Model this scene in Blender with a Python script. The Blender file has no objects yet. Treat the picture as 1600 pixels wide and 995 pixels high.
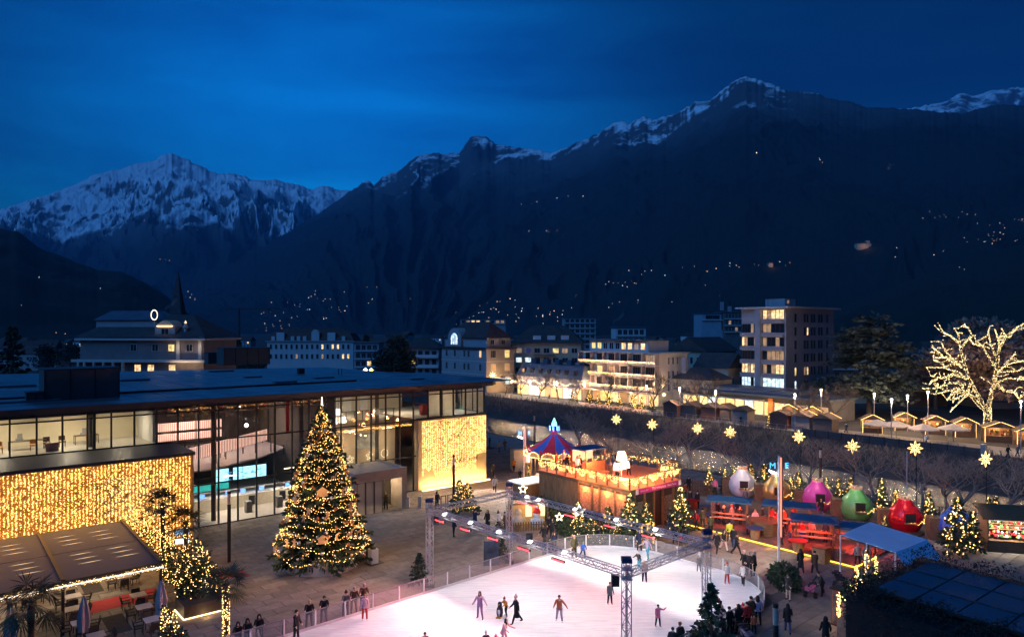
import bpy, bmesh, math, random
import numpy as np
from mathutils import Vector, Matrix
sc = bpy.context.scene
COL = sc.collection
R = math.radians
rnd = random.Random(7)
# ---------------------------------------------------------------- camera
H, FPX, CX, HY = 18.0, 1100.0, 800.0, 515.0
cam = bpy.data.cameras.new('camera'); camo = bpy.data.objects.new('camera', cam); COL.objects.link(camo)
camo.location = (0, 0, H); camo.rotation_euler = (R(90), 0, 0)
cam.sensor_width = 36; cam.lens = 36*FPX/1600; cam.shift_y = (HY-497.5)/1600
cam.clip_start = .5; cam.clip_end = 60000
sc.camera = camo
# ---------------------------------------------------------------- sky, exposure
w = bpy.data.worlds.new('World'); sc.world = w; w.use_nodes = True
nt = w.node_tree; nd = nt.nodes; lk = nt.links
bg = nd['Background']
SUN_EL, SUN_ROT = R(-1.2), R(-14)
sky = nd.new('ShaderNodeTexSky'); sky.sky_type = 'NISHITA'; sky.sun_disc = False
sky.sun_elevation = SUN_EL; sky.sun_rotation = SUN_ROT
sky.air_density = 1.0; sky.dust_density = 0.0; sky.ozone_density = 3.0
tc = nd.new('ShaderNodeTexCoord')
mp = nd.new('ShaderNodeMapping'); mp.inputs['Scale'].default_value = (1.2, 1.2, 6); mp.inputs['Rotation'].default_value = (0, R(9), 0)
lk.new(tc.outputs['Generated'], mp.inputs[0])
nz = nd.new('ShaderNodeTexNoise'); nz.inputs['Scale'].default_value = 1.6; nz.inputs['Detail'].default_value = 5; nz.inputs['Roughness'].default_value = .55
nz.inputs['Distortion'].default_value = .4
lk.new(mp.outputs[0], nz.inputs['Vector'])
rp = nd.new('ShaderNodeValToRGB'); rp.color_ramp.elements[0].position = .34; rp.color_ramp.elements[0].color = (.46, .53, .64, 1)
rp.color_ramp.elements[1].position = .68; rp.color_ramp.elements[1].color = (1.25, 1.16, 1.06, 1)
lk.new(nz.outputs['Fac'], rp.inputs[0])
m1 = nd.new('ShaderNodeMix'); m1.data_type = 'RGBA'; m1.blend_type = 'MULTIPLY'; m1.inputs[0].default_value = 1
m1.inputs[7].default_value = (.012, 1.03, 1.75, 1)
lk.new(sky.outputs[0], m1.inputs[6])
m2 = nd.new('ShaderNodeMix'); m2.data_type = 'RGBA'; m2.blend_type = 'MULTIPLY'; m2.inputs[0].default_value = 1
lk.new(m1.outputs[2], m2.inputs[6]); lk.new(rp.outputs[0], m2.inputs[7])
# twilight arch: the sky is brightest round the place where the sun went down
dp = nd.new('ShaderNodeVectorMath'); dp.operation = 'DOT_PRODUCT'
_g = Vector((-.26, 1, .17)).normalized(); dp.inputs[1].default_value = _g
nrm = nd.new('ShaderNodeVectorMath'); nrm.operation = 'NORMALIZE'
lk.new(tc.outputs['Generated'], nrm.inputs[0]); lk.new(nrm.outputs[0], dp.inputs[0])
mr = nd.new('ShaderNodeMapRange'); mr.inputs[1].default_value = .82; mr.inputs[2].default_value = 1; mr.inputs[3].default_value = 0; mr.inputs[4].default_value = 1
lk.new(dp.outputs['Value'], mr.inputs[0])
pw = nd.new('ShaderNodeMath'); pw.operation = 'POWER'; pw.inputs[1].default_value = 2; lk.new(mr.outputs[0], pw.inputs[0])
ma = nd.new('ShaderNodeMath'); ma.operation = 'MULTIPLY_ADD'; ma.inputs[1].default_value = 1.85; ma.inputs[2].default_value = .30; lk.new(pw.outputs[0], ma.inputs[0])
m3 = nd.new('ShaderNodeVectorMath'); m3.operation = 'SCALE'
lk.new(m2.outputs[2], m3.inputs[0]); lk.new(ma.outputs[0], m3.inputs['Scale'])
lk.new(m3.outputs[0], bg.inputs[0]); bg.inputs[1].default_value = .15
# added wide blue fill from behind left, standing for scattered twilight
sl = bpy.data.lights.new('dusk_fill', 'SUN'); sl.energy = .55; sl.angle = R(40); sl.color = (.085, .36, 1.0)
so = bpy.data.objects.new('dusk_fill', sl); COL.objects.link(so); so.rotation_euler = (R(52), 0, R(-52))
sc.view_settings.view_transform = 'Standard'; sc.view_settings.look = 'None'
sc.view_settings.exposure = 2.0; sc.view_settings.gamma = 1
sc.render.engine = 'CYCLES'
cy = sc.cycles
cy.use_denoising = True
cy.max_bounces = 6; cy.diffuse_bounces = 2; cy.glossy_bounces = 2; cy.transmission_bounces = 4; cy.transparent_max_bounces = 12; cy.volume_bounces = 0
cy.sample_clamp_indirect = 4; cy.caustics_reflective = False; cy.caustics_refractive = False
HAZE = 6.5e-5
# ---------------------------------------------------------------- helpers: materials
MAT = {}
def mat(name, col, rough=.7, metal=0., var=.12, scale=4., bump=0., spec=.4, col2=None, stretch=None):
    if name in MAT: return MAT[name]
    m = bpy.data.materials.new(name); m.use_nodes = True; MAT[name] = m
    t = m.node_tree; b = t.nodes['Principled BSDF']
    b.inputs['Roughness'].default_value = rough; b.inputs['Metallic'].default_value = metal
    b.inputs['Specular IOR Level'].default_value = spec
    c = Vector(col)
    if var > 0 or col2:
        co = t.nodes.new('ShaderNodeTexCoord'); n = t.nodes.new('ShaderNodeTexNoise')
        n.inputs['Scale'].default_value = scale; n.inputs['Detail'].default_value = 4; n.inputs['Roughness'].default_value = .65
        src = co.outputs['Object']
        if stretch:
            mm = t.nodes.new('ShaderNodeMapping'); mm.inputs['Scale'].default_value = stretch
            t.links.new(src, mm.inputs[0]); src = mm.outputs[0]
        t.links.new(src, n.inputs['Vector'])
        r = t.nodes.new('ShaderNodeValToRGB'); r.color_ramp.elements[0].position = .32; r.color_ramp.elements[1].position = .68
        a = c*(1-var); z = Vector(col2) if col2 else c*(1+var)
        r.color_ramp.elements[0].color = (*a, 1); r.color_ramp.elements[1].color = (*[min(1, q) for q in z], 1)
        t.links.new(n.outputs['Fac'], r.inputs[0]); t.links.new(r.outputs[0], b.inputs['Base Color'])
        if bump:
            bp = t.nodes.new('ShaderNodeBump'); bp.inputs['Strength'].default_value = bump; bp.inputs['Distance'].default_value = .03
            t.links.new(n.outputs['Fac'], bp.inputs['Height']); t.links.new(bp.outputs[0], b.inputs['Normal'])
    else:
        b.inputs['Base Color'].default_value = (*c, 1)
    return m
def emat(name, col, s, base=None):
    if name in MAT: return MAT[name]
    m = bpy.data.materials.new(name); m.use_nodes = True; MAT[name] = m
    b = m.node_tree.nodes['Principled BSDF']
    b.inputs['Base Color'].default_value = (*(base or [q*.6 for q in col]), 1)
    b.inputs['Emission Color'].default_value = (*col, 1); b.inputs['Emission Strength'].default_value = s
    return m
def glassmat(name, tint=(1, 1, 1), refl=.1, body=.0):
    if name in MAT: return MAT[name]
    m = bpy.data.materials.new(name); m.use_nodes = True; MAT[name] = m
    t = m.node_tree; t.nodes.clear(); o = t.nodes.new('ShaderNodeOutputMaterial')
    a = t.nodes.new('ShaderNodeBsdfTransparent'); a.inputs[0].default_value = (*tint, 1)
    g = t.nodes.new('ShaderNodeBsdfGlossy'); g.inputs['Roughness'].default_value = .02; g.inputs[0].default_value = (1, 1, 1, 1)
    f = t.nodes.new('ShaderNodeLayerWeight'); f.inputs[0].default_value = .25
    mu = t.nodes.new('ShaderNodeMath'); mu.operation = 'MULTIPLY_ADD'; mu.inputs[1].default_value = .5; mu.inputs[2].default_value = refl*.5
    t.links.new(f.outputs['Fresnel'], mu.inputs[0])
    x = t.nodes.new('ShaderNodeMixShader'); t.links.new(mu.outputs[0], x.inputs[0]); t.links.new(a.outputs[0], x.inputs[1]); t.links.new(g.outputs[0], x.inputs[2])
    last = x
    if body:
        d = t.nodes.new('ShaderNodeBsdfDiffuse'); d.inputs[0].default_value = (.75, .74, .76, 1)
        y = t.nodes.new('ShaderNodeMixShader'); y.inputs[0].default_value = body
        t.links.new(x.outputs[0], y.inputs[1]); t.links.new(d.outputs[0], y.inputs[2]); last = y
    t.links.new(last.outputs[0], o.inputs[0])
    return m
# ---------------------------------------------------------------- helpers: meshes
OCT_V = [(1, 0, 0), (-1, 0, 0), (0, 1, 0), (0, -1, 0), (0, 0, 1), (0, 0, -1)]
OCT_F = [(0, 2, 4), (2, 1, 4), (1, 3, 4), (3, 0, 4), (2, 0, 5), (1, 2, 5), (3, 1, 5), (0, 3, 5)]
class MB:
    def __init__(s): s.v = []; s.f = []; s.i = []
    def add(s, vs, fs, mi=0):
        k = len(s.v); s.v.extend(vs); s.f.extend([tuple(q+k for q in f) for f in fs]); s.i.extend([mi]*len(fs)); return s
    def box(s, x0, y0, z0, x1, y1, z1, mi=0):
        v = [(x, y, z) for z in (z0, z1) for y in (y0, y1) for x in (x0, x1)]
        return s.add(v, [(0, 2, 3, 1), (4, 5, 7, 6), (0, 1, 5, 4), (2, 6, 7, 3), (0, 4, 6, 2), (1, 3, 7, 5)], mi)
    def bar(s, a, b, wd, mi=0, h=None):
        a = Vector(a); b = Vector(b); d = (b-a); 
        if d.length < 1e-6: return s
        d.normalize(); up = Vector((0, 0, 1)) if abs(d.z) < .95 else Vector((1, 0, 0))
        p = d.cross(up).normalized()*wd/2; q = p.cross(d).normalized()*(h or wd)/2
        v = [e+i*p+j*q for e in (a, b) for i, j in ((-1, -1), (1, -1), (1, 1), (-1, 1))]
        return s.add([tuple(t) for t in v], [(3, 2, 1, 0), (4, 5, 6, 7), (0, 1, 5, 4), (1, 2, 6, 5), (2, 3, 7, 6), (3, 0, 4, 7)], mi)
    def tube(s, pts, rs, n=6, mi=0, cap=True):
        k = len(s.v); pts = [Vector(p) for p in pts]; m = len(pts)
        for i, p in enumerate(pts):
            d = (pts[min(i+1, m-1)]-pts[max(i-1, 0)])
            d = d.normalized() if d.length > 1e-9 else Vector((0, 0, 1))
            up = Vector((0, 0, 1)) if abs(d.z) < .9 else Vector((1, 0, 0))
            a = d.cross(up).normalized(); b = d.cross(a)
            r = rs[i] if isinstance(rs, (list, tuple)) else rs
            for j in range(n):
                t = 2*math.pi*j/n; s.v.append(tuple(p+a*(r*math.cos(t))+b*(r*math.sin(t))))
        for i in range(m-1):
            for j in range(n):
                s.f.append((k+i*n+j, k+i*n+(j+1) % n, k+(i+1)*n+(j+1) % n, k+(i+1)*n+j)); s.i.append(mi)
        if cap and n > 2:
            s.f.append(tuple(k+j for j in range(n))[::-1]); s.i.append(mi)
            s.f.append(tuple(k+(m-1)*n+j for j in range(n))); s.i.append(mi)
        return s
    def lathe(s, prof, n=12, c=(0, 0, 0), mi=0, sx=1, sy=1):
        k = len(s.v)
        for r, z in prof:
            for j in range(n):
                t = 2*math.pi*j/n; s.v.append((c[0]+r*sx*math.cos(t), c[1]+r*sy*math.sin(t), c[2]+z))
        m = len(prof)
        for i in range(m-1):
            for j in range(n):
                s.f.append((k+i*n+j, k+i*n+(j+1) % n, k+(i+1)*n+(j+1) % n, k+(i+1)*n+j)); s.i.append(mi)
        s.f.append(tuple(k+j for j in range(n))[::-1]); s.i.append(mi)
        s.f.append(tuple(k+(m-1)*n+j for j in range(n))); s.i.append(mi)
        return s
    def prism(s, poly, z0, z1, mi=0):
        n = len(poly)
        return s.add([(x, y, z0) for x, y in poly]+[(x, y, z1) for x, y in poly],
                     [tuple(range(n))[::-1], tuple(range(n, 2*n))]+[(i, (i+1) % n, n+(i+1) % n, n+i) for i in range(n)], mi)
    def oct(s, c, r, mi=0):
        return s.add([(c[0]+x*r, c[1]+y*r, c[2]+z*r) for x, y, z in OCT_V], OCT_F, mi)
    def quad(s, a, b, c, d, mi=0): return s.add([tuple(a), tuple(b), tuple(c), tuple(d)], [(0, 1, 2, 3)], mi)
    def tri(s, a, b, c, mi=0): return s.add([tuple(a), tuple(b), tuple(c)], [(0, 1, 2)], mi)
    def xf(s, M):
        s.v = [tuple(M @ Vector(p)) for p in s.v]; return s
    def mesh(s, name, mats, smooth=False):
        me = bpy.data.meshes.new(name); me.from_pydata(s.v, [], s.f)
        for m in (mats if isinstance(mats, (list, tuple)) else [mats]): me.materials.append(m)
        if max(s.i, default=0) > 0: me.polygons.foreach_set('material_index', s.i)
        if smooth: me.polygons.foreach_set('use_smooth', [True]*len(s.f))
        me.update(); return me
    def build(s, name, mats, parent=None, kind=None, smooth=False, label=None):
        return link(name, s.mesh(name, mats, smooth), parent, kind=kind, label=label)
def link(name, me, parent=None, loc=None, rz=None, kind=None, label=None, scale=None):
    o = bpy.data.objects.new(name, me); COL.objects.link(o)
    if parent: o.parent = parent
    if loc is not None: o.location = loc
    if rz is not None: o.rotation_euler = (0, 0, rz)
    if scale is not None: o.scale = (scale,)*3 if not isinstance(scale, tuple) else scale
    if kind: o['kind'] = kind
    if label: o['label'] = label
    return o
def tag(o, label, cat, group=None, kind=None):
    o['label'] = label; o['category'] = cat
    if group: o['group'] = group
    if kind: o['kind'] = kind
    return o
def T(name, label, cat, loc=(0, 0, 0), rz=0., group=None):
    o = bpy.data.objects.new(name, None); COL.objects.link(o); o.location = loc; o.rotation_euler = (0, 0, rz); o.empty_display_size = .3
    return tag(o, label, cat, group)
def struct(name, m, mats, parent=None, smooth=False): return m.build(name, mats, parent, 'structure', smooth)
def dup(root, loc, rz=None, label=None, group=None, scale=None):
    def cp(o, par):
        c = o.copy(); COL.objects.link(c)
        if par is not None: c.parent = par
        for ch in o.children: cp(ch, c)
        return c
    r = cp(root, None); r.location = loc
    if rz is not None: r.rotation_euler = (0, 0, rz)
    if scale is not None: r.scale = (scale,)*3 if not isinstance(scale, tuple) else scale
    if label: r['label'] = label
    if group: r['group'] = group
    return r
# a place on the ground (or at height z) seen at a given spot of the photograph
def G(px, py, z=0.):
    Y = (H-z)*FPX/(py-HY); return Vector(((px-CX)/FPX*Y, Y, z))
def P(px, py, Y): return Vector(((px-CX)/FPX*Y, Y, H-(py-HY)/FPX*Y))
A = R(40); U = Vector((math.cos(A), math.sin(A), 0)); W = Vector((-math.sin(A), math.cos(A), 0))   # along the spa front / away from the square
F0 = G(757, 748)
def L(s, w, z=0.): return F0+U*s+W*w+Vector((0, 0, z))
def un(p): return p.dot(U)
def fromuw(u, n, z=0.): return U*u+W*n+Vector((0, 0, z))
def rayu(px, u, z=0.):   # point of the line at river coordinate u that shows at column px
    k = (px-CX)/FPX; Y = u/(k*U.x+U.y); return Vector((k*Y, Y, z))
# ---------------------------------------------------------------- noise
_rs = np.random.RandomState(3); _tab = _rs.rand(256, 256)
def vn(x, y, s=0):
    x = np.asarray(x, float)+s*17.3; y = np.asarray(y, float)+s*9.1
    xi = np.floor(x).astype(int); yi = np.floor(y).astype(int); fx = x-xi; fy = y-yi
    fx = fx*fx*(3-2*fx); fy = fy*fy*(3-2*fy)
    g = lambda a, b: _tab[a & 255, b & 255]
    return (g(xi, yi)*(1-fx)+g(xi+1, yi)*fx)*(1-fy)+(g(xi, yi+1)*(1-fx)+g(xi+1, yi+1)*fx)*fy
def fbm(x, y, o=5, s=0, ridge=False):
    a = 1.; f = 1.; t = 0.; n = 0.
    for k in range(o):
        q = vn(x*f, y*f, s+k)
        if ridge: q = 1-abs(2*q-1)
        t = t+a*q; n += a; a *= .52; f *= 2.03
    return t/n
# ---------------------------------------------------------------- mountains
def mtn_mat(name, snow_lo, snow_hi, amt, rock, forest):
    m = bpy.data.materials.new(name); m.use_nodes = True; t = m.node_tree; b = t.nodes['Principled BSDF']
    b.inputs['Roughness'].default_value = .9; b.inputs['Specular IOR Level'].default_value = .1
    g = t.nodes.new('ShaderNodeNewGeometry'); sp = t.nodes.new('ShaderNodeSeparateXYZ'); t.links.new(g.outputs['Position'], sp.inputs[0])
    sn = t.nodes.new('ShaderNodeSeparateXYZ'); t.links.new(g.outputs['Normal'], sn.inputs[0])
    n = t.nodes.new('ShaderNodeTexNoise'); n.inputs['Scale'].default_value = .0048; n.inputs['Detail'].default_value = 10; n.inputs['Roughness'].default_value = .67
    mp = t.nodes.new('ShaderNodeMapping'); mp.inputs['Scale'].default_value = (1, .95, .9); t.links.new(g.outputs['Position'], mp.inputs[0]); t.links.new(mp.outputs[0], n.inputs['Vector'])
    def math2(op, a, bv, c=None):
        q = t.nodes.new('ShaderNodeMath'); q.operation = op
        for k, v in enumerate((a, bv, c)):
            if v is None: continue
            if isinstance(v, (int, float)): q.inputs[k].default_value = v
            else: t.links.new(v, q.inputs[k])
        return q.outputs[0]
    h = t.nodes.new('ShaderNodeMapRange'); h.inputs[1].default_value = snow_lo; h.inputs[2].default_value = snow_hi; n2 = t.nodes.new('ShaderNodeTexNoise'); n2.inputs['Scale'].default_value = .0013; n2.inputs['Detail'].default_value = 5; n2.inputs['Roughness'].default_value = .6; t.links.new(g.outputs['Position'], n2.inputs['Vector']); t.links.new(math2('MULTIPLY_ADD', n2.outputs['Fac'], 1500, math2('ADD', sp.outputs[2], -750)), h.inputs[0])
    k = math2('ADD', math2('MULTIPLY', h.outputs[0], .6), math2('MULTIPLY_ADD', n.outputs['Fac'], 3.4, -1.7))
    k = math2('ADD', k, math2('MULTIPLY_ADD', n2.outputs['Fac'], 1.6, -.8))
    k = math2('ADD', k, math2('MULTIPLY_ADD', sn.outputs[2], 1.7, -1.02+amt))
    k2 = math2('MULTIPLY', h.outputs[0], 3.)
    k = math2('MINIMUM', k, k2)
    r = t.nodes.new('ShaderNodeValToRGB'); r.color_ramp.elements[0].position = .30; r.color_ramp.elements[0].color = (0, 0, 0, 1); r.color_ramp.elements[1].position = .72; r.color_ramp.elements[1].color = (1, 1, 1, 1)
    t.links.new(k, r.inputs[0])
    fr = t.nodes.new('ShaderNodeMapRange'); fr.inputs[1].default_value = snow_lo*.75; fr.inputs[2].default_value = snow_lo*1.05
    t.links.new(math2('MULTIPLY_ADD', n.outputs['Fac'], 500, math2('ADD', sp.outputs[2], -250)), fr.inputs[0])
    def mx(f, a, bb):
        x = t.nodes.new('ShaderNodeMix'); x.data_type = 'RGBA'; t.links.new(f, x.inputs[0])
        for s_, v in ((6, a), (7, bb)):
            if isinstance(v, tuple): x.inputs[s_].default_value = (*v, 1)
            else: t.links.new(v, x.inputs[s_])
        return x.outputs[2]
    base = mx(fr.outputs[0], forest, rock)
    t.links.new(mx(r.outputs[0], base, (.84, .86, .9)), b.inputs['Base Color'])
    return m
class Massif:
    def __init__(s, name, prof, dist, foot, ncol, nrow, relief, m, seed, zfoot=0., power=1.25, rough=3.):
        xs = np.array([p[0] for p in prof], float); ys = np.array([p[1] for p in prof], float)
        px = np.linspace(xs[0], xs[-1], ncol)
        s.px = px; D = np.interp(px, [d[0] for d in dist], [d[1] for d in dist])
        FT = np.interp(px, [d[0] for d in foot], [d[1] for d in foot])
        py = np.interp(px, xs, ys)
        jag = (fbm(px/9., px*0+seed, 4, seed, True)-.55)*rough*1.7 + (fbm(px/2.6, px*0+seed, 2, seed+5)-.5)*rough*.8
        py = py+jag
        zr = H+(HY-py)/FPX*D
        T_ = np.linspace(0, 1, nrow)[:, None]
        Y = FT[None, :]+(D-FT)[None, :]*T_
        k = ((px-CX)/FPX)[None, :]; X = k*Y
        lat = k*D[None, :]+np.zeros_like(Y)
        warp = (fbm(lat/900., Y/900., 3, seed+9)-.5)*1.4
        sp = fbm(lat/700.+warp*1.1+(fbm(lat/2300., lat*0+seed, 2, seed+4)-.5)*13*(1-T_), T_*2.2+warp*1.1+lat/2500., 6, seed, True)
        fine = fbm(X/150., Y/110., 4, seed+3, True)
        z = zfoot+(zr[None, :]-zfoot)*T_**power
        env = np.clip(T_*(1-T_)*4, 0, 1)**.7
        z = z+env*relief*((sp-.55)*1.7+(fine-.5)*.22)
        zmax = H+(zr[None, :]-H)*(Y/D[None, :])*(.992)
        lim = T_ < .999
        z = np.where(lim, np.minimum(z, zmax-(1-T_)*10), zr[None, :])
        s.Y = Y; s.Z = z; s.X = X
        rows = [(X[i], Y[i], z[i]) for i in range(nrow)]
        for q in (.35, .8): # far side of the ridge
            Yb = D*(1+q*.25); rows.append((k[0]*Yb, Yb, zr*(1-q)-50*q))
        n2 = len(rows)
        V = np.stack([np.stack(r, 1) for r in rows], 0).reshape(-1, 3)
        me = bpy.data.meshes.new(name)
        i, j = np.meshgrid(np.arange(n2-1), np.arange(ncol-1), indexing='ij'); a = (i*ncol+j).ravel()
        Fc = np.stack([a, a+1, a+1+ncol, a+ncol], 1)
        me.from_pydata(V.tolist(), [], Fc.tolist()); me.materials.append(m)
        me.polygons.foreach_set('use_smooth', [True]*len(Fc)); me.update()
        s.o = link(name, me, kind='structure')
    def hit(s, px, py):
        j = int(np.clip(np.searchsorted(s.px, px), 1, len(s.px)-1))
        pyj = HY-FPX*(s.Z[:, j]-H)/s.Y[:, j]
        for i in range(1, len(pyj)):
            if pyj[i] <= py <= pyj[i-1] or (i == 1 and py > pyj[0]):
                Y = s.Y[i, j]; return P(px, py, Y-25)
        return P(px, py, s.Y[-1, j]-60)
ROCK = (.10, .10, .11); FOR = (.02, .026, .024)
PL = [(-260, 420), (-120, 352), (0, 327), (30, 318), (75, 303), (110, 292), (150, 272), (185, 264), (215, 255), (240, 250), (255, 241), (268, 238), (285, 245), (300, 253), (325, 265), (345, 271), (375, 272), (390, 279), (410, 281), (430, 279), (445, 285), (465, 288), (485, 296), (500, 291), (512, 289), (530, 297), (560, 298), (620, 320), (700, 360)]
MA = Massif('snowy_mountain', PL, [(-260, 9000), (268, 9500), (540, 11500), (700, 12000)], [(-260, 4200), (420, 5200), (700, 6000)], 700, 170, 700, mtn_mat('snow_mountain', 950, 1750, .34, ROCK, FOR), 11, 20, 1.2, 3.)
PC = [(150, 500), (230, 462), (300, 432), (360, 405), (425, 375), (465, 352), (500, 332), (530, 310), (545, 299), (560, 290), (575, 281), (585, 288), (600, 275), (625, 265), (650, 245), (665, 240), (690, 240), (718, 238), (735, 215), (745, 211), (760, 214), (775, 226), (800, 229), (830, 232), (860, 238), (880, 233), (900, 222), (930, 212), (950, 197), (970, 188), (985, 193), (1005, 181), (1020, 187), (1050, 180), (1070, 170), (1085, 160), (1110, 156), (1130, 140), (1150, 125), (1165, 119), (1185, 125), (1205, 130), (1230, 142), (1265, 143), (1300, 153), (1330, 160), (1355, 167), (1400, 169), (1450, 173), (1500, 178), (1560, 163), (1620, 165), (1750, 160), (1900, 210)]
MC = Massif('forested_mountain', PC, [(150, 6000), (540, 7800), (750, 7600), (900, 6600), (1165, 5000), (1400, 4300), (1900, 3600)], [(150, 3200), (600, 2600), (1100, 1500), (1900, 1000)], 950, 170, 230, mtn_mat('dark_mountain', 1400, 2300, -.24, (.085, .085, .09), FOR), 23, 0, 1.35, 3.)
PR = [(1330, 190), (1390, 169), (1420, 170), (1450, 164), (1480, 158), (1500, 145), (1525, 150), (1550, 140), (1600, 136), (1680, 130), (1800, 170)]
MR = Massif('far_snowy_ridge', PR, [(1330, 8500), (1800, 8500)], [(1330, 6500), (1800, 6500)], 160, 40, 250, mtn_mat('ridge_mountain', 1500, 2600, -.4, ROCK, FOR), 31, 900, 1.0, 3.)
PH = [(-500, 300), (-200, 330), (0, 357), (30, 362), (60, 386), (100, 402), (150, 420), (190, 424), (225, 440), (250, 455), (275, 474), (300, 492), (330, 508), (350, 520)]
MH = Massif('wooded_hill', PH, [(-500, 1500), (350, 1900)], [(-500, 420), (350, 900)], 240, 50, 60, mtn_mat('hill_wood', 5000, 6000, -2, (.03, .036, .03), (.024, .03, .025)), 41, 0, 1.2, 2.)
PF = [(1180, 520), (1260, 500), (1340, 470), (1420, 440), (1500, 410), (1600, 380), (1750, 330), (1950, 320)]
MF = Massif('vineyard_hill', PF, [(1180, 1500), (1950, 1300)], [(1180, 700), (1950, 420)], 200, 40, 40, mtn_mat('hill_vine', 5000, 6000, -2, (.03, .036, .03), (.024, .03, .025)), 51, 0, 1.2, 2.)
# ---------------------------------------------------------------- ground, river
UB = 76.
def strip(rows, n0=-900, n1=6000, step=None):
    ns = [n0, -300, -120, -60, 0, 60, 120, 200, 300, 600, 1500, n1]
    m = MB(); k = len(rows)
    for n in ns:
        for u, z in rows: m.v.append(tuple(fromuw(u, n, z)))
    for i in range(len(ns)-1):
        for j in range(k-1):
            m.f.append((i*k+j, i*k+j+1, (i+1)*k+j+1, (i+1)*k+j)); m.i.append(0)
    return m
m_ground = mat('ground_soil', (.06, .055, .05), .95, var=.35, scale=.25, bump=.3)
gm = strip([(-9000, -.03), (-300, -.03), (UB, -.03), (84, -4.2), (104, -4.2), (109, -2.6), (118.3, -.03), (300, -.03), (1500, -.03), (14000, -.03)], -3000, 14000)
struct('ground', gm, m_ground)
m_water = mat('river_water', (.045, .065, .085), .25, var=.25, scale=.35, spec=.8, bump=.0, stretch=(1, .3, 1))
def _water():
    t = m_water.node_tree; b = t.nodes['Principled BSDF']; co = t.nodes.new('ShaderNodeTexCoord')
    n = t.nodes.new('ShaderNodeTexNoise'); n.inputs['Scale'].default_value = .9; n.inputs['Detail'].default_value = 6; n.inputs['Roughness'].default_value = .7
    bp = t.nodes.new('ShaderNodeBump'); bp.inputs['Strength'].default_value = .8; bp.inputs['Distance'].default_value = .25
    t.links.new(co.outputs['Object'], n.inputs['Vector']); t.links.new(n.outputs['Fac'], bp.inputs['Height']); t.links.new(bp.outputs[0], b.inputs['Normal'])
_water()
struct('river_water', strip([(82.3, -3.4), (106.8, -3.4)], -300, 900), m_water)
# gravel bars and stones in the river
sm = MB()
for k in range(170):
    u = rnd.uniform(82.5, 108); n = rnd.uniform(0, 190); r = rnd.uniform(.15, .6)*(1.6 if abs(u-84) < 3 else 1)
    c = fromuw(u, n, -3.45+(max(0, u-106.5)*.3)); j = lambda: rnd.uniform(.6, 1.2)
    sm.add([(c.x+x*r*j(), c.y+y*r*j(), c.z+z*r*.6) for x, y, z in OCT_V], OCT_F)
tag(sm.build('river_stones', mat('stone', (.045, .042, .04), .9, scale=1), kind='stuff'), 'grey boulders scattered in the shallow river', 'stones')
# ---------------------------------------------------------------- air
if HAZE:
    hz = bpy.data.materials.new('haze_air'); hz.use_nodes = True; t = hz.node_tree; t.nodes.clear()
    o = t.nodes.new('ShaderNodeOutputMaterial'); pv = t.nodes.new('ShaderNodeVolumePrincipled')
    pv.inputs['Color'].default_value = (.14, .55, 1, 1); pv.inputs['Density'].default_value = HAZE; pv.inputs['Density Attribute'].default_value = ''
    pv.inputs['Anisotropy'].default_value = 0
    t.links.new(pv.outputs[0], o.inputs['Volume'])
    tag(MB().box(-16000, -16000, -5.3, 16000, 16500, 4200).build('haze', hz, kind='stuff'), 'thin blue evening haze filling the valley', 'haze')
# ---------------------------------------------------------------- shared materials
m_steel = mat('dark_steel', (.035, .032, .03), .5, .3, var=.1)
m_alu = mat('truss_aluminium', (.52, .51, .54), .4, .7, var=.08)
m_black = mat('black_paint', (.015, .015, .017), .5, var=0)
m_conc = mat('concrete', (.3, .28, .26), .85, scale=2, bump=.2)
m_limest = mat('limestone', (.42, .37, .31), .8, scale=1.5, bump=.15)
m_wood = mat('brown_wood', (.17, .085, .038), .7, scale=3, var=.35, stretch=(1, 1, 8), bump=.3)
m_woodl = mat('light_wood', (.3, .18, .09), .7, scale=3, var=.3, stretch=(6, 6, 1), bump=.3)
m_white = mat('white_paint', (.75, .74, .72), .6, scale=2, var=.05)
m_cream = mat('cream_plaster', (.62, .57, .47), .85, scale=1.2, var=.08)
m_leafd = mat('dark_needles', (.035, .06, .03), .8, scale=3, var=.45)
m_leaf = mat('green_needles', (.05, .085, .04), .8, scale=3, var=.4)
m_bark = mat('bark', (.11, .085, .065), .9, scale=6, var=.3, bump=.4)
m_ltwig = mat('twig_bark', (.32, .25, .19), .9, scale=6, var=.3)
m_red = mat('red_cloth', (.5, .02, .025), .8, var=.12)
m_glass = glassmat('facade_glass', (.93, .94, .93), .05)
WARM = (1., .56, .16); GOLD = (1., .50, .11); WHITE = (1., .86, .62)
e_bulb = emat('warm_bulb', WARM, 2.0); e_gold = emat('gold_bulb', GOLD, 1.75); e_goldb = emat('gold_bulb_bright', (1., .55, .14), 2.0); e_fir = emat('fir_bulb', (1., .5, .12), 2.6); e_whb = emat('white_bulb', (1., .8, .45), 1.5)
def plight(name, loc, col, e, r=.15, parent=None):
    l = bpy.data.lights.new(name, 'POINT'); l.energy = e; l.color = col; l.shadow_soft_size = r
    o = bpy.data.objects.new(name, l); COL.objects.link(o); o.location = loc
    if parent: o.parent = parent
    return o
def alight(name, loc, rot, col, e, sx, sy, parent=None, spread=180):
    l = bpy.data.lights.new(name, 'AREA'); l.energy = e; l.color = col; l.shape = 'RECTANGLE'; l.size = sx; l.size_y = sy; l.spread = R(spread)
    o = bpy.data.objects.new(name, l); COL.objects.link(o); o.location = loc; o.rotation_euler = rot
    if parent: o.parent = parent
    return o
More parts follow.
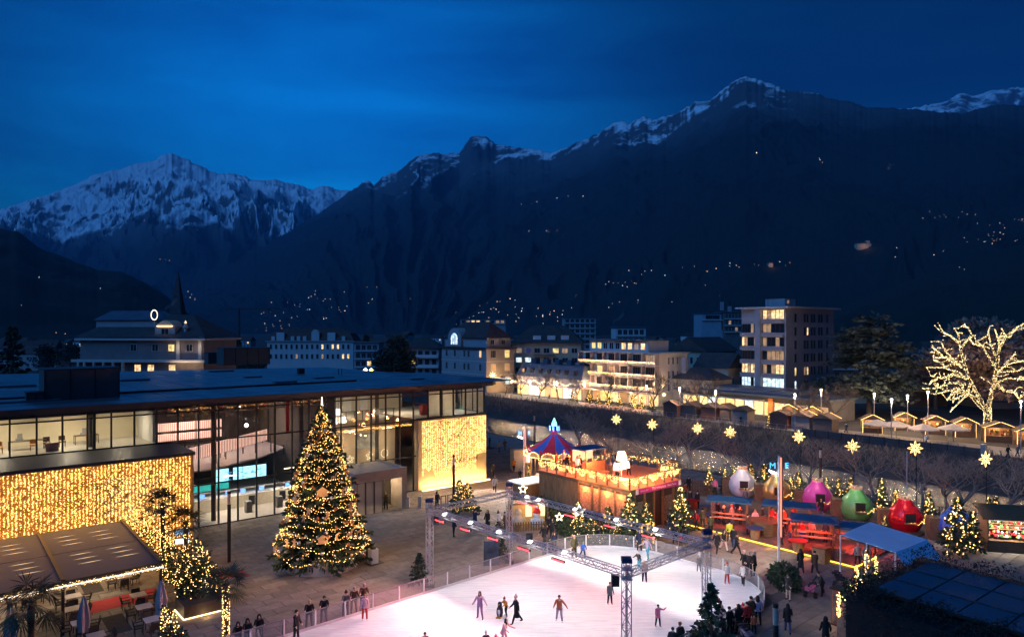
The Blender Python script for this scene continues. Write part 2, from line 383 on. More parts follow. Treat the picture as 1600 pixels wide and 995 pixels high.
# ---------------------------------------------------------------- square paving
m_plaza = mat('square_bed', (.09, .085, .08), .9, scale=2)
m_pav = [mat('paver_%s' % n, c, .78, scale=1.4, var=.22, bump=.25) for n, c in (('dark', (.19, .156, .124)), ('mid', (.225, .184, .146)), ('pale', (.25, .206, .165)))]
pz = T('paved_square', 'wide square of grey brown stone slabs between the glass hall and the rink', 'square', F0, A)
del pz['category'], pz['label']; pz['kind'] = 'structure'
# local: x along the spa front, y away from the square (negative = toward camera)
bed = MB().prism([(-62, .0), (0, 0), (0, 16), (23.5, 16), (23.5, -75), (-62, -75)], -.5, .0).build('slab_bed', m_plaza, pz, 'structure')
rot_i = Matrix.Rotation(-A, 3, 'Z')
def toL(p): return rot_i @ (Vector(p)-F0)
slots = []; camL = toL((0, 0, 0))
rk_c = Vector((.7373*31-.6756*-0, 0, 0))
def in_rink(p):
    a = p.x*.7373+p.y*.6756; b = p.x*.6756-p.y*.7373
    return a < 46 and -38.7 < b < -22.6
y = 16
row = 0
while y > -58:
    h = .92; x = (-60 if y <= .5 else .3)+(row % 2)*.9
    while x < 21.7:
        wd = 1.8; wp = L(x+wd/2, y-h/2)
        if wp.y > 30 and abs(wp.x/wp.y) < .80 and not in_rink(wp): slots.append((x, y-h, wd, h, wp.length, row))
        x += wd
    y -= h; row += 1
slots.sort(key=lambda q: q[4])
def slab(wd, h):
    b = .012; return MB().add([(b, b, 0), (wd-b, b, 0), (wd-b, h-b, 0), (b, h-b, 0), (b*2.2, b*2.2, .03), (wd-b*2.2, b*2.2, .03), (wd-b*2.2, h-b*2.2, .03), (b*2.2, h-b*2.2, .03)],
        [(4, 5, 6, 7), (0, 1, 5, 4), (1, 2, 6, 5), (2, 3, 7, 6), (3, 0, 4, 7)])
sms = [slab(1.8, .92).mesh('paver', m) for m in m_pav]
for q in slots[:300]:
    link('paver', rnd.choice(sms), pz, (q[0], q[1], .004+rnd.uniform(0, .006)), kind='structure')
pm = [MB(), MB(), MB()]
for q in slots[300:]:
    z = .004+rnd.uniform(0, .006); s_ = slab(1.8, .92); k = rnd.randrange(3)
    pm[k].add([(v[0]+q[0], v[1]+q[1], v[2]+z) for v in s_.v], s_.f)
allp = MB()
for k in range(3): allp.add(pm[k].v, pm[k].f, k)
allp.build('paving', m_pav, pz, 'stuff')
# ---------------------------------------------------------------- spa building
sp = T('spa_building', 'long glass spa hall with flat metal roof and warm lit rooms behind the big fir', 'building', F0, A)
RZ0, RZ1 = 11.35, 11.75
m_roof = mat('metal_roof', (.13, .16, .18), .34, .3, scale=.35, var=.3, spec=.6)
m_fascia = mat('roof_fascia', (.06, .05, .045), .5, .3)
def pl(px, py, z):
    q = toL(G(px, py, z)); return (q.x, q.y)
roofpoly = [(-62, -.9), (.5, -.9), pl(742, 592, RZ1), pl(507, 573.5, RZ1), (-62, 60)]
MB().prism(roofpoly, RZ0, RZ1).build('roof', m_roof, sp)
MB().box(-62, -1.0, RZ0-.05, .6, -.9, RZ1+.06).build('roof_edge', m_fascia, sp)
# roof sheets: low seams standing on the roof
sh = [slab(2.53, 3.32).mesh('roof_sheet', mat('metal_roof_%d' % k, (.10+.035*k, .125+.04*k, .145+.04*k), .28+.07*k, .3, scale=.35, var=.3, spec=.6)) for k in range(3)]; shn = 0; shst = MB()
for j in range(14):
    for i in range(24):
        x0 = -58+i*2.6; y0 = -.8+j*3.45
        if y0+3.4 > 42 or (x0 > -14 and y0 > 20+(-x0)*1.2): continue
        if shn < 300: link('roof_sheet', rnd.choice(sh), sp, (x0, y0, RZ1+.004+rnd.uniform(0, .012))); shn += 1
MB().box(-55, 9.6, RZ1+.03, -12, 9.85, RZ1+.22).build('roof_rail', m_steel, sp)
for (px, py, w_, d_, h_) in ((335, 606, 3.2, 1.0, .25), (210, 594, 3.2, 1.2, .28), (345, 580, 3.4, 1.2, .25), (445, 597, 2.6, 1, .25), (505, 590, 2.6, 1, .22), (395, 589, 2.2, .8, .22), (12, 604, 5, 1.4, .25), (650, 592, 2, .8, .2), (40, 626, 5, 2.2, .2)):
    x, y = pl(px, py, RZ1+.1); MB().box(x-w_/2, y-d_/2, RZ1+.015, x+w_/2, y+d_/2, RZ1+h_).build('roof_hatch', mat('hatch_metal', (.14, .16, .18), .4, .3), sp)
x, y = pl(470, 584, RZ1); MB().box(x-.4, y-.4, RZ1, x+.4, y+.4, RZ1+.8).build('roof_vent', m_steel, sp)
for px in (529, 534): 
    x, y = pl(px, 586, RZ1); MB().tube([(x, y, RZ1), (x, y, RZ1+.9)], .05).build('vent_pipe', m_steel, sp)
# plant boxes
def plantbox(px0, px1, pyb, hh, dd, z=RZ1):
    x0, y0 = pl(px0, pyb, z); x1, y1 = pl(px1, pyb-3, z)
    m = MB(); m.box(x0, y0, z, x1, y0+dd, z+hh)
    b = m.build('plant_box', mat('box_metal', (.10, .095, .09), .55, .2, scale=.6), sp)
    n = max(2, int((x1-x0)/1.7)); mm = MB()
    for k in range(n+1): mm.box(x0+(x1-x0)*k/n-.05, y0-.04, z, x0+(x1-x0)*k/n+.05, y0, z+hh-.05)
    mm.box(x0-.06, y0-.06, z+hh, x1+.06, y0+dd+.06, z+hh+.08)
    mm.build('box_seam', m_steel, b)
plantbox(70, 196, 627, 2.7, 4.0)
plantbox(350, 414, 571, 3.0, 4.0); plantbox(326, 348, 569, 2.0, 2.5); plantbox(42, 66, 629, .8, 1.6)
# floor, rear wall, ends
m_floor = mat('hall_floor', (.42, .39, .35), .45, scale=1, var=.08)
MB().box(-35.1, .15, -.2, 0, 22, .05).build('hall_floor', m_floor, sp)
m_back = mat('hall_dark_wall', (.075, .06, .05), .8, scale=.8, var=.3)
MB().box(-60, 22, 0, -.1, 22.3, RZ0).build('rear_wall', m_back, sp)
MB().box(-60, .2, RZ0-.4, -.2, 21.9, RZ0-.01).build('ceiling', mat('hall_ceiling', (.05, .045, .04), .8), sp)
# mullions and transoms
GX = [-32.8-1.75*k for k in range(0, 16)][::-1]+[-32.8+1.75*k for k in range(1, 14)]
full = MB().box(-.06, -.12, 0, .06, .06, RZ0).mesh('mullion', m_steel); upm = MB().box(-.06, -.12, 8.0, .06, .06, RZ0).mesh('mullion', m_steel)
pane_i = 0
for i, x in enumerate(GX):
    up = x < -33.5
    if x > -9.9: continue
    link('mullion', upm if up else full, sp, (x, 0, 0))
for x in (-8.1, -6.35, -4.6, -2.85, -1.1, -.1): link('mullion', upm, sp, (x, 0, 0))
for x in (-31.0, -22.4, -13.7, -41.0, -5.2): # round columns behind the glass
    MB().tube([(x, 1.6, 0.05 if x > -35 else 8), (x, 1.6, RZ0)], .22, 10).build('column', mat('column_paint', (.12, .11, .1), .6), sp)
for (z, x0, x1) in ((3.9, -35, -9.75), (7.9, -35, -9.75), (10.65, -60, 0), (8.03, -60, -35.1), (8.0, -9.7, 0), (.06, -35, -9.75)):
    MB().box(x0, -.09, z-.06, x1, .045, z+.06).build('transom', m_steel, sp)
for i in range(len(GX)-1): # panes
    x0, x1 = GX[i]+.06, GX[i+1]-.06
    zs = ((8.1, 10.58), (10.72, RZ0)) if GX[i] < -34 else ((.13, 3.84), (3.97, 7.83), (7.97, 10.58), (10.72, RZ0))
    for a, b in zs: MB().quad((x0, -.02, a), (x1, -.02, a), (x1, -.02, b), (x0, -.02, b)).build('pane', m_glass, sp)
for x0, x1 in ((-9.9, -8.16), (-8.04, -6.41), (-6.29, -4.66), (-4.54, -2.91), (-2.79, -1.16), (-1.04, -.16)):
    MB().quad((x0, -.02, 8.07), (x1, -.02, 8.07), (x1, -.02, RZ0), (x0, -.02, RZ0)).build('pane', m_glass, sp)
for y0, y1 in ((.1, 2.3), (2.4, 4.6), (4.7, 7)):
    MB().quad((-.02, y0, 8.07), (-.02, y1, 8.07), (-.02, y1, RZ0), (-.02, y0, RZ0)).build('pane', m_glass, sp); MB().box(-.06, y1, 8, .06, y1+.1, RZ0).build('mullion', m_steel, sp)
MB().box(-.3, .2, 0, -.05, 22, 8).build('end_wall', m_limest, sp)
# left block (below the offices) and its ledge
m_lwall = mat('golden_stone', (.5, .31, .13), .8, scale=1, var=.2)
MB().box(-62, -6.2, 0, -35.1, -6.0, 7.75).build('block_wall', m_lwall, sp)
MB().box(-35.1, -6.2, 0, -34.95, 0, 7.75).build('block_end', m_lwall, sp)
MB().box(-62, -6.35, 7.75, -34.85, -.13, 8.0).build('block_roof', mat('ledge_sheet', (.05, .05, .055), .45, .3), sp)
MB().box(-41.9, -6.26, 2.8, -36.9, -6.2, 6.6).build('block_window', mat('pale_screen', (.55, .45, .32), .5, scale=.7, var=.4), sp)
# right block
m_rwall = mat('pale_stone', (.5, .38, .21), .75, scale=.9, var=.07)
MB().box(-9.7, -.35, .0, .0, .15, 7.9).build('right_block_wall', m_rwall, sp)
MB().box(-9.9, -.55, 7.86, .15, .2, 7.98).build('right_block_cap', m_steel, sp)
MB().box(-9.75, -.58, 0, -9.7, .2, 7.9).build('right_block_edge', mat('stone_edge', (.5, .36, .22), .8), sp)
# letters on the right block
def text(name, s, size, mtl, parent, loc, rot, ext=.03, align='CENTER'):
    c = bpy.data.curves.new(name, 'FONT'); c.body = s; c.size = size; c.extrude = ext; c.align_x = align; c.align_y = 'CENTER'
    o = bpy.data.objects.new(name, c); COL.objects.link(o)
    o.data.materials.append(mtl)
    dg = bpy.context.evaluated_depsgraph_get(); me = bpy.data.meshes.new_from_object(o.evaluated_get(dg)); bpy.data.objects.remove(o)
    me.materials.clear(); me.materials.append(mtl)
    q = link(name, me, parent, loc); q.rotation_euler = rot; return q
text('lettering', 'THERME MERAN', .62, mat('bronze_letter', (.22, .09, .03), .5, .4), sp, (-3.7, -.42, 2.75), (R(90), 0, 0), .05)
MB().box(-9.4, -1.0, 0, .1, -.78, .16).build('light_strip', emat('strip_warm', (1, .66, .28), 1.2), sp)
alight('strip_light', (-4.6, -.95, .22), (R(155), 0, 0), (1, .64, .28), 130, 9.2, .15, sp)
# entrance box
ex0, ex1, ey, eh = -20.3, -14.5, -5.9, 4.15
en = sp
m_port = mat('portal_stone', (.36, .30, .24), .8, scale=1.2, var=.12)
MB().box(ex0, ey, eh-.95, ex1, -.13, eh-.2).build('portal_head', m_port, sp)
mm = MB(); mm.box(ex0, ey, eh-.2, ex1, ey+.3, eh); mm.box(ex0, ey+.3, eh-.2, ex0+.3, -.13, eh); mm.box(ex1-.3, ey+.3, eh-.2, ex1, -.13, eh); mm.build('portal_parapet', m_port, sp)
MB().box(ex1-.55, ey, 0, ex1, -.13, eh-.95).build('portal_side', m_port, sp)
MB().box(ex0, ey, 0, ex0+.25, -.13, eh-.95).build('portal_side', m_port, sp)
MB().box(ex0+.25, -2.0, 0, ex1-.55, -1.9, eh-.95).build('portal_back', mat('portal_dark', (.10, .08, .07), .7), sp)
for k in range(3):
    x = ex0+.3+k*.95; d = MB(); fw = .05
    for bx in ((x, 0, x+fw, eh-.95), (x+.9-fw, 0, x+.9, eh-.95), (x+fw, 0, x+.9-fw, fw), (x+fw, eh-.95-fw, x+.9-fw, eh-.95)):
        d.box(bx[0], ey+.08, bx[1], bx[2], ey+.14, bx[3])
    dd = d.build('sliding_door', m_steel, sp); MB().quad((x+fw, ey+.11, fw), (x+.9-fw, ey+.11, fw), (x+.9-fw, ey+.11, eh-1), (x+fw, ey+.11, eh-1)).build('pane', glassmat('door_glass', (.9, .9, .88), .1, .35), dd)
for k in range(2):
    x = ex1-2.1+k*.78; d = MB()
    for bx in ((x, 0, x+.05, eh-.96), (x+.7, 0, x+.75, eh-.96)): d.box(bx[0], ey+2.2, bx[1], bx[2], ey+2.26, bx[3])
    dd = d.build('inner_door', m_steel, sp); MB().quad((x+.05, ey+2.23, .0), (x+.7, ey+2.23, .0), (x+.7, ey+2.23, eh-1), (x+.05, ey+2.23, eh-1)).build('pane', m_glass, dd)
MB().box(ex0+.6, ey+1.2, eh-.99, ex1-.9, ey+1.5, eh-.955).build('portal_lamp', emat('lamp_neutral', (1, .82, .6), 1.2), sp)
plight('portal_glow', (-16.6, ey+1.4, eh-1.25), (1, .74, .46), 60, .3, sp)
MB().box(-13.3, -.3, 1.3, -12.6, -.2, 2.6).build('notice_screen', emat('blue_screen', (.25, .62, 1.), .55), sp)
MB().box(-14.44, -3.2, 2.0, -14.42, -2.4, 3.0).build('side_screen', emat('blue_screen', (.25, .62, 1.), .55), sp)
# ---------------------------------------------------------------- interior of the hall
MB().box(-35, 5.0, .05, -20.5, 5.15, 1.25).build('counter_front', mat('counter_beige', (.42, .37, .29), .6), sp)
MB().box(-35, 4.95, 1.26, -20.5, 6.1, 1.34).build('counter_top', m_white, sp)
for x in (-26.2, -23.0): MB().box(x-.3, 4.9, .2, x+.3, 4.99, 1.1).build('counter_gate', m_black, sp)
for x in (-33.2, -30.9, -28.4, -26.9, -25.0, -22.2): 
    MB().box(x-.25, 5.5, 1.4, x+.25, 5.55, 1.75).build('monitor', emat('monitor_blue', (.12, .3, 1.), .5), sp)
for x in (-27.4, -24.3): MB().box(x-.28, 2.3, .05, x+.28, 2.9, 1.15).build('turnstile', mat('post_grey', (.2, .19, .17), .6), sp)
MB().box(-35, 8.0, 1.5, -27.5, 8.1, 2.1).build('teal_wall', emat('teal_glow', (.03, .5, .45), .16), sp)
MB().box(-35, 7.6, 1.3, -21, 7.9, 1.42).build('rear_shelf', mat('shelf_pink', (.6, .5, .45), .6), sp)
for a, b in ((-28.7, -28.3), (-28.15, -27.2), (-26.7, -25.75), (-25.65, -24.3), (-24.2, -23.2)):
    MB().box(a, 9.0, 2.05, b, 9.1, 3.35).build('advert_screen', emat('advert_cyan', (.30, .72, 1.), .55), sp)
scr = MB()
for k in range(46):
    x = rnd.uniform(-28.5, -23.5); z = rnd.uniform(2.1, 3.2); scr.box(x, 8.97, z, x+rnd.uniform(.06, .4), 8.995, z+rnd.uniform(.03, .14))
scr.build('screen_print', emat('advert_blue', (.1, .4, .8), .3), sp, 'stuff')
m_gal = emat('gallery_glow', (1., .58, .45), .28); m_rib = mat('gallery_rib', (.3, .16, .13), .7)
def gallery(pts, z0, z1, name='gallery_band'):
    m = MB()
    for i in range(len(pts)-1):
        (x0, y0, d0), (x1, y1, d1) = pts[i], pts[i+1]
        m.add([(x0, y0, z0+d0), (x1, y1, z0+d1), (x1, y1, z1+d1), (x0, y0, z1+d0), (x0, y0+.15, z0+d0), (x1, y1+.15, z0+d1), (x1, y1+.15, z1+d1), (x0, y0+.15, z1+d0)],
              [(0, 1, 2, 3), (5, 4, 7, 6), (3, 2, 6, 7), (1, 0, 4, 5)])
    g = m.build(name, m_gal, sp); r_ = MB()
    for i in range(len(pts)-1):
        (x0, y0, d0), (x1, y1, d1) = pts[i], pts[i+1]
        for k in range(4):
            f = k/4; x = x0+(x1-x0)*f; y = y0+(y1-y0)*f; d = d0+(d1-d0)*f; r_.box(x-.03, y-.05, z0+d, x+.03, y-.01, z1+d)
    r_.build('gallery_slats', m_rib, g, 'stuff')
arc = [(-33.4+k*.83, 2.0+.56*k+.006*k*k, 0) for k in range(14)]
gallery(arc, 5.75, 6.95)
gallery([(-37+k*.82, 14, 0) for k in range(14)], 6.1, 6.85); gallery([(-37+k*.82, 14, 0) for k in range(14)], 7.15, 8.0)
MB().prism([(-35, 5), (-30, 5.2), (-24, 8.6), (-19.5, 13), (-19.5, 21.8), (-35, 21.8)], 4.1, 4.25).build('gallery_deck', mat('deck_pale', (.45, .37, .34), .6), sp)
st = MB()
for k in range(40):
    x = rnd.uniform(-36, -19.4); y = rnd.uniform(7, 20); st.box(x-.04, y-.04, 4.25, x+.04, y+.04, rnd.choice((5.3, RZ0-.5, 5.3)))
st.build('interior_posts', m_steel, sp, 'stuff')
fl = MB()   # ceiling trusses, and bulbs added for the lights mirrored in the glass
for k in range(9):
    y = 2+k*2.1; fl.bar((-35, y, 10.2), (-19.2, y, 10.2), .1); fl.bar((-35, y, 10.9), (-19.2, y, 10.9), .1)
    for j in range(16): fl.bar((-35+j, y, 10.2), (-34+j, y, 10.9) if j % 2 else (-35+j, y, 10.9), .05)
fl.build('ceiling_truss', mat('truss_grey', (.3, .28, .26), .5), sp)
fb = MB()
for k in range(380):
    fb.oct((rnd.uniform(-35, -19.5), rnd.uniform(1.0, 9), 10.75-abs(rnd.gauss(0, .32))), rnd.uniform(.025, .05), rnd.choice((0, 0, 0, 1)))
fb.build('mirrored_lights', [emat('dim_gold_bulb', GOLD, .6), emat('red_bulb', (1, .1, .05), .5)], sp, 'stuff')
for x, z0, z1 in ((-24.1, 7.9, 10.9), (-20.4, 10.2, 11.2)): MB().box(x-.16, .9, z0, x+.16, .98, z1).build('hanging_banner', mat('banner_red', (.75, .06, .05), .7), sp)
lm = MB().lathe([(.01, -.2), (.16, -.1), (.2, .0), (.14, .12), (.01, .2)], 10).mesh('globe_lamp', emat('globe_white', (1, .93, .85), 2.5), True)
link('globe_lamp', lm, sp, (-27.3, 3.4, 8.5))
for k, (x, y) in enumerate(((-34, 11), (-30, 17), (-25, 12), (-23, 18))): link('globe_lamp', lm, sp, (x, y, 9.4), scale=.6)
MB().box(-19.4, .3, .05, -19.2, 21.9, RZ0-.4).build('divider_wall', mat('divider_dark', (.14, .115, .09), .7), sp)
m_bei = mat('warm_wall', (.46, .38, .28), .8, scale=.8, var=.06)
MB().box(-19.2, 4.2, .05, -9.9, 4.4, 7.7).build('foyer_wall', m_bei, sp)
MB().box(-19.2, 4.2, 7.7, -9.9, 12, 7.9).build('upper_floor', m_floor, sp)
MB().box(-9.7, .2, 7.9, -.4, 12, 8.0).build('upper_floor', m_floor, sp)
MB().box(-19.2, 11.6, 7.9, -4.5, 11.8, RZ0-.4).build('upper_wall', m_cream, sp)
MB().box(-4.5, 5.5, 8.0, -.4, 5.6, RZ0-.4).build('stair_wall', m_cream, sp)
for x in (-14.2, -12.2, -10.0): MB().box(x-.5, 11.5, 7.95, x+.5, 11.6, 10.1).build('upper_door', m_white, sp)
rg = MB()
for k in range(10): rg.box(-19.1+k, 4.2, 7.9, -19.06+k, 4.25, 8.9)
rg.box(-19.2, 4.19, 8.9, -9.9, 4.26, 8.95); rr = rg.build('gallery_railing', m_steel, sp)
MB().quad((-19.1, 4.22, 7.95), (-9.9, 4.22, 7.95), (-9.9, 4.22, 8.88), (-19.1, 4.22, 8.88)).build('railing_glass', m_glass, rr)
MB().box(-14.8, 4.1, 4.6, -12.2, 4.19, 6.4).build('wall_picture', mat('picture_grey', (.25, .29, .3), .4, scale=1, var=.5), sp)
MB().box(-7.2, 2.5, 8.0, -6.4, 3.2, 9.3).build('red_cabinet', mat('cabinet_red', (.35, .04, .04), .6), sp)
pend = emat('shade_white', (1, .82, .62), .8)
for x, y, z in ((-17.9, 2.4, 9.2), (-18.5, 2.3, 8.3), (-17.3, 2.6, 8.3)):
    MB().lathe([(.42, -.3), (.3, .3)], 12, (x, y, z)).build('pendant_shade', pend, sp); MB().tube([(x, y, z+.3), (x, y, RZ0-.4)], .015, 4).build('pendant_cord', m_black, sp)
g2 = MB()
for k in range(150): g2.oct((-19+9*k/150, .35, 7.55-rnd.random()*.25), .035)
g2.build('window_garland', e_gold, sp, 'stuff')
for cx, cz, kind in ((-17.6, 4.4, 5), (-15.3, 4.5, 5), (-13.5, 4.6, 0), (-18.6, 4.5, 0)):
    d = MB()
    for k in range(34):
        a = k/34*2*math.pi; r_ = .42*(1 if kind == 0 else .72+.28*math.cos(5*a)); d.oct((cx+r_*math.sin(a), .3, cz+r_*math.cos(a)), .03)
    d.build('window_star' if kind else 'window_wreath', e_whb, sp, 'stuff')
# interior lamps (strip luminaires) with their light
for nm, x, y, z, e, c in (('hall', -29, 3.0, 3.75, 85, (1, .85, .66)), ('hall', -23, 3.0, 3.75, 85, (1, .85, .66)), ('hall', -30, 12, 9.8, 110, (1, .78, .70)), ('hall', -23, 14, 9.8, 100, (1, .8, .74)),
                       ('foyer', -16.8, 2.0, 7.0, 45, (1, .74, .44)), ('foyer', -12.2, 2.0, 7.0, 45, (1, .74, .44)), ('upper', -15.5, 8, 10.7, 55, (1, .82, .56)), ('upper', -8, 6, 10.7, 60, (1, .82, .56)), ('upper', -2.2, 3, 10.7, 30, (1, .82, .56)),
                       ('office', -53, 3.2, 10.8, 50, (1, .84, .58)), ('office', -47.5, 3.2, 10.8, 50, (1, .84, .58)), ('office', -42.5, 3.2, 10.8, 50, (1, .84, .58)), ('office', -38.5, 3.0, 10.8, 28, (1, .84, .58))):
    o = MB().box(x-.6, y-.07, z, x+.6, y+.07, z+.06).build('strip_lamp', emat('lamp_neutral', (1, .82, .6), 1.2), sp)
    alight(nm+'_light', (x, y, z-.03), (0, 0, 0), c, e, 1.1, .3, sp)
# offices above the left block
MB().box(-62, .1, 7.9, -36.2, 7.2, 8.04).build('office_floor', m_floor, sp)
MB().box(-62, 6.0, 8.04, -36.4, 6.15, RZ0-.4).build('office_wall', mat('office_cream', (.66, .58, .42), .85, scale=.5, var=.05), sp)
MB().box(-36.5, .4, 8.04, -36.35, 6.0, RZ0-.4).build('office_partition', m_white, sp)
MB().box(-41.1, .2, 8.04, -40.9, .5, RZ0-.4).build('office_column', m_steel, sp)
def desk(x, y, l=1.8):
    t = MB(); t.box(x, y, 8.76, x+l, y+.8, 8.8)
    for a, b in ((0, 0), (l-.05, 0), (0, .75), (l-.05, .75)): t.box(x+a, y+b, 8.04, x+a+.05, y+b+.05, 8.76)
    t.build('desk', mat('desk_brown', (.12, .09, .07), .5), sp)
    t = MB(); t.box(x+.5, y+.4, 8.8, x+1.0, y+.7, 9.0); t.box(x+.6, y+.45, 9.0, x+.95, y+.5, 9.4); t.build('printer', mat('printer_grey', (.3, .3, .3), .5), sp)
def ochair(x, y, m):
    t = MB(); t.box(x-.24, y-.24, 8.46, x+.24, y+.24, 8.52); t.box(x-.24, y+.2, 8.6, x+.24, y+.25, 8.98)
    for a, b in ((-.22, -.22), (.2, -.22), (-.22, .2), (.2, .2)): t.box(x+a, y+b, 8.04, x+a+.03, y+b+.03, 8.6)
    t.build('office_chair', m, sp)
m_or = mat('chair_orange', (.5, .2, .03), .6); m_br = mat('chair_brown', (.1, .045, .03), .6)
desk(-46.6, 3.2, 2.6); desk(-41.9, 3.6); desk(-52, 3.2)
for x, y, m in ((-47.3, 2.6, m_or), (-45.0, 2.5, m_or), (-44.0, 3.2, m_br), (-42.9, 3.2, m_br), (-40.9, 3.1, m_or)): ochair(x, y, m)
MB().box(-48.9, 4.8, 8.04, -47.5, 5.9, 10.1).build('cupboard', m_white, sp); MB().box(-44.3, 1.2, 8.04, -43.4, 1.3, 8.75).build('screen_panel', mat('panel_pink', (.5, .3, .28), .7), sp)
# ---------------------------------------------------------------- light curtains on the two stone walls
def curtain(name, label, x0, x1, y, z0f, z1, n, r, mats, holes=()):
    t = T(name, label, 'light curtain', F0, A); m = MB(); wires = MB()
    cols = int((x1-x0)/.24)
    xs = [x0+(x1-x0)*(k+.5)/cols for k in range(cols)]
    for k in range(n):
        x = rnd.choice(xs)+rnd.gauss(0, .035); z = rnd.uniform(z0f(x), z1)
        if any(h[0] < x < h[2] and h[1] < z < h[3] and rnd.random() < .12 for h in holes): continue
        m.oct((x, y-rnd.uniform(.0, .05), z), r*rnd.uniform(.7, 1.2), 0 if rnd.random() < .75 else 1)
    for x in xs: wires.box(x-.006, y+.02, z0f(x), x+.006, y+.03, z1)
    m.build('bulbs', mats, t, 'stuff'); wires.build('wires', m_wood, t, 'stuff'); return t
curtain('light_curtain', 'golden curtain of fairy lights covering the low stone wall behind the terrace awning', -55, -35.2, -6.3, lambda x:  .6, 7.7, 10500, .029, [e_gold, e_bulb], ((-41.9, 2.8, -36.9, 6.6),))
curtain('light_curtain', 'dense bright golden curtain of fairy lights on the right end wall of the glass hall', -9.2, -.1, -.45, lambda x: 3.3 if x > -1.6 else 1.9-(x+9)*.12+.5*math.sin(x*2.1)+.3*math.sin(x*7), 7.75, 5200, .026, [e_goldb, e_whb])
alight('curtain_glow', tuple(L(-4.6, -.9, 5.2)), (R(-90), 0, A), (1, .56, .2), 170, 9, 5)   # the light those bulbs throw on the square
alight('curtain_glow', tuple(L(-44, -6.9, 4.2)), (R(-90), 0, A), (1, .55, .18), 60, 16, 6)
# ---------------------------------------------------------------- vegetation builders
def spray(m, c, d, l, wd, mi=0, rr=rnd):   # one needle spray: a narrow pointed leaf
    d = d.normalized(); up = Vector((rr.uniform(-1, 1), rr.uniform(-1, 1), rr.uniform(-.2, 1))); s = d.cross(up)
    if s.length < 1e-4: return
    s = s.normalized()*wd; k = len(m.v); e = c+d*l; q = c+d*l*.45
    m.v += [tuple(c), tuple(q+s), tuple(e), tuple(q-s)]; m.f.append((k, k+1, k+2, k+3)); m.i.append(mi)
def conifer(h, r, nb, seed, dens=1., z0=.12, prof=None, spr=.34):
    rr = random.Random(seed); cr = MB(); tr = MB(); tips = []
    tr.tube([(0, 0, 0), (0, 0, h*.5), (0, 0, h*.97)], [h*.018+.02, h*.012+.01, .012], 6)
    for k in range(nb):
        f = (k+rr.random())/nb; f = f**.85; z = h*(z0+(1-z0)*f); R_ = (prof(f) if prof else r*(1-f)**.9)*rr.uniform(.64, 1.14)+.05
        a = rr.uniform(0, 2*math.pi); o = Vector((math.cos(a), math.sin(a), 0)); p = Vector((0, 0, z)); tip = p+o*R_+Vector((0, 0, -R_*rr.uniform(.12, .38)*(1-f)+R_*.25*f))
        tr.tube([p, tip], [.015+.006*h*(1-f)*.5, .006], 3, cap=False); n = max(3, int(R_/.16*dens))
        for i in range(n):
            t = ((i+.4)/n)**.8; c = p.lerp(tip, t); c.z -= .12*R_*math.sin(t*3.1)*.5; side = o.cross(Vector((0, 0, 1)))*(1 if i % 2 else -1)
            for q in range(3):
                d = o*rr.uniform(.3, 1)+side*rr.uniform(.2, 1.1)+Vector((0, 0, rr.uniform(-.7, .25)))
                spray(cr, c, d, rr.uniform(.5, 1.)*spr*(.6+.6*R_/max(r, .3)), rr.uniform(.05, .10)*(spr/.34), 0 if rr.random() < .62 else 1, rr)
        tips.append((p.lerp(tip, rr.uniform(.55, 1.)), f))
    for q in range(10): spray(cr, Vector((0, 0, h*.93)), Vector((rr.uniform(-.5, .5), rr.uniform(-.5, .5), 1)), h*.09, .04, 1, rr)
    return cr, tr, tips
CONI = {}
def put_conifer(name, label, loc, h, lit=0, seed=0, group=None, rel=.34, bm=None, br=.03, cat='tree'):
    key = (round(rel, 2), lit > 0, lit, seed % 3, br)
    if key not in CONI:
        cr, tr, tips = conifer(3.0, 3.0*rel, 90, 100+seed % 3, 1.1)
        lb = MB()
        if lit:
            rr = random.Random(seed+5)
            for k in range(lit):
                p, f = tips[rr.randrange(len(tips))]; q = Vector((0, 0, p.z)).lerp(p, rr.uniform(.5, 1.08)); lb.oct((q.x+rr.gauss(0, .04), q.y+rr.gauss(0, .04), q.z+rr.gauss(0, .05)), br*rr.uniform(.7, 1.25))
        CONI[key] = (cr.mesh('crown', [m_leafd, m_leaf]), tr.mesh('trunk', m_bark), lb.mesh('fairy_lights', bm or e_bulb) if lit else None)
    c, t, l = CONI[key]; o = T(name, label, cat, loc, rnd.uniform(0, 6.3), group); o.scale = (h/3,)*3
    link('crown', c, o); link('trunk', t, o)
    if l: link('fairy_lights', l, o, kind='stuff')
    return o
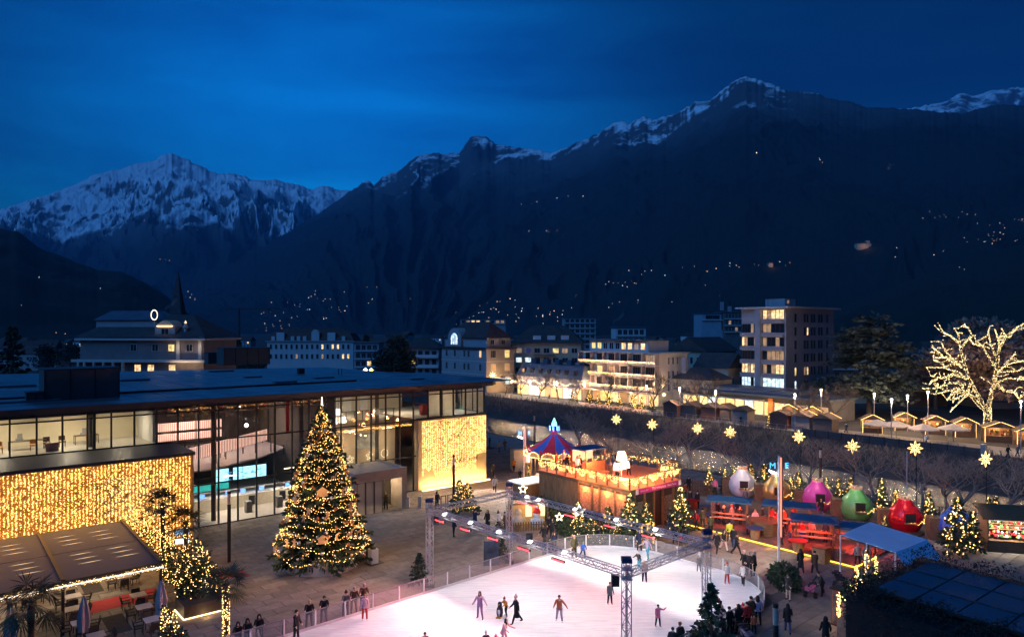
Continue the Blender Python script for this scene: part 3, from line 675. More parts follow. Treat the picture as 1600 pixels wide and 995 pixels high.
def bare(h, spread, seed, levels=5, flat=.35, r0=.16, trunk=.3, kids=3):
    rr = random.Random(seed); tk = MB(); br = MB(); segs = []
    def grow(p, d, l, r, lev):
        q = [p]; dd = d.copy(); n = 3
        for i in range(n):
            dd = (dd+Vector((rr.gauss(0, .16), rr.gauss(0, .16), rr.gauss(0, .10)+.05))).normalized(); q.append(q[-1]+dd*l/n)
        rs = [r*(1-.42*i/n) for i in range(n+1)]
        (tk if lev == 0 else br).tube(q, rs, 6 if lev < 2 else 3, cap=False)
        segs.append((q, rs, lev))
        if lev >= levels: return
        for k in range(kids if lev else 5):
            a = rr.uniform(0, 2*math.pi); out = Vector((math.cos(a), math.sin(a), 0)); sp_ = spread*rr.uniform(.5, 1.15)
            nd_ = (dd*(1-.4*sp_)+out*sp_+Vector((0, 0, flat))).normalized(); st_ = q[-1] if k < 2 or lev == 0 else q[rr.randrange(2, n+1)]
            grow(st_, nd_, l*rr.uniform(.62, .86)*(1.25 if lev == 0 else 1), max(.012, r*.55), lev+1)
    grow(Vector((0, 0, -.05)), Vector((0, 0, 1)), h*trunk, r0, 0)
    zm = max(v[2] for v in br.v); k = h/zm
    for b in (tk, br): b.v = [(x*k, y*k, z*k) for x, y, z in b.v]
    segs = [([p*k for p in q], [r*k for r in rs], lev) for q, rs, lev in segs]
    return tk, br, segs
BARE = {}
def put_bare(name, label, loc, h, seed, group=None, spread=.8, rz=0, trunk=.3, m=None, lit=0, br=.04, bm=None, lev=5, flat=.35, r0=.16):
    key = (seed, spread, lit, lev)
    if key not in BARE:
        tk, b, segs = bare(5., spread, seed, lev, flat, r0, trunk)
        lb = MB()
        rr = random.Random(seed)
        for k in range(lit):
            q, rs, lv = segs[rr.randrange(len(segs))]; i = rr.randrange(len(q)-1); p = q[i].lerp(q[i+1], rr.random()); lb.oct(p, br)
        BARE[key] = (tk.mesh('trunk', m or m_ltwig), b.mesh('branches', m or m_ltwig), lb.mesh('fairy_lights', bm or e_bulb) if lit else None)
    o = T(name, label, 'tree', loc, rz or rnd.uniform(0, 6.28), group); o.scale = (h/5,)*3
    link('trunk', BARE[key][0], o); link('branches', BARE[key][1], o)
    if lit: link('fairy_lights', BARE[key][2], o, kind='stuff')
    return o
def leafcloud(m, blobs, n, size, seed, mi=None):
    rr = random.Random(seed); tot = sum(b[3] for b in blobs)
    for c in blobs:
        for k in range(int(n*c[3]/tot)):
            v = Vector((rr.gauss(0, 1), rr.gauss(0, 1), rr.gauss(0, 1))).normalized()*(rr.random()**.4)
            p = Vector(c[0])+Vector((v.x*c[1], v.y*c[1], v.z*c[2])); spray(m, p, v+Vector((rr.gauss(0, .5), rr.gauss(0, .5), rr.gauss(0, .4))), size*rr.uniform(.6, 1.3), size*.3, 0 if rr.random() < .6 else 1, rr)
# ---------------------------------------------------------------- the great fir on the square
bt = T('christmas_tree', 'giant decorated fir wound with warm light chains standing in a round white tub', 'tree', G(503, 882))
HW = [(882, 70), (872, 75), (860, 74), (845, 71), (830, 66), (815, 60), (800, 54), (785, 51), (770, 47), (755, 44), (740, 41), (725, 35), (710, 30), (700, 27), (685, 21), (670, 16), (655, 11), (643, 6), (634, 2)]
bY = bt.location.y; prz = np.array([(H-(p-HY)/FPX*bY) for p, _ in HW]); prr = np.array([q/FPX*bY for _, q in HW]); BT0, BT1 = 1.1, 12.2
def bprof_z(z): return float(np.interp(z, prz, prr))
cr, tr, tips = conifer(BT1, 3.6, 620, 77, 1.45, BT0/BT1, lambda f: bprof_z(BT0+(BT1-BT0)*f)*1.04, .42)
cr.build('crown', [m_leafd, m_leaf], bt); tr.build('trunk', m_bark, bt)
lb = MB(); rr = random.Random(4)
zc = 1.1; NG = 15
for g in range(NG):       # garlands that sag round the tree
    z0 = 1.6+(g/NG)**1.02*10; r0 = bprof_z(z0)*.99; n = max(16, int(2*math.pi*r0/.18)); ph = rr.uniform(0, 6)
    for k in range(n):
        a = 2*math.pi*k/n; z = z0+.22*math.sin(a*2+ph)+.13*math.sin(a*5+ph)-.28*abs(math.sin(a*3.5+ph))*(1-g/NG)+rr.gauss(0, .03); r_ = bprof_z(z)*rr.uniform(.93, 1.05)
        lb.oct((r_*math.cos(a), r_*math.sin(a), z), rr.uniform(.021, .032))
for k in range(2300):
    z = 1.2+11*rr.random()**.75; r_ = bprof_z(z)*rr.uniform(.8, 1.04); a = rr.uniform(0, 6.3); lb.oct((r_*math.cos(a), r_*math.sin(a), z), rr.uniform(.013, .024))
lb.build('fairy_lights', e_fir, bt, 'stuff')
m_bauble = mat('bauble_gold', (.6, .38, .14), .25, .6); m_ginger = mat('plywood_figure', (.55, .33, .16), .7, var=.1)
bb = [MB().lathe([(.01, -.11), (.08, -.08), (.115, 0), (.08, .08), (.01, .11)], 8).mesh('bauble', m, True) for m in (m_bauble, mat('bauble_copper', (.45, .17, .07), .3, .6), mat('bauble_silver', (.6, .58, .55), .25, .7))]
for k in range(140):
    z = 1.2+10*rr.random()**.8; a = rr.uniform(-math.pi, .3) ; r_ = bprof_z(z)*1.02; link('bauble', rr.choice(bb), bt, (r_*math.cos(a), r_*math.sin(a), z-.1), scale=rr.uniform(.8, 1.5))
def fig_mesh(kind):
    m = MB(); y0, y1 = -.02, .02
    def pr(poly): m.xf(Matrix()); k = len(poly); m.add([(x, y0, z) for x, z in poly]+[(x, y1, z) for x, z in poly], [tuple(range(k)), tuple(range(k, 2*k))[::-1]]+[(i, k+i, k+(i+1) % k, (i+1) % k) for i in range(k)])
    if kind == 0: pr([(-.05, .25), (-.3, .3), (-.3, .2), (-.12, .1), (-.25, -.35), (-.12, -.38), (0, -.1), (.12, -.38), (.25, -.35), (.12, .1), (.3, .2), (.3, .3), (.05, .25), (.13, .36), (.1, .5), (-.1, .5), (-.13, .36)])
    elif kind == 1:
        o = [(.5*math.cos(t), .5*math.sin(t)) for t in [R(60+k*24) for k in range(11)]]; i_ = [(.16+.38*math.cos(t), .38*math.sin(t)) for t in [R(285-k*21) for k in range(11)]]; pr(o+i_)
    elif kind == 2: pr([(-.45, -.35), (.45, -.35), (.45, .1), (.6, .1), (.0, .55), (-.6, .1), (-.45, .1)])
    else: pr([(-.45, -.4), (-.36, -.4), (-.3, -.1), (.15, -.1), (.2, -.4), (.3, -.4), (.3, .05), (.38, .3), (.55, .35), (.52, .45), (.36, .5), (.22, .42), (.15, .15), (-.42, .15)])
    return m.mesh('tree_figure', m_ginger)
FM = [fig_mesh(k) for k in range(4)]
for (px, py, kd, s_) in ((545, 768, 1, .75), (516, 770, 2, .8), (474, 782, 0, .7), (497, 800, 0, .6), (525, 806, 0, .65), (553, 797, 0, .8), (462, 812, 2, .5), (490, 812, 0, .6), (543, 840, 1, .6), (522, 846, 2, .75), (556, 836, 3, .7), (566, 832, 3, .7), (445, 858, 3, .8), (468, 852, 0, .75), (480, 851, 0, .7), (504, 850, 3, .6), (535, 722, 0, .5), (508, 735, 0, .5), (500, 715, 0, .4), (520, 672, 0, .4), (492, 690, 1, .4), (470, 748, 0, .5), (530, 745, 3, .5), (556, 818, 0, .6)):
    q = P(px, py, bY)-bt.location; r_ = bprof_z(q.z)*1.04; x = max(-r_*.95, min(r_*.95, q.x)); y = -math.sqrt(max(.01, r_*r_-x*x)); z = q.z+y*(-.0)-.0
    Yp = bY+y; z = H-(py-HY)/FPX*Yp; r_ = bprof_z(z)*1.05; y = -math.sqrt(max(.01, r_*r_-x*x))
    link('tree_figure', FM[kd], bt, (x, y, z), math.atan2(y, x)+math.pi/2, scale=s_)
MB().tube([(0, 0, 12.1), (0, 0, 12.85)], [.07, .02], 6).build('tree_top', emat('top_light', (1, .85, .6), 1.6), bt)
tub = MB(); tub.lathe([(2.75, .032), (2.85, .95), (2.6, .95), (2.55, .8)], 40); tub.build('tub', mat('tub_fabric', (.52, .49, .46), .8, scale=1, var=.1), bt, smooth=False)
bx = MB(); rr2 = random.Random(9)
for k in range(380):
    a = rr2.uniform(0, 6.3); p = Vector((2.75*math.cos(a), 2.75*math.sin(a), rr2.uniform(.55, 1.3))); spray(bx, p, Vector((math.cos(a)*.6, math.sin(a)*.6, rr2.uniform(-1.4, .1))), rr2.uniform(.3, .6), .07, k % 2, rr2)
bx.build('hanging_twigs', [m_leafd, m_leaf], bt)
plight('fir_glow', tuple(bt.location+Vector((2.2, -3.9, 3))), (1, .6, .26), 34, .8)
plight('fir_glow', tuple(bt.location+Vector((-2.6, -3.6, 2.6))), (1, .6, .26), 34, .8)
plight('fir_glow', tuple(bt.location+Vector((.4, -3.3, 6.5))), (1, .6, .26), 26, .8)
plight('fir_glow', tuple(bt.location+Vector((4.4, 1.0, 2.6))), (1, .6, .26), 26, .8)
t = T('litter_bin', 'white square bin on a plate right of the big decorated fir', 'bin', G(583, 880), A)
MB().box(-.3, -.3, .06, .3, .3, 1.15).build('body', m_white, t); MB().box(-.55, -.5, .033, .7, .5, .06).build('base_plate', m_steel, t); MB().lathe([(.24, 1.15), (.2, 1.3), (.05, 1.36)], 10).build('lid', m_steel, t)
t = T('fir_cutting', 'low dark fir bush beside the white bin', 'bush', G(571, 872)); cm = MB(); leafcloud(cm, [((0, 0, .6), .55, .6, 1)], 500, .35, 5); cm.build('foliage', [m_leafd, m_leaf], t)
# ---------------------------------------------------------------- terrace awning and its furniture
PZ = 3.2
ag = T('terrace_awning', 'large dark fabric awning on steel posts in front of the golden light wall', 'awning', F0, A)
m_awn = mat('awning_fabric', (.055, .062, .085), .55, scale=.5, var=.1, spec=.5)
lines = [-40.4, -45.7, -51.0, -56.3]
yb, yf = -6.9, -18.6
zb, zf = PZ+.25, PZ
for k in range(3):
    x1, x0 = lines[k]-.1, lines[k+1]+.1; ym = (yb+yf)/2
    m = MB()
    for a, b, za, zb_ in ((yb-.05, ym+.02, zb, (zb+zf)/2), (ym-.02, yf+.05, (zb+zf)/2-.01, zf)):
        m.add([(x0, a, za), (x1, a, za), (x1, b, zb_), (x0, b, zb_), (x0, a, za-.04), (x1, a, za-.04), (x1, b, zb_-.04), (x0, b, zb_-.04)], [(0, 3, 2, 1), (4, 5, 6, 7), (0, 1, 5, 4), (3, 7, 6, 2), (0, 4, 7, 3), (1, 2, 6, 5)])
    p = m.build('awning_sheet', m_awn, ag)
    sl = MB()
    for j in range(6):
        for i in range(2):
            y = yb-2.0-j*1.05-(1.6 if j > 2 else 0); z = zb+(zf-zb)*(yb-y)/(yb-yf)+.012; x = x0+1.25+i*2.1+.1*j
            sl.add([(x-.75, y, z), (x, y-.07, z), (x+.75, y, z), (x, y+.07, z)], [(0, 1, 2, 3)])
    sl.build('vent_slits', emat('slit_light', (1, .68, .34), .22), p, 'stuff')
for x in lines:
    MB().bar((x, yb, zb+.02), (x, yf, zf+.02), .2, h=.22).build('beam', mat('awning_beam', (.11, .07, .045), .5, .2), ag)
    MB().box(x-.08, yf, 0, x+.08, yf+.16, zf-.1).build('post', m_steel, ag); MB().box(x-.08, yb-.1, 0, x+.08, yb, zb-.1).build('post', m_steel, ag)
MB().box(lines[-1], yf-.13, zf-.16, lines[0]+.1, yf-.02, zf+.08).build('gutter', m_steel, ag)
MB().box(lines[-1], yf-.2, zf-.24, lines[0]+.1, yf-.15, zf-.2).build('light_tube', emat('tube_white', (1, .93, .82), .55), ag)
fl = MB(); rr = random.Random(2)
for k in range(560):
    x = lines[-1]+16*k/560; fl.oct((x, yf-.2-rr.random()*.08, zf-.02-rr.random()*.34), rr.uniform(.012, .02), rr.choice((0, 0, 1)))
fl.build('fringe_lights', [e_bulb, e_whb], ag, 'stuff')
for x in (-43, -48.5, -53.5):
    alight('awning_light', (x, -12, PZ-.2), (0, 0, 0), (1, .80, .58), 34, 3, 6, ag)
rb = MB().lathe([(.01, -.13), (.1, -.08), (.13, 0), (.1, .08), (.01, .13)], 8).mesh('red_bauble', mat('bauble_red', (.5, .01, .02), .25, .3), True)
for k in range(9): link('red_bauble', rb, ag, (-41-k*1.15, yf+2.5+(k % 3)*.6, 2.45+.2*(k % 2)))
# tables, chairs
m_ttop = mat('table_top', (.55, .47, .42), .6, scale=2); m_rat = mat('rattan', (.05, .042, .038), .7, scale=8, var=.3)
def table_mesh():
    a = MB(); a.box(-.45, -.45, .72, .45, .45, .76)
    b = MB(); b.box(-.04, -.04, .04, .04, .04, .72); b.box(-.32, -.04, .0, .32, .04, .04); b.box(-.04, -.32, 0, .04, .32, .04)
    return a.mesh('table_top', m_ttop), b.mesh('pedestal', m_black)
tm_ = table_mesh()
sA = MB(); sA.box(-.25, -.24, .40, .25, .24, .46)
sB = MB(); sB.add([(-.27, .2, .46), (.27, .2, .46), (.27, .27, .46), (-.27, .27, .46), (-.25, .3, .86), (.25, .3, .86), (.25, .36, .84), (-.25, .36, .84)], [(0, 1, 5, 4), (2, 3, 7, 6), (4, 5, 6, 7), (1, 2, 6, 5), (3, 0, 4, 7)])
sB.box(-.29, -.2, .62, -.25, .25, .66); sB.box(.25, -.2, .62, .29, .25, .66)
sL = MB().box(-.02, -.02, 0, .02, .02, .42)
cmesh = (sA.mesh('seat', m_rat), sB.mesh('backrest', m_rat), sL.mesh('leg', m_black))
spots = [(216, 929, 'beside the right end of the red carpet'), (225, 947, 'in front of the carpet table'), (238, 967, 'behind the right closed parasol'), (193, 900, 'under the right awning fringe'),
         (114, 931, 'right of the middle awning post'), (112, 951, 'hidden by the middle awning post'), (125, 972, 'left of the left closed parasol'), (150, 992, 'at the bottom edge'), (62, 905, 'deep under the left awning bay'), (40, 930, 'behind the dark palm')]
ci = 0
for k, (px, py, wh) in enumerate(spots):
    p = G(px, py, .75); p.z = .03
    t = T('terrace_table', 'square pale terrace table '+wh, 'table', p, A, 'terrace tables'); link('table_top', tm_[0], t); link('pedestal', tm_[1], t)
    for j in range(4):
        a = A+j*math.pi/2+rnd.uniform(-.15, .15); q = p+Vector((math.sin(a), -math.cos(a), 0))*-.72
        c = T('terrace_chair', '%s wicker chair at table %s' % (('far', 'left', 'near', 'right')[j], wh), 'chair', q, a, 'terrace chairs')
        link('seat', cmesh[0], c); link('backrest', cmesh[1], c)
        for sx in (-.22, .22):
            for sy in (-.2, .22): link('leg', cmesh[2], c, (sx, sy, 0))
def sheet(name, label, cat, pts, m, z=.045):
    q = [G(*p, z) for p in pts]; mb = MB().add([tuple(p) for p in q]+[(p.x, p.y, p.z-.012) for p in q], [(3, 2, 1, 0)]+[(i, (i+1) % 4, 4+(i+1) % 4, 4+i) for i in range(4)])
    return tag(mb.build(name, m), label, cat)
m_carpet = mat('carpet_red', (.42, .03, .035), .9, scale=3, var=.12)
sheet('red_carpet', 'long red carpet running between the terrace tables', 'carpet', [(138, 959), (139, 941), (243, 917), (244, 934)], m_carpet)
sheet('red_carpet', 'short red carpet on the square behind the front palm', 'carpet', [(318, 905), (352, 892), (378, 889), (391, 899)], m_carpet, .05)
m_mat = mat('mat_brown', (.05, .042, .04), .95, scale=5, var=.3)
sheet('floor_mat', 'dark rectangular mat in front of the red carpet', 'mat', [(174, 991), (157, 965), (191, 957.5), (208, 983)], m_mat)
sheet('floor_mat', 'dark rectangular mat behind the red carpet under the fringe', 'mat', [(133, 929), (125, 913.6), (155, 908.5), (163, 922)], m_mat)
def parasol(px, py, h, label):
    t = T('closed_parasol', label, 'parasol', G(px, py), .3, 'closed parasols')
    MB().tube([(0, 0, 0), (0, 0, h)], .04, 8).build('pole', m_steel, t); m = MB(); k = 12
    for i in range(8):
        f = i/7; r0 = .07+.30*math.sin(min(1, f*1.15)*1.9)*(1 if f < .85 else .85); z = h-.05-f*2.0
        for j in range(k):
            a = 2*math.pi*j/k; r_ = r0*(1 if j % 2 else .62); m.v.append((r_*math.cos(a), r_*math.sin(a), z))
    for i in range(7):
        for j in range(k): m.f.append((i*k+j, i*k+(j+1) % k, (i+1)*k+(j+1) % k, (i+1)*k+j)); m.i.append(0)
    m.build('canopy', mat('parasol_grey', (.36, .34, .36), .85, scale=2), t); MB().lathe([(.35, 0), (.35, .08), (.06, .1)], 12).build('foot', m_conc, t)
parasol(252, 985, 3.07, 'tall grey parasol folded up beside the lit planter'); parasol(131, 1005, 2.75, 'grey parasol folded up left of the dark floor mat'); parasol(17, 1010, 2.4, 'grey parasol folded up by the dark palm')
# ---------------------------------------------------------------- palms and lit planters by the terrace
def palm(px, py, h, label, rad=1.5, lit=0, seed=1, droop=.9):
    rr = random.Random(seed); t = T('fan_palm', label, 'palm', G(px, py), 0, 'fan palms')
    tk = MB(); tk.tube([(0, 0, 0), (.03, 0, h*.5), (0, .02, h)], [.17, .15, .2], 9); tk.build('trunk', mat('palm_trunk', (.09, .065, .045), .95, scale=9, var=.5, bump=.6), t)
    for k in range(26):
        a = k*2.399; el = R(rr.uniform(-35, 75)); d = Vector((math.cos(a)*math.cos(el), math.sin(a)*math.cos(el), math.sin(el))); c0 = Vector((0, 0, h)); l = rad*rr.uniform(.45, .6); c1 = c0+d*l; c1.z -= .1*l
        f = MB(); f.tube([c0, c1], [.02, .012], 3, cap=False); s_ = d.cross(Vector((0, 0, 1))).normalized(); u_ = s_.cross(d)
        for j in range(17):
            b = R(-105+210*j/16); dd = (d*math.cos(b)+s_*math.sin(b)).normalized(); ll = rad*.62*(1-.25*abs(b)/1.8)*rr.uniform(.85, 1.1); e = c1+dd*ll; e.z -= droop*.3*ll*rr.uniform(.6, 1.4); md = c1.lerp(e, .5)+Vector((0, 0, .05)); wv = dd.cross(u_).normalized()*.035
            f.add([tuple(c1), tuple(md+wv), tuple(e), tuple(md-wv)], [(0, 1, 2, 3)], 0)
        f.build('frond', [mat('palm_leaf', (.045, .06, .028), .55, scale=2, var=.3)], t)
    if lit:
        m = MB()
        for k in range(lit):
            a = rr.uniform(0, 6.3); z = rr.uniform(.2, h*.98); m.oct((.19*math.cos(a), .19*math.sin(a), z), .03)
        m.build('fairy_lights', e_bulb, t, 'stuff')
    return t
palm(254, 898, 5.2, 'tallest fan palm with lit trunk in front of the light wall', 1.55, 160, 3)
palm(290, 892, 3.6, 'fan palm leaning over the blue screens right of the tall one', 1.6, 90, 4)
palm(353, 1012, 3.6, 'fan palm with lit trunk standing alone on the square', 1.45, 170, 5)
palm(48, 1040, 3.4, 'dark unlit fan palm in front of the awning', 1.9, 0, 6, 1.4)
def bushlit(name, label, pts, n, size, lights, seed, br=.03, leaf=True):
    rr = random.Random(seed); c = Vector(pts[0][0]); t = T(name, label, 'shrub', (c.x, c.y, 0), 0)
    m = MB(); blobs = [(Vector(p)-Vector((c.x, c.y, 0)), r, hz_, r*r*hz_) for p, r, hz_ in pts]; leafcloud(m, blobs, n, size, seed)
    m.build('foliage', [m_leafd, m_leaf], t); lb = MB()
    for k in range(lights):
        b = rr.choice(blobs); v = Vector((rr.gauss(0, 1), rr.gauss(0, 1), rr.gauss(0, 1))).normalized(); p = b[0]+Vector((v.x*b[1], v.y*b[1], v.z*b[2]))*rr.uniform(.7, 1.1)
        if p.z > .05: lb.oct(p, br*rr.uniform(.8, 1.2))
    if lights: lb.build('fairy_lights', e_bulb, t, 'stuff')
    return t
def gp(px, py, z): q = G(px, py); return (q.x, q.y, z)
bushlit('lit_shrub', 'bushy shrub sparkling with lights in the underlit corner planter', [(gp(318, 945, 1.0), 1.5, .9), (gp(312, 940, 1.9), .9, 1.0), (gp(303, 930, 2.6), .5, 1.5), (gp(318, 938, 2.3), .45, 1.5), (gp(330, 945, 1.6), .5, 1.1), (gp(296, 940, 1.0), .8, .9)], 3200, .22, 400, 1)
bushlit('lit_shrub', 'lit shrub along the wall right of the awning corner', [(gp(268, 905, 1.2), .9, 1.1), (gp(280, 915, .9), 1.0, .8), (gp(262, 890, 2.), .5, 1.6)], 1500, .2, 240, 2)
bushlit('lit_shrub', 'hanging lit greenery above the terrace behind the tall palm', [(gp(225, 880, 2.3), 1.2, 1.6), (gp(240, 885, 1.8), 1.1, 1.5), (gp(212, 875, 3.2), 1.0, .9)], 900, .2, 420, 3)
bushlit('lit_shrub', 'sparse lit shrub at the bottom edge right of the parasol', [(gp(268, 1030, .9), .9, .8), (gp(257, 1020, 1.7), .25, 1.0), (gp(271, 1020, 1.5), .25, .9)], 900, .2, 130, 7)
pt = T('corner_planter', 'dark low planter box with a glowing underside at the terrace corner', 'planter', G(312, 955), A)
MB().box(-1.2, -1.0, .16, 1.0, 1.0, .9).build('box', mat('planter_brown', (.06, .045, .035), .6), pt); MB().box(-1.1, -.9, .035, .9, .9, .16).build('plinth', m_black, pt)
MB().box(-1.2, -1.06, .1, 1.0, -1.01, .16).build('light_strip', emat('strip_warm', (1, .66, .28), 1.2), pt); MB().box(-1.26, -1.0, .1, -1.21, 1.0, .16).build('light_strip', emat('strip_warm', (1, .66, .28), 1.2), pt)
for q in ((.0, -1.4, .25), (-1.6, 0, .25)): plight('strip_glow', q, (1, .66, .3), 3, .2, pt)
sg = T('screen_sign', 'pair of blue lit screens on a post by the light wall', 'sign', G(285, 880), R(20))
MB().tube([(0, .08, 0), (0, .08, 3.0)], .06, 8).build('post', m_steel, sg)
for z, c in ((2.45, .35), (1.75, .9)):
    o = MB().box(-.55, -.06, z-.25, .55, .05, z+.25).build('screen_case', m_black, sg); MB().box(-.5, -.075, z-.2, .5, -.062, z+.2).build('screen', emat('screen_pale%d' % int(c*10), (.35, .62, 1.), c*.8), o)
# ---------------------------------------------------------------- lamp posts and lit masts
def lamp_post(loc, h, label):
    t = T('lamp_post', label, 'lamp post', loc, 0, 'dark lamp columns'); MB().tube([(0, 0, 0), (0, 0, h-1.0)], .135, 12).build('pole', m_steel, t)
    MB().tube([(0, 0, h-1.0), (0, 0, h-.2)], .125, 12).build('lantern', mat('frosted_lamp', (.5, .38, .3), .3), t); MB().tube([(0, 0, h-.2), (0, 0, h)], .14, 12).build('cap', m_steel, t); return t
lamp_post(G(358, 878), 5.5, 'dark lamp column on the open square left of the big fir')
lamp_post(G(709, 792), 5.3, 'dark lamp column in front of the bright golden wall')
p = G(820, 700); lamp_post(Vector((39*.315, 33, 0)) if False else Vector((12.35, 33, 0)), 5.2, 'dark lamp column with frosted head close by the rink end')
lamp_post(rayu(835, 70), 5.4, 'dark lamp column behind the kiosk by the river'); lamp_post(rayu(1282, 70), 6.0, 'dark lamp column behind the pink bauble hut')
def mast(loc, h, label, s0, tgt):
    t = T('light_mast', label, 'mast', loc, 0, 'white light masts'); MB().tube([(0, 0, 0), (0, 0, h)], [.11, .075], 10).build('pole', mat('mast_white', (.6, .58, .58), .5), t)
    MB().box(.1, -.06, 2.6, .2, .04, h-.15).build('light_bar', emat('bar_red', (1, .24, .14), .42), t)
    MB().box(.2, -.08, 2.6, .26, .06, h-.15).build('bar_back', m_steel, t)
    text('neon_letter', 'M', .6, emat('neon_blue', (.06, .4, 1.), .55), t, (-.5, -.1, h-.75), (R(90), 0, R(-15)), .04); text('neon_letter', 'E', .6, emat('neon_blue', (.06, .4, 1.), .55), t, (.55, -.1, h-.75), (R(90), 0, R(15)), .04)
    o = MB().add([(-.75, -.12, h-1.2), (-.25, -.12, h-1.42), (-.2, .1, h-1.36), (-.7, .1, h-1.14), (-.72, -.1, h-1.1), (-.22, -.1, h-1.3), (-.2, .1, h-1.28), (-.7, .1, h-1.06)], [(0, 1, 2, 3), (7, 6, 5, 4), (0, 4, 5, 1), (1, 5, 6, 2), (2, 6, 7, 3), (3, 7, 4, 0)]).build('floodlight', emat('flood_white', (.9, .95, 1), 3), t)
    l = bpy.data.lights.new('flood_beam', 'SPOT'); l.energy = s0; l.spot_size = R(105); l.spot_blend = .5; l.color = (1, .84, .72); l.shadow_soft_size = .2; q = bpy.data.objects.new('flood_beam', l); COL.objects.link(q); q.parent = t; q.location = (-.5, -.25, h-1.5); q.rotation_euler = (tgt-loc-Vector((-.5, -.25, h-1.5))).to_track_quat('-Z', 'Y').to_euler()
mast(G(1217, 893), 8.65, 'white mast with red light bar and blue letters beside the rink', 900, G(1080, 850))
mast(G(819, 757), 6.75, 'white mast with red light bar and blue letters beside the carousel', 2600, G(600, 850))
# ---------------------------------------------------------------- ice rink
RA = R(42.5); ea = Vector((math.cos(RA), math.sin(RA), 0)); eb = Vector((math.sin(RA), -math.cos(RA), 0))
def K(a, b, z=0.): return ea*a+eb*b+Vector((0, 0, z))     # rink frame: a along the rink, b across it
B0, B1, A1, RR = -39.05, -22.3, 46.4, 5.6
def outline(ofs=0., a0=6., n=10):
    p = [(a0, B0-ofs)]; r = RR+ofs
    for c, t0 in (((A1-RR, B0+RR), -90), ((A1-RR, B1-RR), 0)):
        for k in range(n+1):
            t = R(t0+90*k/n); p.append((c[0]+r*math.cos(t), c[1]+r*math.sin(t)))
    p.append((a0, B1+ofs)); return p
m_ice = mat('ice', (.78, .78, .80), .38, scale=.8, var=.10, spec=.4)
def _ice():
    t = m_ice.node_tree; b = t.nodes['Principled BSDF']; co = t.nodes.new('ShaderNodeTexCoord'); wv = t.nodes.new('ShaderNodeTexNoise')
    mp = t.nodes.new('ShaderNodeMapping'); mp.inputs['Scale'].default_value = (.35, 5, 1); mp.inputs['Rotation'].default_value = (0, 0, .9)
    wv.inputs['Scale'].default_value = 1.1; wv.inputs['Detail'].default_value = 5; wv.inputs['Distortion'].default_value = 2.2
    r = t.nodes.new('ShaderNodeMapRange'); r.inputs[3].default_value = .3; r.inputs[4].default_value = .6
    t.links.new(co.outputs['Object'], mp.inputs[0]); t.links.new(mp.outputs[0], wv.inputs['Vector']); t.links.new(wv.outputs['Fac'], r.inputs[0]); t.links.new(r.outputs[0], b.inputs['Roughness'])
    bp = t.nodes.new('ShaderNodeBump'); bp.inputs['Strength'].default_value = .12; bp.inputs['Distance'].default_value = .02; t.links.new(wv.outputs['Fac'], bp.inputs['Height']); t.links.new(bp.outputs[0], b.inputs['Normal'])
def _ice2():
    t = m_ice.node_tree; b = t.nodes['Principled BSDF']; n = [q for q in t.nodes if q.type == 'TEX_NOISE'][-1]; r = t.nodes.new('ShaderNodeValToRGB'); r.color_ramp.elements[0].position = .36; r.color_ramp.elements[0].color = (.66, .67, .71, 1); r.color_ramp.elements[1].position = .6; r.color_ramp.elements[1].color = (.84, .84, .85, 1)
    t.links.new(n.outputs['Fac'], r.inputs[0]); t.links.new(r.outputs[0], b.inputs['Base Color'])
_ice(); _ice2()
rk = T('ice_rink', 'white ice rink with rounded corners behind clear boards', 'ice rink')
ol = [K(a, b) for a, b in outline(.0)]
MB().prism([(p.x, p.y) for p in ol], .02, .16).build('ice', m_ice, rk)
m_board = mat('board_white', (.66, .64, .66), .5, var=.05); m_bglass = glassmat('board_glass', (.80, .74, .76), .08, .16); m_rail = mat('board_rail', (.22, .2, .22), .4, .4)
pts = outline(.06)
dense = []      # points every 1.95 m along the boards
seg = [0.]
for i in range(1, len(pts)): seg.append(seg[-1]+math.dist(pts[i], pts[i-1]))
tot = seg[-1]; n = int(tot/1.95)
def at(d):
    i = max(1, min(len(seg)-1, int(np.searchsorted(seg, d)))); f = (d-seg[i-1])/max(1e-6, seg[i]-seg[i-1]); return (pts[i-1][0]+(pts[i][0]-pts[i-1][0])*f, pts[i-1][1]+(pts[i][1]-pts[i-1][1])*f)
pm = MB().box(-.045, -.05, .05, .045, .05, 1.2).mesh('board_post', m_board)
for k in range(n):
    p0, p1, pmid = at(k*tot/n), at((k+1)*tot/n), at((k+.5)*tot/n)
    near = p0[1] > -24 and p1[1] > -24 and k > n*.6
    q = K(*p0); d = K(*p1)-q; link('board_post', pm, rk, (q.x, q.y, .0), math.atan2(d.y, d.x))
    g = MB(); kb = MB(); rl = MB(); sub = [p0, at((k+.33)*tot/n), at((k+.67)*tot/n), p1]
    for i in range(3):
        a_, b_ = K(*sub[i]), K(*sub[i+1]); z = Vector((0, 0, 1))
        g.quad(a_+z*.30, b_+z*.30, b_+z*1.16, a_+z*1.16); kb.bar(a_+z*.17, b_+z*.17, .05, h=.26); rl.bar(a_+z*1.19, b_+z*1.19, .06, h=.06)
    g.build('board_panel', m_bglass, rk); kb.build('kick_board', m_board, rk); rl.build('top_rail', m_rail, rk)
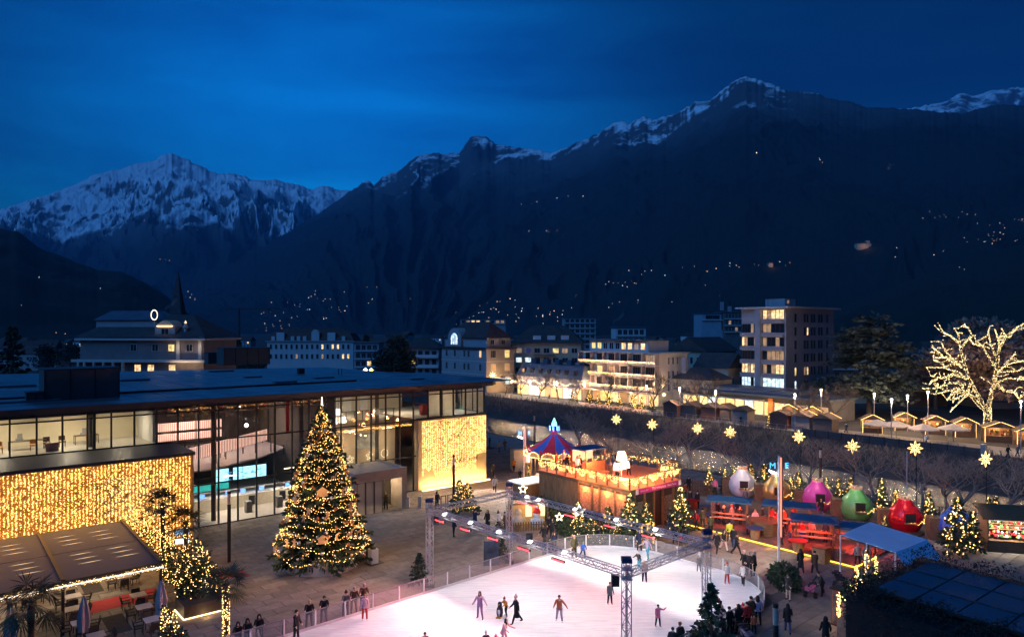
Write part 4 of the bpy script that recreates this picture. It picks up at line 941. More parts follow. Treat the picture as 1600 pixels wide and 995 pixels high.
# ---------------------------------------------------------------- lighting truss over the rink
ts = T('lighting_truss', 'four legged aluminium truss frame with lamps standing over the ice rink', 'truss')
TA0, TA1, TB0, TB1 = 29.1, 36.65, -40.3, -22.95; TZ = 5.35
def lattice(p, q, s, parent, name, ch=.058):
    m = MB(); p = Vector(p); q = Vector(q); d = (q-p); l = d.length; d.normalize(); up = Vector((0, 0, 1)) if abs(d.z) < .9 else ea; a = d.cross(up).normalized()*s/2; b = a.cross(d).normalized()*s/2
    co = [a+b, a-b, -a-b, -a+b]
    for c in co: m.tube([p+c, q+c], ch/2, 5)
    n = int(l/(s*1.15)); 
    for i in range(n):
        t0, t1 = p+d*(l*i/n), p+d*(l*(i+1)/n)
        for k in range(4):
            c0, c1 = co[k], co[(k+1) % 4]
            m.bar(t0+c0, t1+c1, .025) if (i+k) % 2 else m.bar(t0+c1, t1+c0, .025)
            if i % 3 == 0: m.bar(t0+c0, t0+c1, .022)
    return m.build(name, m_alu, parent)
cols = {}
for nm, a, b in (('nl', TA0, TB0), ('fl', TA1, TB0), ('nr', TA0, TB1), ('fr', TA1, TB1)):
    c = K(a, b); lattice((c.x, c.y, .05), (c.x, c.y, TZ+.62), .36, ts, 'tower', .06); cols[nm] = c
    MB().box(c.x-.26, c.y-.26, TZ+.6, c.x+.26, c.y+.26, TZ+.82).build('tower_head', mat('truss_head', (.03, .04, .09), .5), ts)
    MB().box(c.x-.35, c.y-.35, .165 if nm in ('nr', 'fr') else .034, c.x+.35, c.y+.35, .2).build('base_plate', m_steel, ts)
    sl = MB(); 
    for z in (TZ-.24, TZ+.24): sl.box(c.x-.27, c.y-.27, z-.03, c.x+.27, c.y+.27, z+.03)
    sl.build('sleeve_block', m_alu, ts, 'stuff')
zz = Vector((0, 0, TZ))
for a_, b_ in (('nl', 'nr'), ('fl', 'fr'), ('nl', 'fl'), ('nr', 'fr')):
    d = (cols[b_]-cols[a_]).normalized()*.28; lattice(cols[a_]+zz+d, cols[b_]+zz-d, .34, ts, 'beam')
m_case = mat('lamp_case', (.02, .02, .025), .5)
e_flood = emat('rink_flood', (1, .95, .9), 7); e_redbar = emat('red_led', (1, .045, .06), 1.5)
def rinklamp(p, fwd, pw):
    f = MB(); f.box(-.16, -.11, -.04, .16, .11, .05); o = f.build('floodlight', m_case, ts); o.location = p; o.rotation_euler = (R(-38), 0, math.atan2(fwd.y, fwd.x)-math.pi/2)
    MB().box(-.14, -.09, .052, .14, .09, .06).build('lamp_face', e_flood, o)
    MB().box(-.14, -.09, -.05, .14, .09, -.042).build('lamp_face', e_flood, o)
def spot(p, target, col, e, ang, r=.18):
    l = bpy.data.lights.new('rink_beam', 'SPOT'); l.energy = e; l.color = col; l.spot_size = R(ang); l.spot_blend = .6; l.shadow_soft_size = r
    o = bpy.data.objects.new('rink_beam', l); COL.objects.link(o); o.location = p; d = Vector(target)-Vector(p); o.rotation_euler = d.to_track_quat('-Z', 'Y').to_euler()
for (s0, s1, sgn, kk) in (('nl', 'nr', -1, 0), ('fl', 'fr', 1, 1)):
    for i in range(5):
        t = (.12, .28, .44, .60, .76)[i] if sgn < 0 else (.13, .2, .41, .62, .80)[i]
        p = cols[s0].lerp(cols[s1], t)+Vector((0, 0, TZ+.02)); fwd = ea*sgn
        rinklamp(p-ea*.25+Vector((0, 0, .1)), -ea, 1)
        for ds, en, an in ((sgn*8.5, 320 if sgn < 0 else 350, 122), (-sgn*2.5, 95, 140)):
            tgt = p+ea*ds; tgt.z = 0; spot(p+ea*math.copysign(.3, ds)-Vector((0, 0, .15)), tgt+eb*((t-.45)*7), (1, .84, .72), en, an)
        q = p-eb*.55-ea*.22-Vector((0, 0, .42))
        MB().bar(q-eb*.5, q+eb*.5, .14, h=.12).build('led_bar', m_case, ts); w_ = ea*-.085
        MB().bar(q-eb*.48+w_, q+eb*.48+w_, .03, h=.05).build('led_face', e_redbar, ts)
        spot(q+Vector((0, 0, -.12)), q+ea*(-9 if sgn < 0 else -3.2)+Vector((0, 0, -5.2))+eb*(-1.5), (1, .06, .14), 210 if sgn < 0 else 35, 125, .3)
for nm, dx in (('nr', -.75), ('nl', .8)):
    c = cols[nm]; MB().box(-.2, -.18, -.28, .2, .18, .28).build('loudspeaker', m_case, ts).location = c+eb*dx+Vector((0, 0, TZ-.55))
c = cols['nl'].lerp(cols['nr'], .58); MB().box(c.x-.2, c.y-.15, TZ+.2, c.x+.2, c.y+.15, TZ+.5).build('control_box', m_case, ts)
# ---------------------------------------------------------------- people
RG = {'skin': 0, 'top': 1, 'leg': 2, 'shoe': 3}
m_skin = mat('skin', (.52, .33, .25), .6, var=0)
def make_body(name, lean=0, la=(5, 10, 12), ra=(5, 10, 12), ll=(0, 4, 0), rl=(0, 4, 0), twist=0, skate=False, sit=False):
    V = []; E = []; Rd = []; rg = []
    def v(p, r, g, par=None):
        V.append(tuple(p)); Rd.append(r if isinstance(r, tuple) else (r, r)); rg.append(g)
        if par is not None: E.append((par, len(V)-1))
        return len(V)-1
    ln = R(lean); up = Vector((0, -math.sin(ln), math.cos(ln))); pel = Vector((0, 0, .95))
    ip = v(pel, (.18, .14), 'top'); ib = v(pel+up*.17, (.178, .14), 'top', ip); ic = v(pel+up*.38, (.2, .15), 'top', ib); ish = v(pel+up*.49, (.13, .085), 'top', ic); ink = v(pel+up*.565, (.055, .055), 'skin', ish)
    hd = Vector((0, -math.sin(ln*.5), math.cos(ln*.5))); nk = pel+up*.565
    ih = v(nk+hd*.06+Vector((0, -.015, 0)), (.07, .075), 'skin', ink); ih2 = v(nk+hd*.15+Vector((0, -.012, 0)), (.078, .095), 'skin', ih); v(nk+hd*.235, (.055, .065), 'skin', ih2)
    v(nk+hd*.11+Vector((0, -.105, 0)), (.016, .02), 'skin', ih2)
    head = nk+hd*.15
    for s, (p, ab, el) in ((1, la), (-1, ra)):
        S = pel+up*.455+Vector((s*.185, 0, 0)); i0 = v(S, (.085, .085), 'top', ish)
        def dr(pp, aa): return Vector((s*math.sin(R(aa)), -math.sin(R(pp))*math.cos(R(aa)), -math.cos(R(pp))*math.cos(R(aa))))
        e = S+dr(p, ab)*.28; i1 = v(e, (.068, .068), 'top', i0); f = dr(p+el, ab*(.4 if el > 40 else .8)); wr = e+f*.24; i2 = v(wr, (.052, .052), 'top', i1); pm_ = wr+f*.07; i3 = v(pm_, (.036, .026), 'skin', i2)
        sd = f.cross(Vector((0, 1, .2))).normalized()
        for k, ln_ in enumerate((.065, .078, .074, .06)): v(pm_+f*ln_+sd*((k-1.5)*.02)+Vector((0, -.012, 0)), (.009, .009), 'skin', i3)
        v(wr+f*.055+sd*.055*-1, (.010, .010), 'skin', i3)
    feet = []
    for s, (hp, ab, kb) in ((1, ll), (-1, rl)):
        hp_ = pel+Vector((s*.095, 0, -.06)); j0 = v(hp_, (.115, .12), 'leg', ip)
        def dl(pp): return Vector((s*math.sin(R(ab)), -math.sin(R(pp))*math.cos(R(ab)), -math.cos(R(pp))*math.cos(R(ab))))
        kn = hp_+dl(hp)*.42; j1 = v(kn, (.082, .085), 'leg', j0); an = kn+dl(hp-kb)*.40; j2 = v(an, (.06, .063), 'leg', j1); j3 = v(an+Vector((0, .02, -.06)), (.045, .05), 'shoe', j2); v(an+Vector((s*.02, -.16, -.065)), (.04, .032), 'shoe', j3)
        feet.append(an.z-.10)
    zmin = min(feet)
    V = [(x, y, z-zmin) for x, y, z in V]; head = head-Vector((0, 0, zmin)); pel = pel-Vector((0, 0, zmin))
    me = bpy.data.meshes.new(name); me.from_pydata(V, E, []); o = bpy.data.objects.new(name, me); COL.objects.link(o)
    o.modifiers.new('s', 'SKIN'); sm_ = o.modifiers.new('u', 'SUBSURF'); sm_.levels = 1; sm_.render_levels = 1
    for i, d in enumerate(me.skin_vertices[0].data): d.radius = Rd[i]; d.use_root = (i == 0)
    dg = bpy.context.evaluated_depsgraph_get(); out = bpy.data.meshes.new_from_object(o.evaluated_get(dg)); bpy.data.objects.remove(o)
    out.materials.clear()
    for k in range(4): out.materials.append(None)
    segs = [(Vector(V[a]), Vector(V[b]), rg[b] if rg[b] != 'shoe' else 'shoe') for a, b in E]
    idx = []
    for p in out.polygons:
        c = p.center; best = None
        for a, b, g in segs:
            d = b-a; t = max(0, min(1, (c-a).dot(d)/max(1e-9, d.dot(d)))); q = (c-(a+d*t)).length
            if best is None or q < best[0]: best = (q, g)
        idx.append(RG[best[1]])
    out.polygons.foreach_set('material_index', idx); out.polygons.foreach_set('use_smooth', [True]*len(idx)); out.name = name
    return out, head, pel, up
POSES = {
 'stand': make_body('body', 2, (8, 9, 18), (12, 8, 12), (2, 4, 0), (-3, 4, 2)),
 'pocket': make_body('body', 3, (-12, 16, 48), (-12, 16, 48), (3, 5, 0), (-2, 5, 0)),
 'walk': make_body('body', 4, (-22, 7, 18), (26, 7, 22), (24, 2, 6), (-22, 2, 16)),
 'phone': make_body('body', 2, (55, 8, 70), (50, 10, 75), (2, 4, 0), (-2, 4, 0)),
 'lean': make_body('body', 24, (52, 12, 48), (52, 14, 42), (6, 5, 6), (2, 5, 4)),
 'skate': make_body('body', 14, (-30, 24, 25), (36, 24, 35), (28, 5, 34), (-22, 12, 14)),
 'arms': make_body('body', 8, (24, 46, 20), (26, 22, 45), (10, 7, 14), (-4, 8, 12)),
 'glide': make_body('body', 18, (42, 18, 30), (38, 20, 30), (16, 8, 26), (2, 9, 22)),
 'wave': make_body('body', 4, (70, 50, 70), (10, 14, 20), (8, 5, 8), (-4, 5, 6)),
 'sit': make_body('body', 6, (30, 10, 50), (30, 10, 50), (82, 6, 84), (80, 6, 80)),
 'push': make_body('body', 32, (38, 8, 18), (38, 8, 18), (14, 3, 8), (-20, 3, 14)),
}
def hair_mesh(kind):
    m = MB()
    if kind == 'short': m.lathe([(.082, -.03), (.098, .02), (.094, .07), (.06, .115), (.01, .13)], 10, (0, .018, 0), sy=1.08)
    elif kind == 'long': m.lathe([(.11, -.30), (.13, -.2), (.115, -.06), (.102, .03), (.094, .07), (.06, .115), (.01, .13)], 10, (0, .045, 0), sy=.86)
    elif kind == 'hat': m.lathe([(.106, .0), (.11, .04), (.104, .08), (.07, .14), (.03, .16), (.045, .19), (.03, .225), (.005, .235)], 10, (0, .008, 0), sy=1.06)
    elif kind == 'hood': m.lathe([(.14, -.14), (.135, -.05), (.118, .05), (.1, .1), (.06, .14), (.01, .155)], 10, (0, .05, 0), sy=.9)
    return m
HAIR = {k: hair_mesh(k).mesh(k if k != 'short' and k != 'long' else 'hair', None, True) for k in ('short', 'long', 'hat', 'hood')}
def coat_mesh(l): return MB().lathe([(.215+.03*l, -l), (.21, -l*.6), (.19, -.05), (.178, .12), (.185, .3), (.165, .42), (.09, .50)], 12, (0, .0, 0), sy=.82).mesh('coat', None, True)
COATS = {'long': coat_mesh(.52), 'mid': coat_mesh(.24), 'short': coat_mesh(.11)}
_f = MB()
for x in (-.031, .031): _f.box(x-.014, -.108, .012, x+.014, -.085, .026).box(x-.02, -.106, .038, x+.02, -.085, .045)
FACE = _f.box(-.024, -.104, -.062, .024, -.08, -.05).mesh('face_features', mat('face_dark', (.05, .02, .018), .7, var=0))
COLS = {'black': (.012, .012, .014), 'dark': (.03, .028, .03), 'navy': (.015, .025, .07), 'grey': (.14, .14, .15), 'white': (.65, .62, .62), 'beige': (.42, .32, .26), 'brown': (.10, .055, .03), 'olive': (.09, .08, .035), 'red': (.5, .03, .03), 'pink': (.7, .18, .3), 'orange': (.7, .22, .02), 'blue': (.03, .1, .45), 'turq': (.05, .35, .45), 'lilac': (.42, .34, .45), 'jeans': (.06, .09, .17), 'blond': (.5, .34, .14), 'yellow': (.6, .6, .05), 'rust': (.36, .09, .04), 'palepink': (.66, .4, .42), 'lblue': (.3, .42, .6), 'hairbrown': (.06, .03, .016), 'hairblack': (.012, .01, .009), 'greyhair': (.3, .28, .27)}
def cm(c): return mat('cloth_'+c, COLS[c], .85, var=.12, scale=9)
NP = [0]
def person(loc, label, pose='stand', face=0., top='black', leg='dark', shoe='black', hair='short', hc='hairbrown', coat=None, h=1.72, group=None):
    """face: direction the person looks, degrees, 0 = toward the camera, 90 = to the right of the picture"""
    bm_, head, pel, up = POSES[pose]
    o = link('person', bm_, None, loc, R(face)); s = h/1.75; o.scale = (s, s, s)
    for k, c in enumerate((None, top, leg, shoe)):
        o.material_slots[k].link = 'OBJECT'; o.material_slots[k].material = m_skin if c is None else cm(c)
    q = link(HAIR[hair].name.split('.')[0], HAIR[hair], o, head-Vector((0, 0, .01)))
    if not len(HAIR[hair].materials): HAIR[hair].materials.append(m_skin)
    q.material_slots[0].link = 'OBJECT'; q.material_slots[0].material = cm(hc)
    link('face_features', FACE, o, head)
    coat = coat or 'short'
    if coat:
        cme = COATS[coat]
        if not len(cme.materials): cme.materials.append(m_skin)
        q = link('coat', cme, o, pel); q.rotation_euler = (math.atan2(-up.y, up.z)*1., 0, 0); q.material_slots[0].link = 'OBJECT'; q.material_slots[0].material = cm(top)
    tag(o, label, 'person', group); NP[0] += 1
    return o
SK = 'people skating on the ice'; ON = 'people watching at the rink boards'; WK = 'people on the square'
IZ = .16
def ice(px, py): p = G(px, py, IZ); p.z = IZ; return p
person(ice(750, 966), 'woman in pale lilac clothes with long dark hair skating with one arm out', 'arms', -15, 'lilac', 'lilac', 'black', 'long', 'hairbrown', h=1.68, group=SK)
person(ice(791, 962), 'small child in orange jacket leaning on a penguin skating aid', 'glide', -60, 'orange', 'dark', 'rust', 'hat', 'rust', h=1.2, group=SK)
person(ice(807, 973), 'woman in long black coat and pink hat striding over the ice', 'walk', -75, 'black', 'black', 'black', 'hat', 'palepink', 'long', 1.7, SK)
person(ice(787, 1006), 'girl in pale dress with dark ponytail gliding with arms forward', 'glide', 60, 'palepink', 'palepink', 'white', 'long', 'hairblack', 'mid', 1.5, SK)
person(ice(758, 1022), 'child with white and blue hat at the bottom edge', 'glide', 20, 'dark', 'dark', 'black', 'hat', 'lblue', h=1.35, group=SK)
person(ice(775, 1028), 'child with pink hat at the bottom edge', 'glide', 0, 'pink', 'dark', 'black', 'hat', 'pink', h=1.35, group=SK)
person(ice(663, 1028), 'skater with brown hair cut off by the bottom edge', 'glide', 20, 'dark', 'dark', 'black', 'short', 'hairbrown', h=1.5, group=SK)
person(ice(874, 970), 'boy in rust red jacket and lilac trousers skating', 'arms', -10, 'rust', 'lilac', 'white', 'short', 'hairbrown', h=1.6, group=SK)
person(ice(953, 943), 'girl in pale grey coat with orange skates beside the truss tower', 'stand', 10, 'grey', 'black', 'orange', 'short', 'rust', 'mid', 1.4, SK)
person(ice(1028, 978), 'small girl in bright pink coat waving one arm', 'wave', 20, 'pink', 'dark', 'orange', 'short', 'hairbrown', 'mid', 1.3, SK)
person(ice(570, 968), 'child in pale pink jacket and red trousers standing at the boards', 'stand', 10, 'palepink', 'red', 'white', 'short', 'rust', h=1.55, group=SK)
person(ice(911, 871), 'blond child in blue skating along the far boards', 'skate', 10, 'blue', 'jeans', 'black', 'short', 'blond', h=1.3, group=SK)
person(ice(999, 888), 'child in black jacket turquoise trousers and white helmet', 'glide', -60, 'dark', 'turq', 'turq', 'hat', 'white', h=1.35, group=SK)
person(ice(1012, 872), 'adult in pale top and turquoise trousers bending behind a child', 'skate', -50, 'lilac', 'turq', 'black', 'short', 'greyhair', h=1.7, group=SK)
person(ice(1007, 909), 'girl with long blond hair seen through the truss beam', 'stand', 170, 'palepink', 'dark', 'pink', 'long', 'blond', h=1.5, group=SK)
person(ice(1136, 911), 'girl in white jacket and red trousers by the right boards', 'stand', 15, 'white', 'red', 'red', 'hat', 'rust', h=1.45, group=SK)
person(ice(1161, 915), 'boy in white jacket and black trousers by the right boards', 'stand', -70, 'white', 'black', 'white', 'short', 'hairbrown', h=1.5, group=SK)
person(ice(463, 1000), 'dark clothed man standing inside the boards at the lower left', 'stand', 70, 'black', 'black', 'black', 'short', 'hairblack', h=1.72, group=SK)
person(ice(1092, 893), 'small skater in pale grey half hidden by the truss beam', 'stand', 0, 'grey', 'grey', 'white', 'hat', 'white', h=1.25, group=SK)
pg = T('penguin_skate_aid', 'black and white penguin shaped skating aid held by a child', 'skating aid', ice(781, 963), R(-20))
MB().lathe([(.16, .03), (.21, .25), (.2, .5), (.13, .66), (.14, .78), (.11, .9), (.02, .95)], 12).build('body', mat('penguin_black', (.03, .03, .035), .5), pg, smooth=True)
MB().lathe([(.10, .08), (.15, .28), (.14, .48), (.06, .6)], 10, (0, -.085, 0), sy=.9).build('belly', m_white, pg, smooth=True)
MB().box(-.16, -.3, 0, -.02, .1, .05).box(.02, -.3, 0, .16, .1, .05).build('feet', mat('beak_orange', (.6, .25, .02), .6), pg)
MB().lathe([(.045, 0), (.005, .14)], 6).xf(Matrix.Translation((0, -.12, .8)) @ Matrix.Rotation(R(90), 4, 'X')).build('beak', mat('beak_orange', (.6, .25, .02), .6), pg)
# onlookers leaning on the boards: distance b outside the far boards at a given column
def atb(px, b):
    k = (px-CX)/FPX; Y = b/(k*eb.x+eb.y); return Vector((k*Y, Y, .034))
BF = B0-.62
for px, lab, top, hr, hc, ps, hh in ((483, 'person with blond hair leaning on the boards, left of a dark haired one', 'black', 'short', 'blond', 'lean', 1.75), (506, 'person in black with upright brown hair leaning on the boards', 'black', 'short', 'hairbrown', 'lean', 1.75), (540, 'child in grey jacket climbing over the rail of the boards', 'grey', 'hat', 'black', 'lean', 1.65),
                                 (553, 'grey haired man in brown with folded arms on the rail', 'brown', 'short', 'greyhair', 'lean', 1.8), (568, 'bald man in brown jacket behind the child in red trousers', 'brown', 'short', 'palepink', 'lean', 1.85),
                                 (405, 'hooded person in black leaning on the rail nearest the front palm', 'black', 'hood', 'black', 'lean', 1.7), (387, 'person in dark jacket crouching by the rail beside the palm', 'dark', 'hood', 'hairblack', 'lean', 1.65), (372, 'person in black at the left end of the boards', 'black', 'hood', 'black', 'lean', 1.6),
                                 (850, 'child with pale hands on the rail below the lodge', 'navy', 'short', 'hairblack', 'lean', 1.2), (857, 'child in dark jacket at the rail beside a man in navy', 'dark', 'short', 'hairbrown', 'lean', 1.35), (866, 'man in navy jacket at the rail below the lodge', 'navy', 'short', 'hairbrown', 'pocket', 1.62)):
    person(atb(px, BF), lab, ps, 20 if px < 700 else 35, top, 'dark', 'black', hr, hc, None, hh, ON)
def sq(px, py): p = G(px, py, .034); return p
person(sq(897, 873), 'bald man in olive jacket standing behind the far boards', 'pocket', 30, 'olive', 'olive', 'brown', 'short', 'palepink', None, 1.85, ON)
person(sq(999, 862), 'bald man behind the far boards under the truss lamp', 'pocket', 20, 'navy', 'dark', 'black', 'short', 'palepink', None, 1.8, ON)
for a in ((603, 795, 'man in dark jacket holding a phone at the hall entrance', 'phone', 0, 'olive', 'dark', 'short', 'greyhair', None), (683, 795, 'person in grey coat below the golden wall', 'stand', 40, 'dark', 'dark', 'hood', 'dark', 'mid'),
          (742, 826, 'person in navy taking a photo beside the dog', 'phone', 150, 'navy', 'dark', 'short', 'hairbrown', 'mid'), (762, 827, 'woman in long dark coat right of the dog', 'stand', -30, 'black', 'black', 'long', 'hairbrown', 'long'), (779, 828, 'woman in pale jacket with long brown hair by the left far truss tower', 'stand', 60, 'white', 'dark', 'long', 'hairbrown', None),
          (789, 830, 'person in brown jacket just left of the far truss tower', 'stand', -80, 'brown', 'dark', 'short', 'hairbrown', 'mid'), (709, 838, 'man in blue jacket under the first truss lamp', 'stand', 110, 'navy', 'black', 'short', 'greyhair', None),
          (850, 851, 'woman in dark coat walking below the snowman stall', 'walk', -40, 'black', 'dark', 'long', 'hairbrown', 'mid'), (863, 842, 'person in long black coat behind the walking woman', 'phone', 0, 'black', 'black', 'hood', 'black', 'mid'), (858, 836, 'man in black beside the dark bushes', 'stand', 20, 'black', 'black', 'short', 'hairblack', None),
          (911, 843, 'man in black and grey below the lit trees', 'stand', 140, 'grey', 'black', 'short', 'hairblack', None), (935, 848, 'child in dark blue by the lit trees', 'stand', 90, 'navy', 'jeans', 'hat', 'navy', None),
          (771, 745, 'person in dark jacket walking past the golden wall', 'walk', 170, 'dark', 'black', 'short', 'hairbrown', None), (773, 768, 'woman in pale coat with dark hair near the golden wall', 'walk', 0, 'white', 'black', 'long', 'hairbrown', 'mid'), (803, 737, 'person with orange rucksack beside the cream kiosk', 'walk', 160, 'orange', 'black', 'short', 'hairbrown', None),
          (812, 750, 'child in dark jacket near the kiosk', 'stand', 0, 'dark', 'dark', 'short', 'hairbrown', None), (765, 698, 'dark figure by the railing far left of the kiosk', 'stand', 90, 'black', 'black', 'short', 'hairblack', 'mid'), (780, 707, 'person in beige jacket walking by the river', 'walk', 150, 'beige', 'jeans', 'short', 'hairbrown', None), (789, 704, 'person in brown jacket walking by the river', 'walk', 170, 'brown', 'jeans', 'short', 'hairbrown', None),
          (1055, 849, 'woman in dark coat holding a red child by the hand', 'stand', 10, 'black', 'black', 'short', 'hairbrown', 'mid'), (1071, 849, 'man in black jacket right of the red child', 'pocket', 10, 'black', 'grey', 'short', 'hairbrown', None), (1047, 829, 'man in dark jacket at the lodge door', 'pocket', 0, 'black', 'jeans', 'short', 'hairbrown', None), (1061, 833, 'woman in grey at the lodge door', 'stand', -20, 'dark', 'dark', 'short', 'hairbrown', 'mid'),
          (1120, 863, 'man in black striding toward the right below the canopy', 'walk', -40, 'black', 'black', 'short', 'hairbrown', 'mid'), (1131, 860, 'woman with long dark hair and white trousers', 'walk', 20, 'black', 'white', 'long', 'hairblack', None), (1140, 846, 'man in yellow safety vest', 'stand', 170, 'yellow', 'dark', 'short', 'hairblack', None), (1151, 866, 'man in dark jacket walking behind the truss tower', 'walk', 50, 'black', 'black', 'short', 'hairbrown', None), (1146, 856, 'person in black behind the walking man', 'walk', 150, 'black', 'jeans', 'short', 'hairbrown', None),
          (1163, 897, 'tall person in long black coat at the right boards', 'pocket', -60, 'black', 'black', 'short', 'palepink', 'long'), (1171, 899, 'person with black and white striped scarf at the right boards', 'pocket', -40, 'dark', 'dark', 'short', 'greyhair', None), (1179, 898, 'woman with long blond hair in black at the right boards', 'pocket', -100, 'black', 'black', 'long', 'greyhair', 'mid'),
          (1251, 894, 'woman in long black coat carrying a white bag', 'walk', 170, 'black', 'black', 'hood', 'dark', 'long'), (1273, 897, 'woman in brown coat walking away by the glowing edge', 'walk', 170, 'brown', 'dark', 'short', 'hairblack', 'mid'), (1284, 930, 'woman in dark jacket bending over a pink pushchair', 'push', -65, 'dark', 'black', 'short', 'hairbrown', None),
          (1232, 937, 'man in dark coat standing by the rink end bush', 'pocket', -60, 'dark', 'beige', 'short', 'hairbrown', 'mid'), (1231, 988, 'woman in black coat striding beside the lamp column', 'walk', 160, 'black', 'jeans', 'long', 'hairblack', 'mid'), (1290, 1012, 'hooded dark figure at the bottom edge', 'pocket', 170, 'black', 'black', 'hood', 'black', 'mid'), (1340, 884, 'couple member in pale jacket under the blue canopy', 'pocket', 0, 'beige', 'dark', 'short', 'greyhair', None), (1352, 886, 'person in pale brown coat under the blue canopy', 'pocket', 20, 'beige', 'brown', 'short', 'hairbrown', 'mid'), (1356, 872, 'dark bearded man behind the pale couple under the canopy', 'stand', 0, 'black', 'black', 'short', 'hairblack', None)):
    person(sq(a[0], a[1]), a[2], a[3], a[4], a[5], a[6], 'black', a[7], a[8], a[9], 1.3 if 'child' in a[2] and 'holding' not in a[2] else 1.74, WK)
person(sq(1064, 853), 'small child in red between two dark clothed adults', 'stand', 0, 'red', 'dark', 'black', 'hat', 'white', None, 1.0, WK)
# the crowd at the near boards
for px, py, lab, top, hr, hc, co_, hh in ((1124, 982, 'person in red hat beside the small fir', 'palepink', 'hat', 'red', None, 1.7), (1140, 992, 'dark haired person in black left of the crowd', 'black', 'short', 'hairblack', 'mid', 1.65), (1149, 986, 'child with grey hat in the crowd', 'grey', 'hat', 'grey', None, 1.3), (1154, 990, 'woman with long dark hair and long black coat in the crowd', 'black', 'long', 'hairbrown', 'long', 1.74), (1161, 980, 'child in blue between the coats in the crowd', 'navy', 'hat', 'red', None, 1.4),
                                  (1168, 985, 'woman in bright red jacket in the crowd', 'red', 'short', 'hairbrown', None, 1.7), (1174, 978, 'man in brown jacket in the crowd', 'brown', 'short', 'hairbrown', 'mid', 1.78), (1184, 976, 'woman with long hair holding a child at the right of the crowd', 'lilac', 'long', 'hairbrown', None, 1.76), (1131, 998, 'child in dark coat before the crowd', 'dark', 'hood', 'dark', None, 1.2), (1063, 1020, 'person with red hair at the bottom edge', 'brown', 'short', 'rust', None, 1.7), (1051, 1026, 'person with dark hair at the bottom edge', 'dark', 'short', 'hairblack', None, 1.6), (1178, 990, 'child in dark red jacket beside the pushchair', 'rust', 'hat', 'dark', None, 1.15)):
    person(sq(px, py), lab, 'pocket' if hh > 1.5 else 'stand', 150+(px % 7)*10, top, 'black', 'black', hr, hc, co_, hh, 'people crowding at the near boards')
def pram(px, py, label, col, face):
    t = T('pushchair', label, 'pushchair', G(px, py, .034), R(face), 'pushchairs'); m = MB(); m.add([(-.2, -.3, .45), (.2, -.3, .45), (.2, .2, .4), (-.2, .2, .4), (-.2, -.35, .6), (.2, -.35, .6), (.2, .35, .85), (-.2, .35, .85)], [(0, 1, 2, 3), (4, 0, 3, 7), (1, 5, 6, 2), (3, 2, 6, 7), (0, 4, 5, 1)])
    m.build('seat', cm(col), t); h_ = MB()
    for i in range(5):
        a = R(20+i*30); h_.box(-.23, .2-.3*math.cos(a)-.07, .65+.35*math.sin(a)-.03, .23, .2-.3*math.cos(a)+.07, .65+.35*math.sin(a)+.03)
    h_.build('hood', cm('dark'), t); f = MB(); f.bar((-.22, -.3, .2), (-.22, .6, 1.0), .03).bar((.22, -.3, .2), (.22, .6, 1.0), .03).bar((-.22, .6, 1.0), (.22, .6, 1.0), .03).bar((-.22, .3, .18), (-.22, -.1, .6), .03).bar((.22, .3, .18), (.22, -.1, .6), .03); f.build('frame', m_steel, t)
    wm = MB().tube([(-.02, 0, 0), (.02, 0, 0)], .14, 10).mesh('wheel', m_black)
    for x in (-.25, .25):
        for y in (-.3, .32): link('wheel', wm, t, (x, y, .14))
pram(1266, 932, 'pushchair with a pink blanket pushed by a bending woman', 'pink', -115); pram(1312, 915, 'dark pushchair parked beside the canopy pole', 'dark', 60); pram(1166, 1003, 'pushchair in purple in front of the crowd', 'lilac', 30); pram(783, 836, 'grey pushchair beside the left far truss tower', 'grey', 60)
t = T('dog', 'small brown dog standing between two people on the square', 'dog', G(752, 829, .034), R(70))
dm = MB(); dm.tube([(0, -.3, .34), (0, -.1, .36), (0, .22, .34), (0, .3, .33)], [.09, .12, .09, .06], 8); dm.tube([(0, -.28, .38), (0, -.4, .5)], [.07, .06], 6); dm.tube([(0, -.36, .53), (0, -.46, .53), (0, -.56, .49)], [.07, .075, .03], 6); dm.tube([(0, .3, .36), (0, .42, .5)], [.03, .012], 4)
for x in (-.06, .06):
    dm.tube([(x, -.2, .3), (x, -.2, .16), (x, -.22, .0)], [.045, .03, .028], 5); dm.tube([(x, .2, .32), (x, .15, .2), (x, .24, .12), (x, .2, .0)], [.06, .045, .03, .028], 5); dm.tri((x, -.38, .58), (x*1.6, -.42, .58), (x*1.3, -.4, .68))
dm.build('body', cm('brown'), t, smooth=True)
# small firs and bushes round the rink
put_conifer('small_fir', 'unlit small fir at the foot of the left near truss tower', G(655, 915), 2.3, 0, 1, 'small firs', .38); put_conifer('small_fir', 'unlit small fir at the foot of the left far truss tower', G(785, 878), 1.9, 0, 2, 'small firs', .38)
put_conifer('small_fir', 'tall dark fir in front of the crowd at the near boards', G(1112, 1022), 3.9, 0, 0, 'small firs', .34)
bushlit('round_bush', 'dark green bush at the foot of the mast by the rink end', [((*G(1224, 915).xy, .75), 1.05, .8), ((*G(1230, 922).xy, .5), .9, .5)], 1500, .28, 0, 31)
bp_ = T('advert_banner', 'blue printed banner behind the boards near the far truss tower', 'banner', G(768, 885), R(8)); MB().box(-.55, -.02, .1, .55, .02, 1.95).build('sheet', mat('banner_blue', (.035, .05, .09), .5, scale=1.2, var=.8), bp_); MB().box(-.6, -.04, 0, -.55, .04, 2.0).box(.55, -.04, 0, .6, .04, 2.0).build('frame', m_steel, bp_)
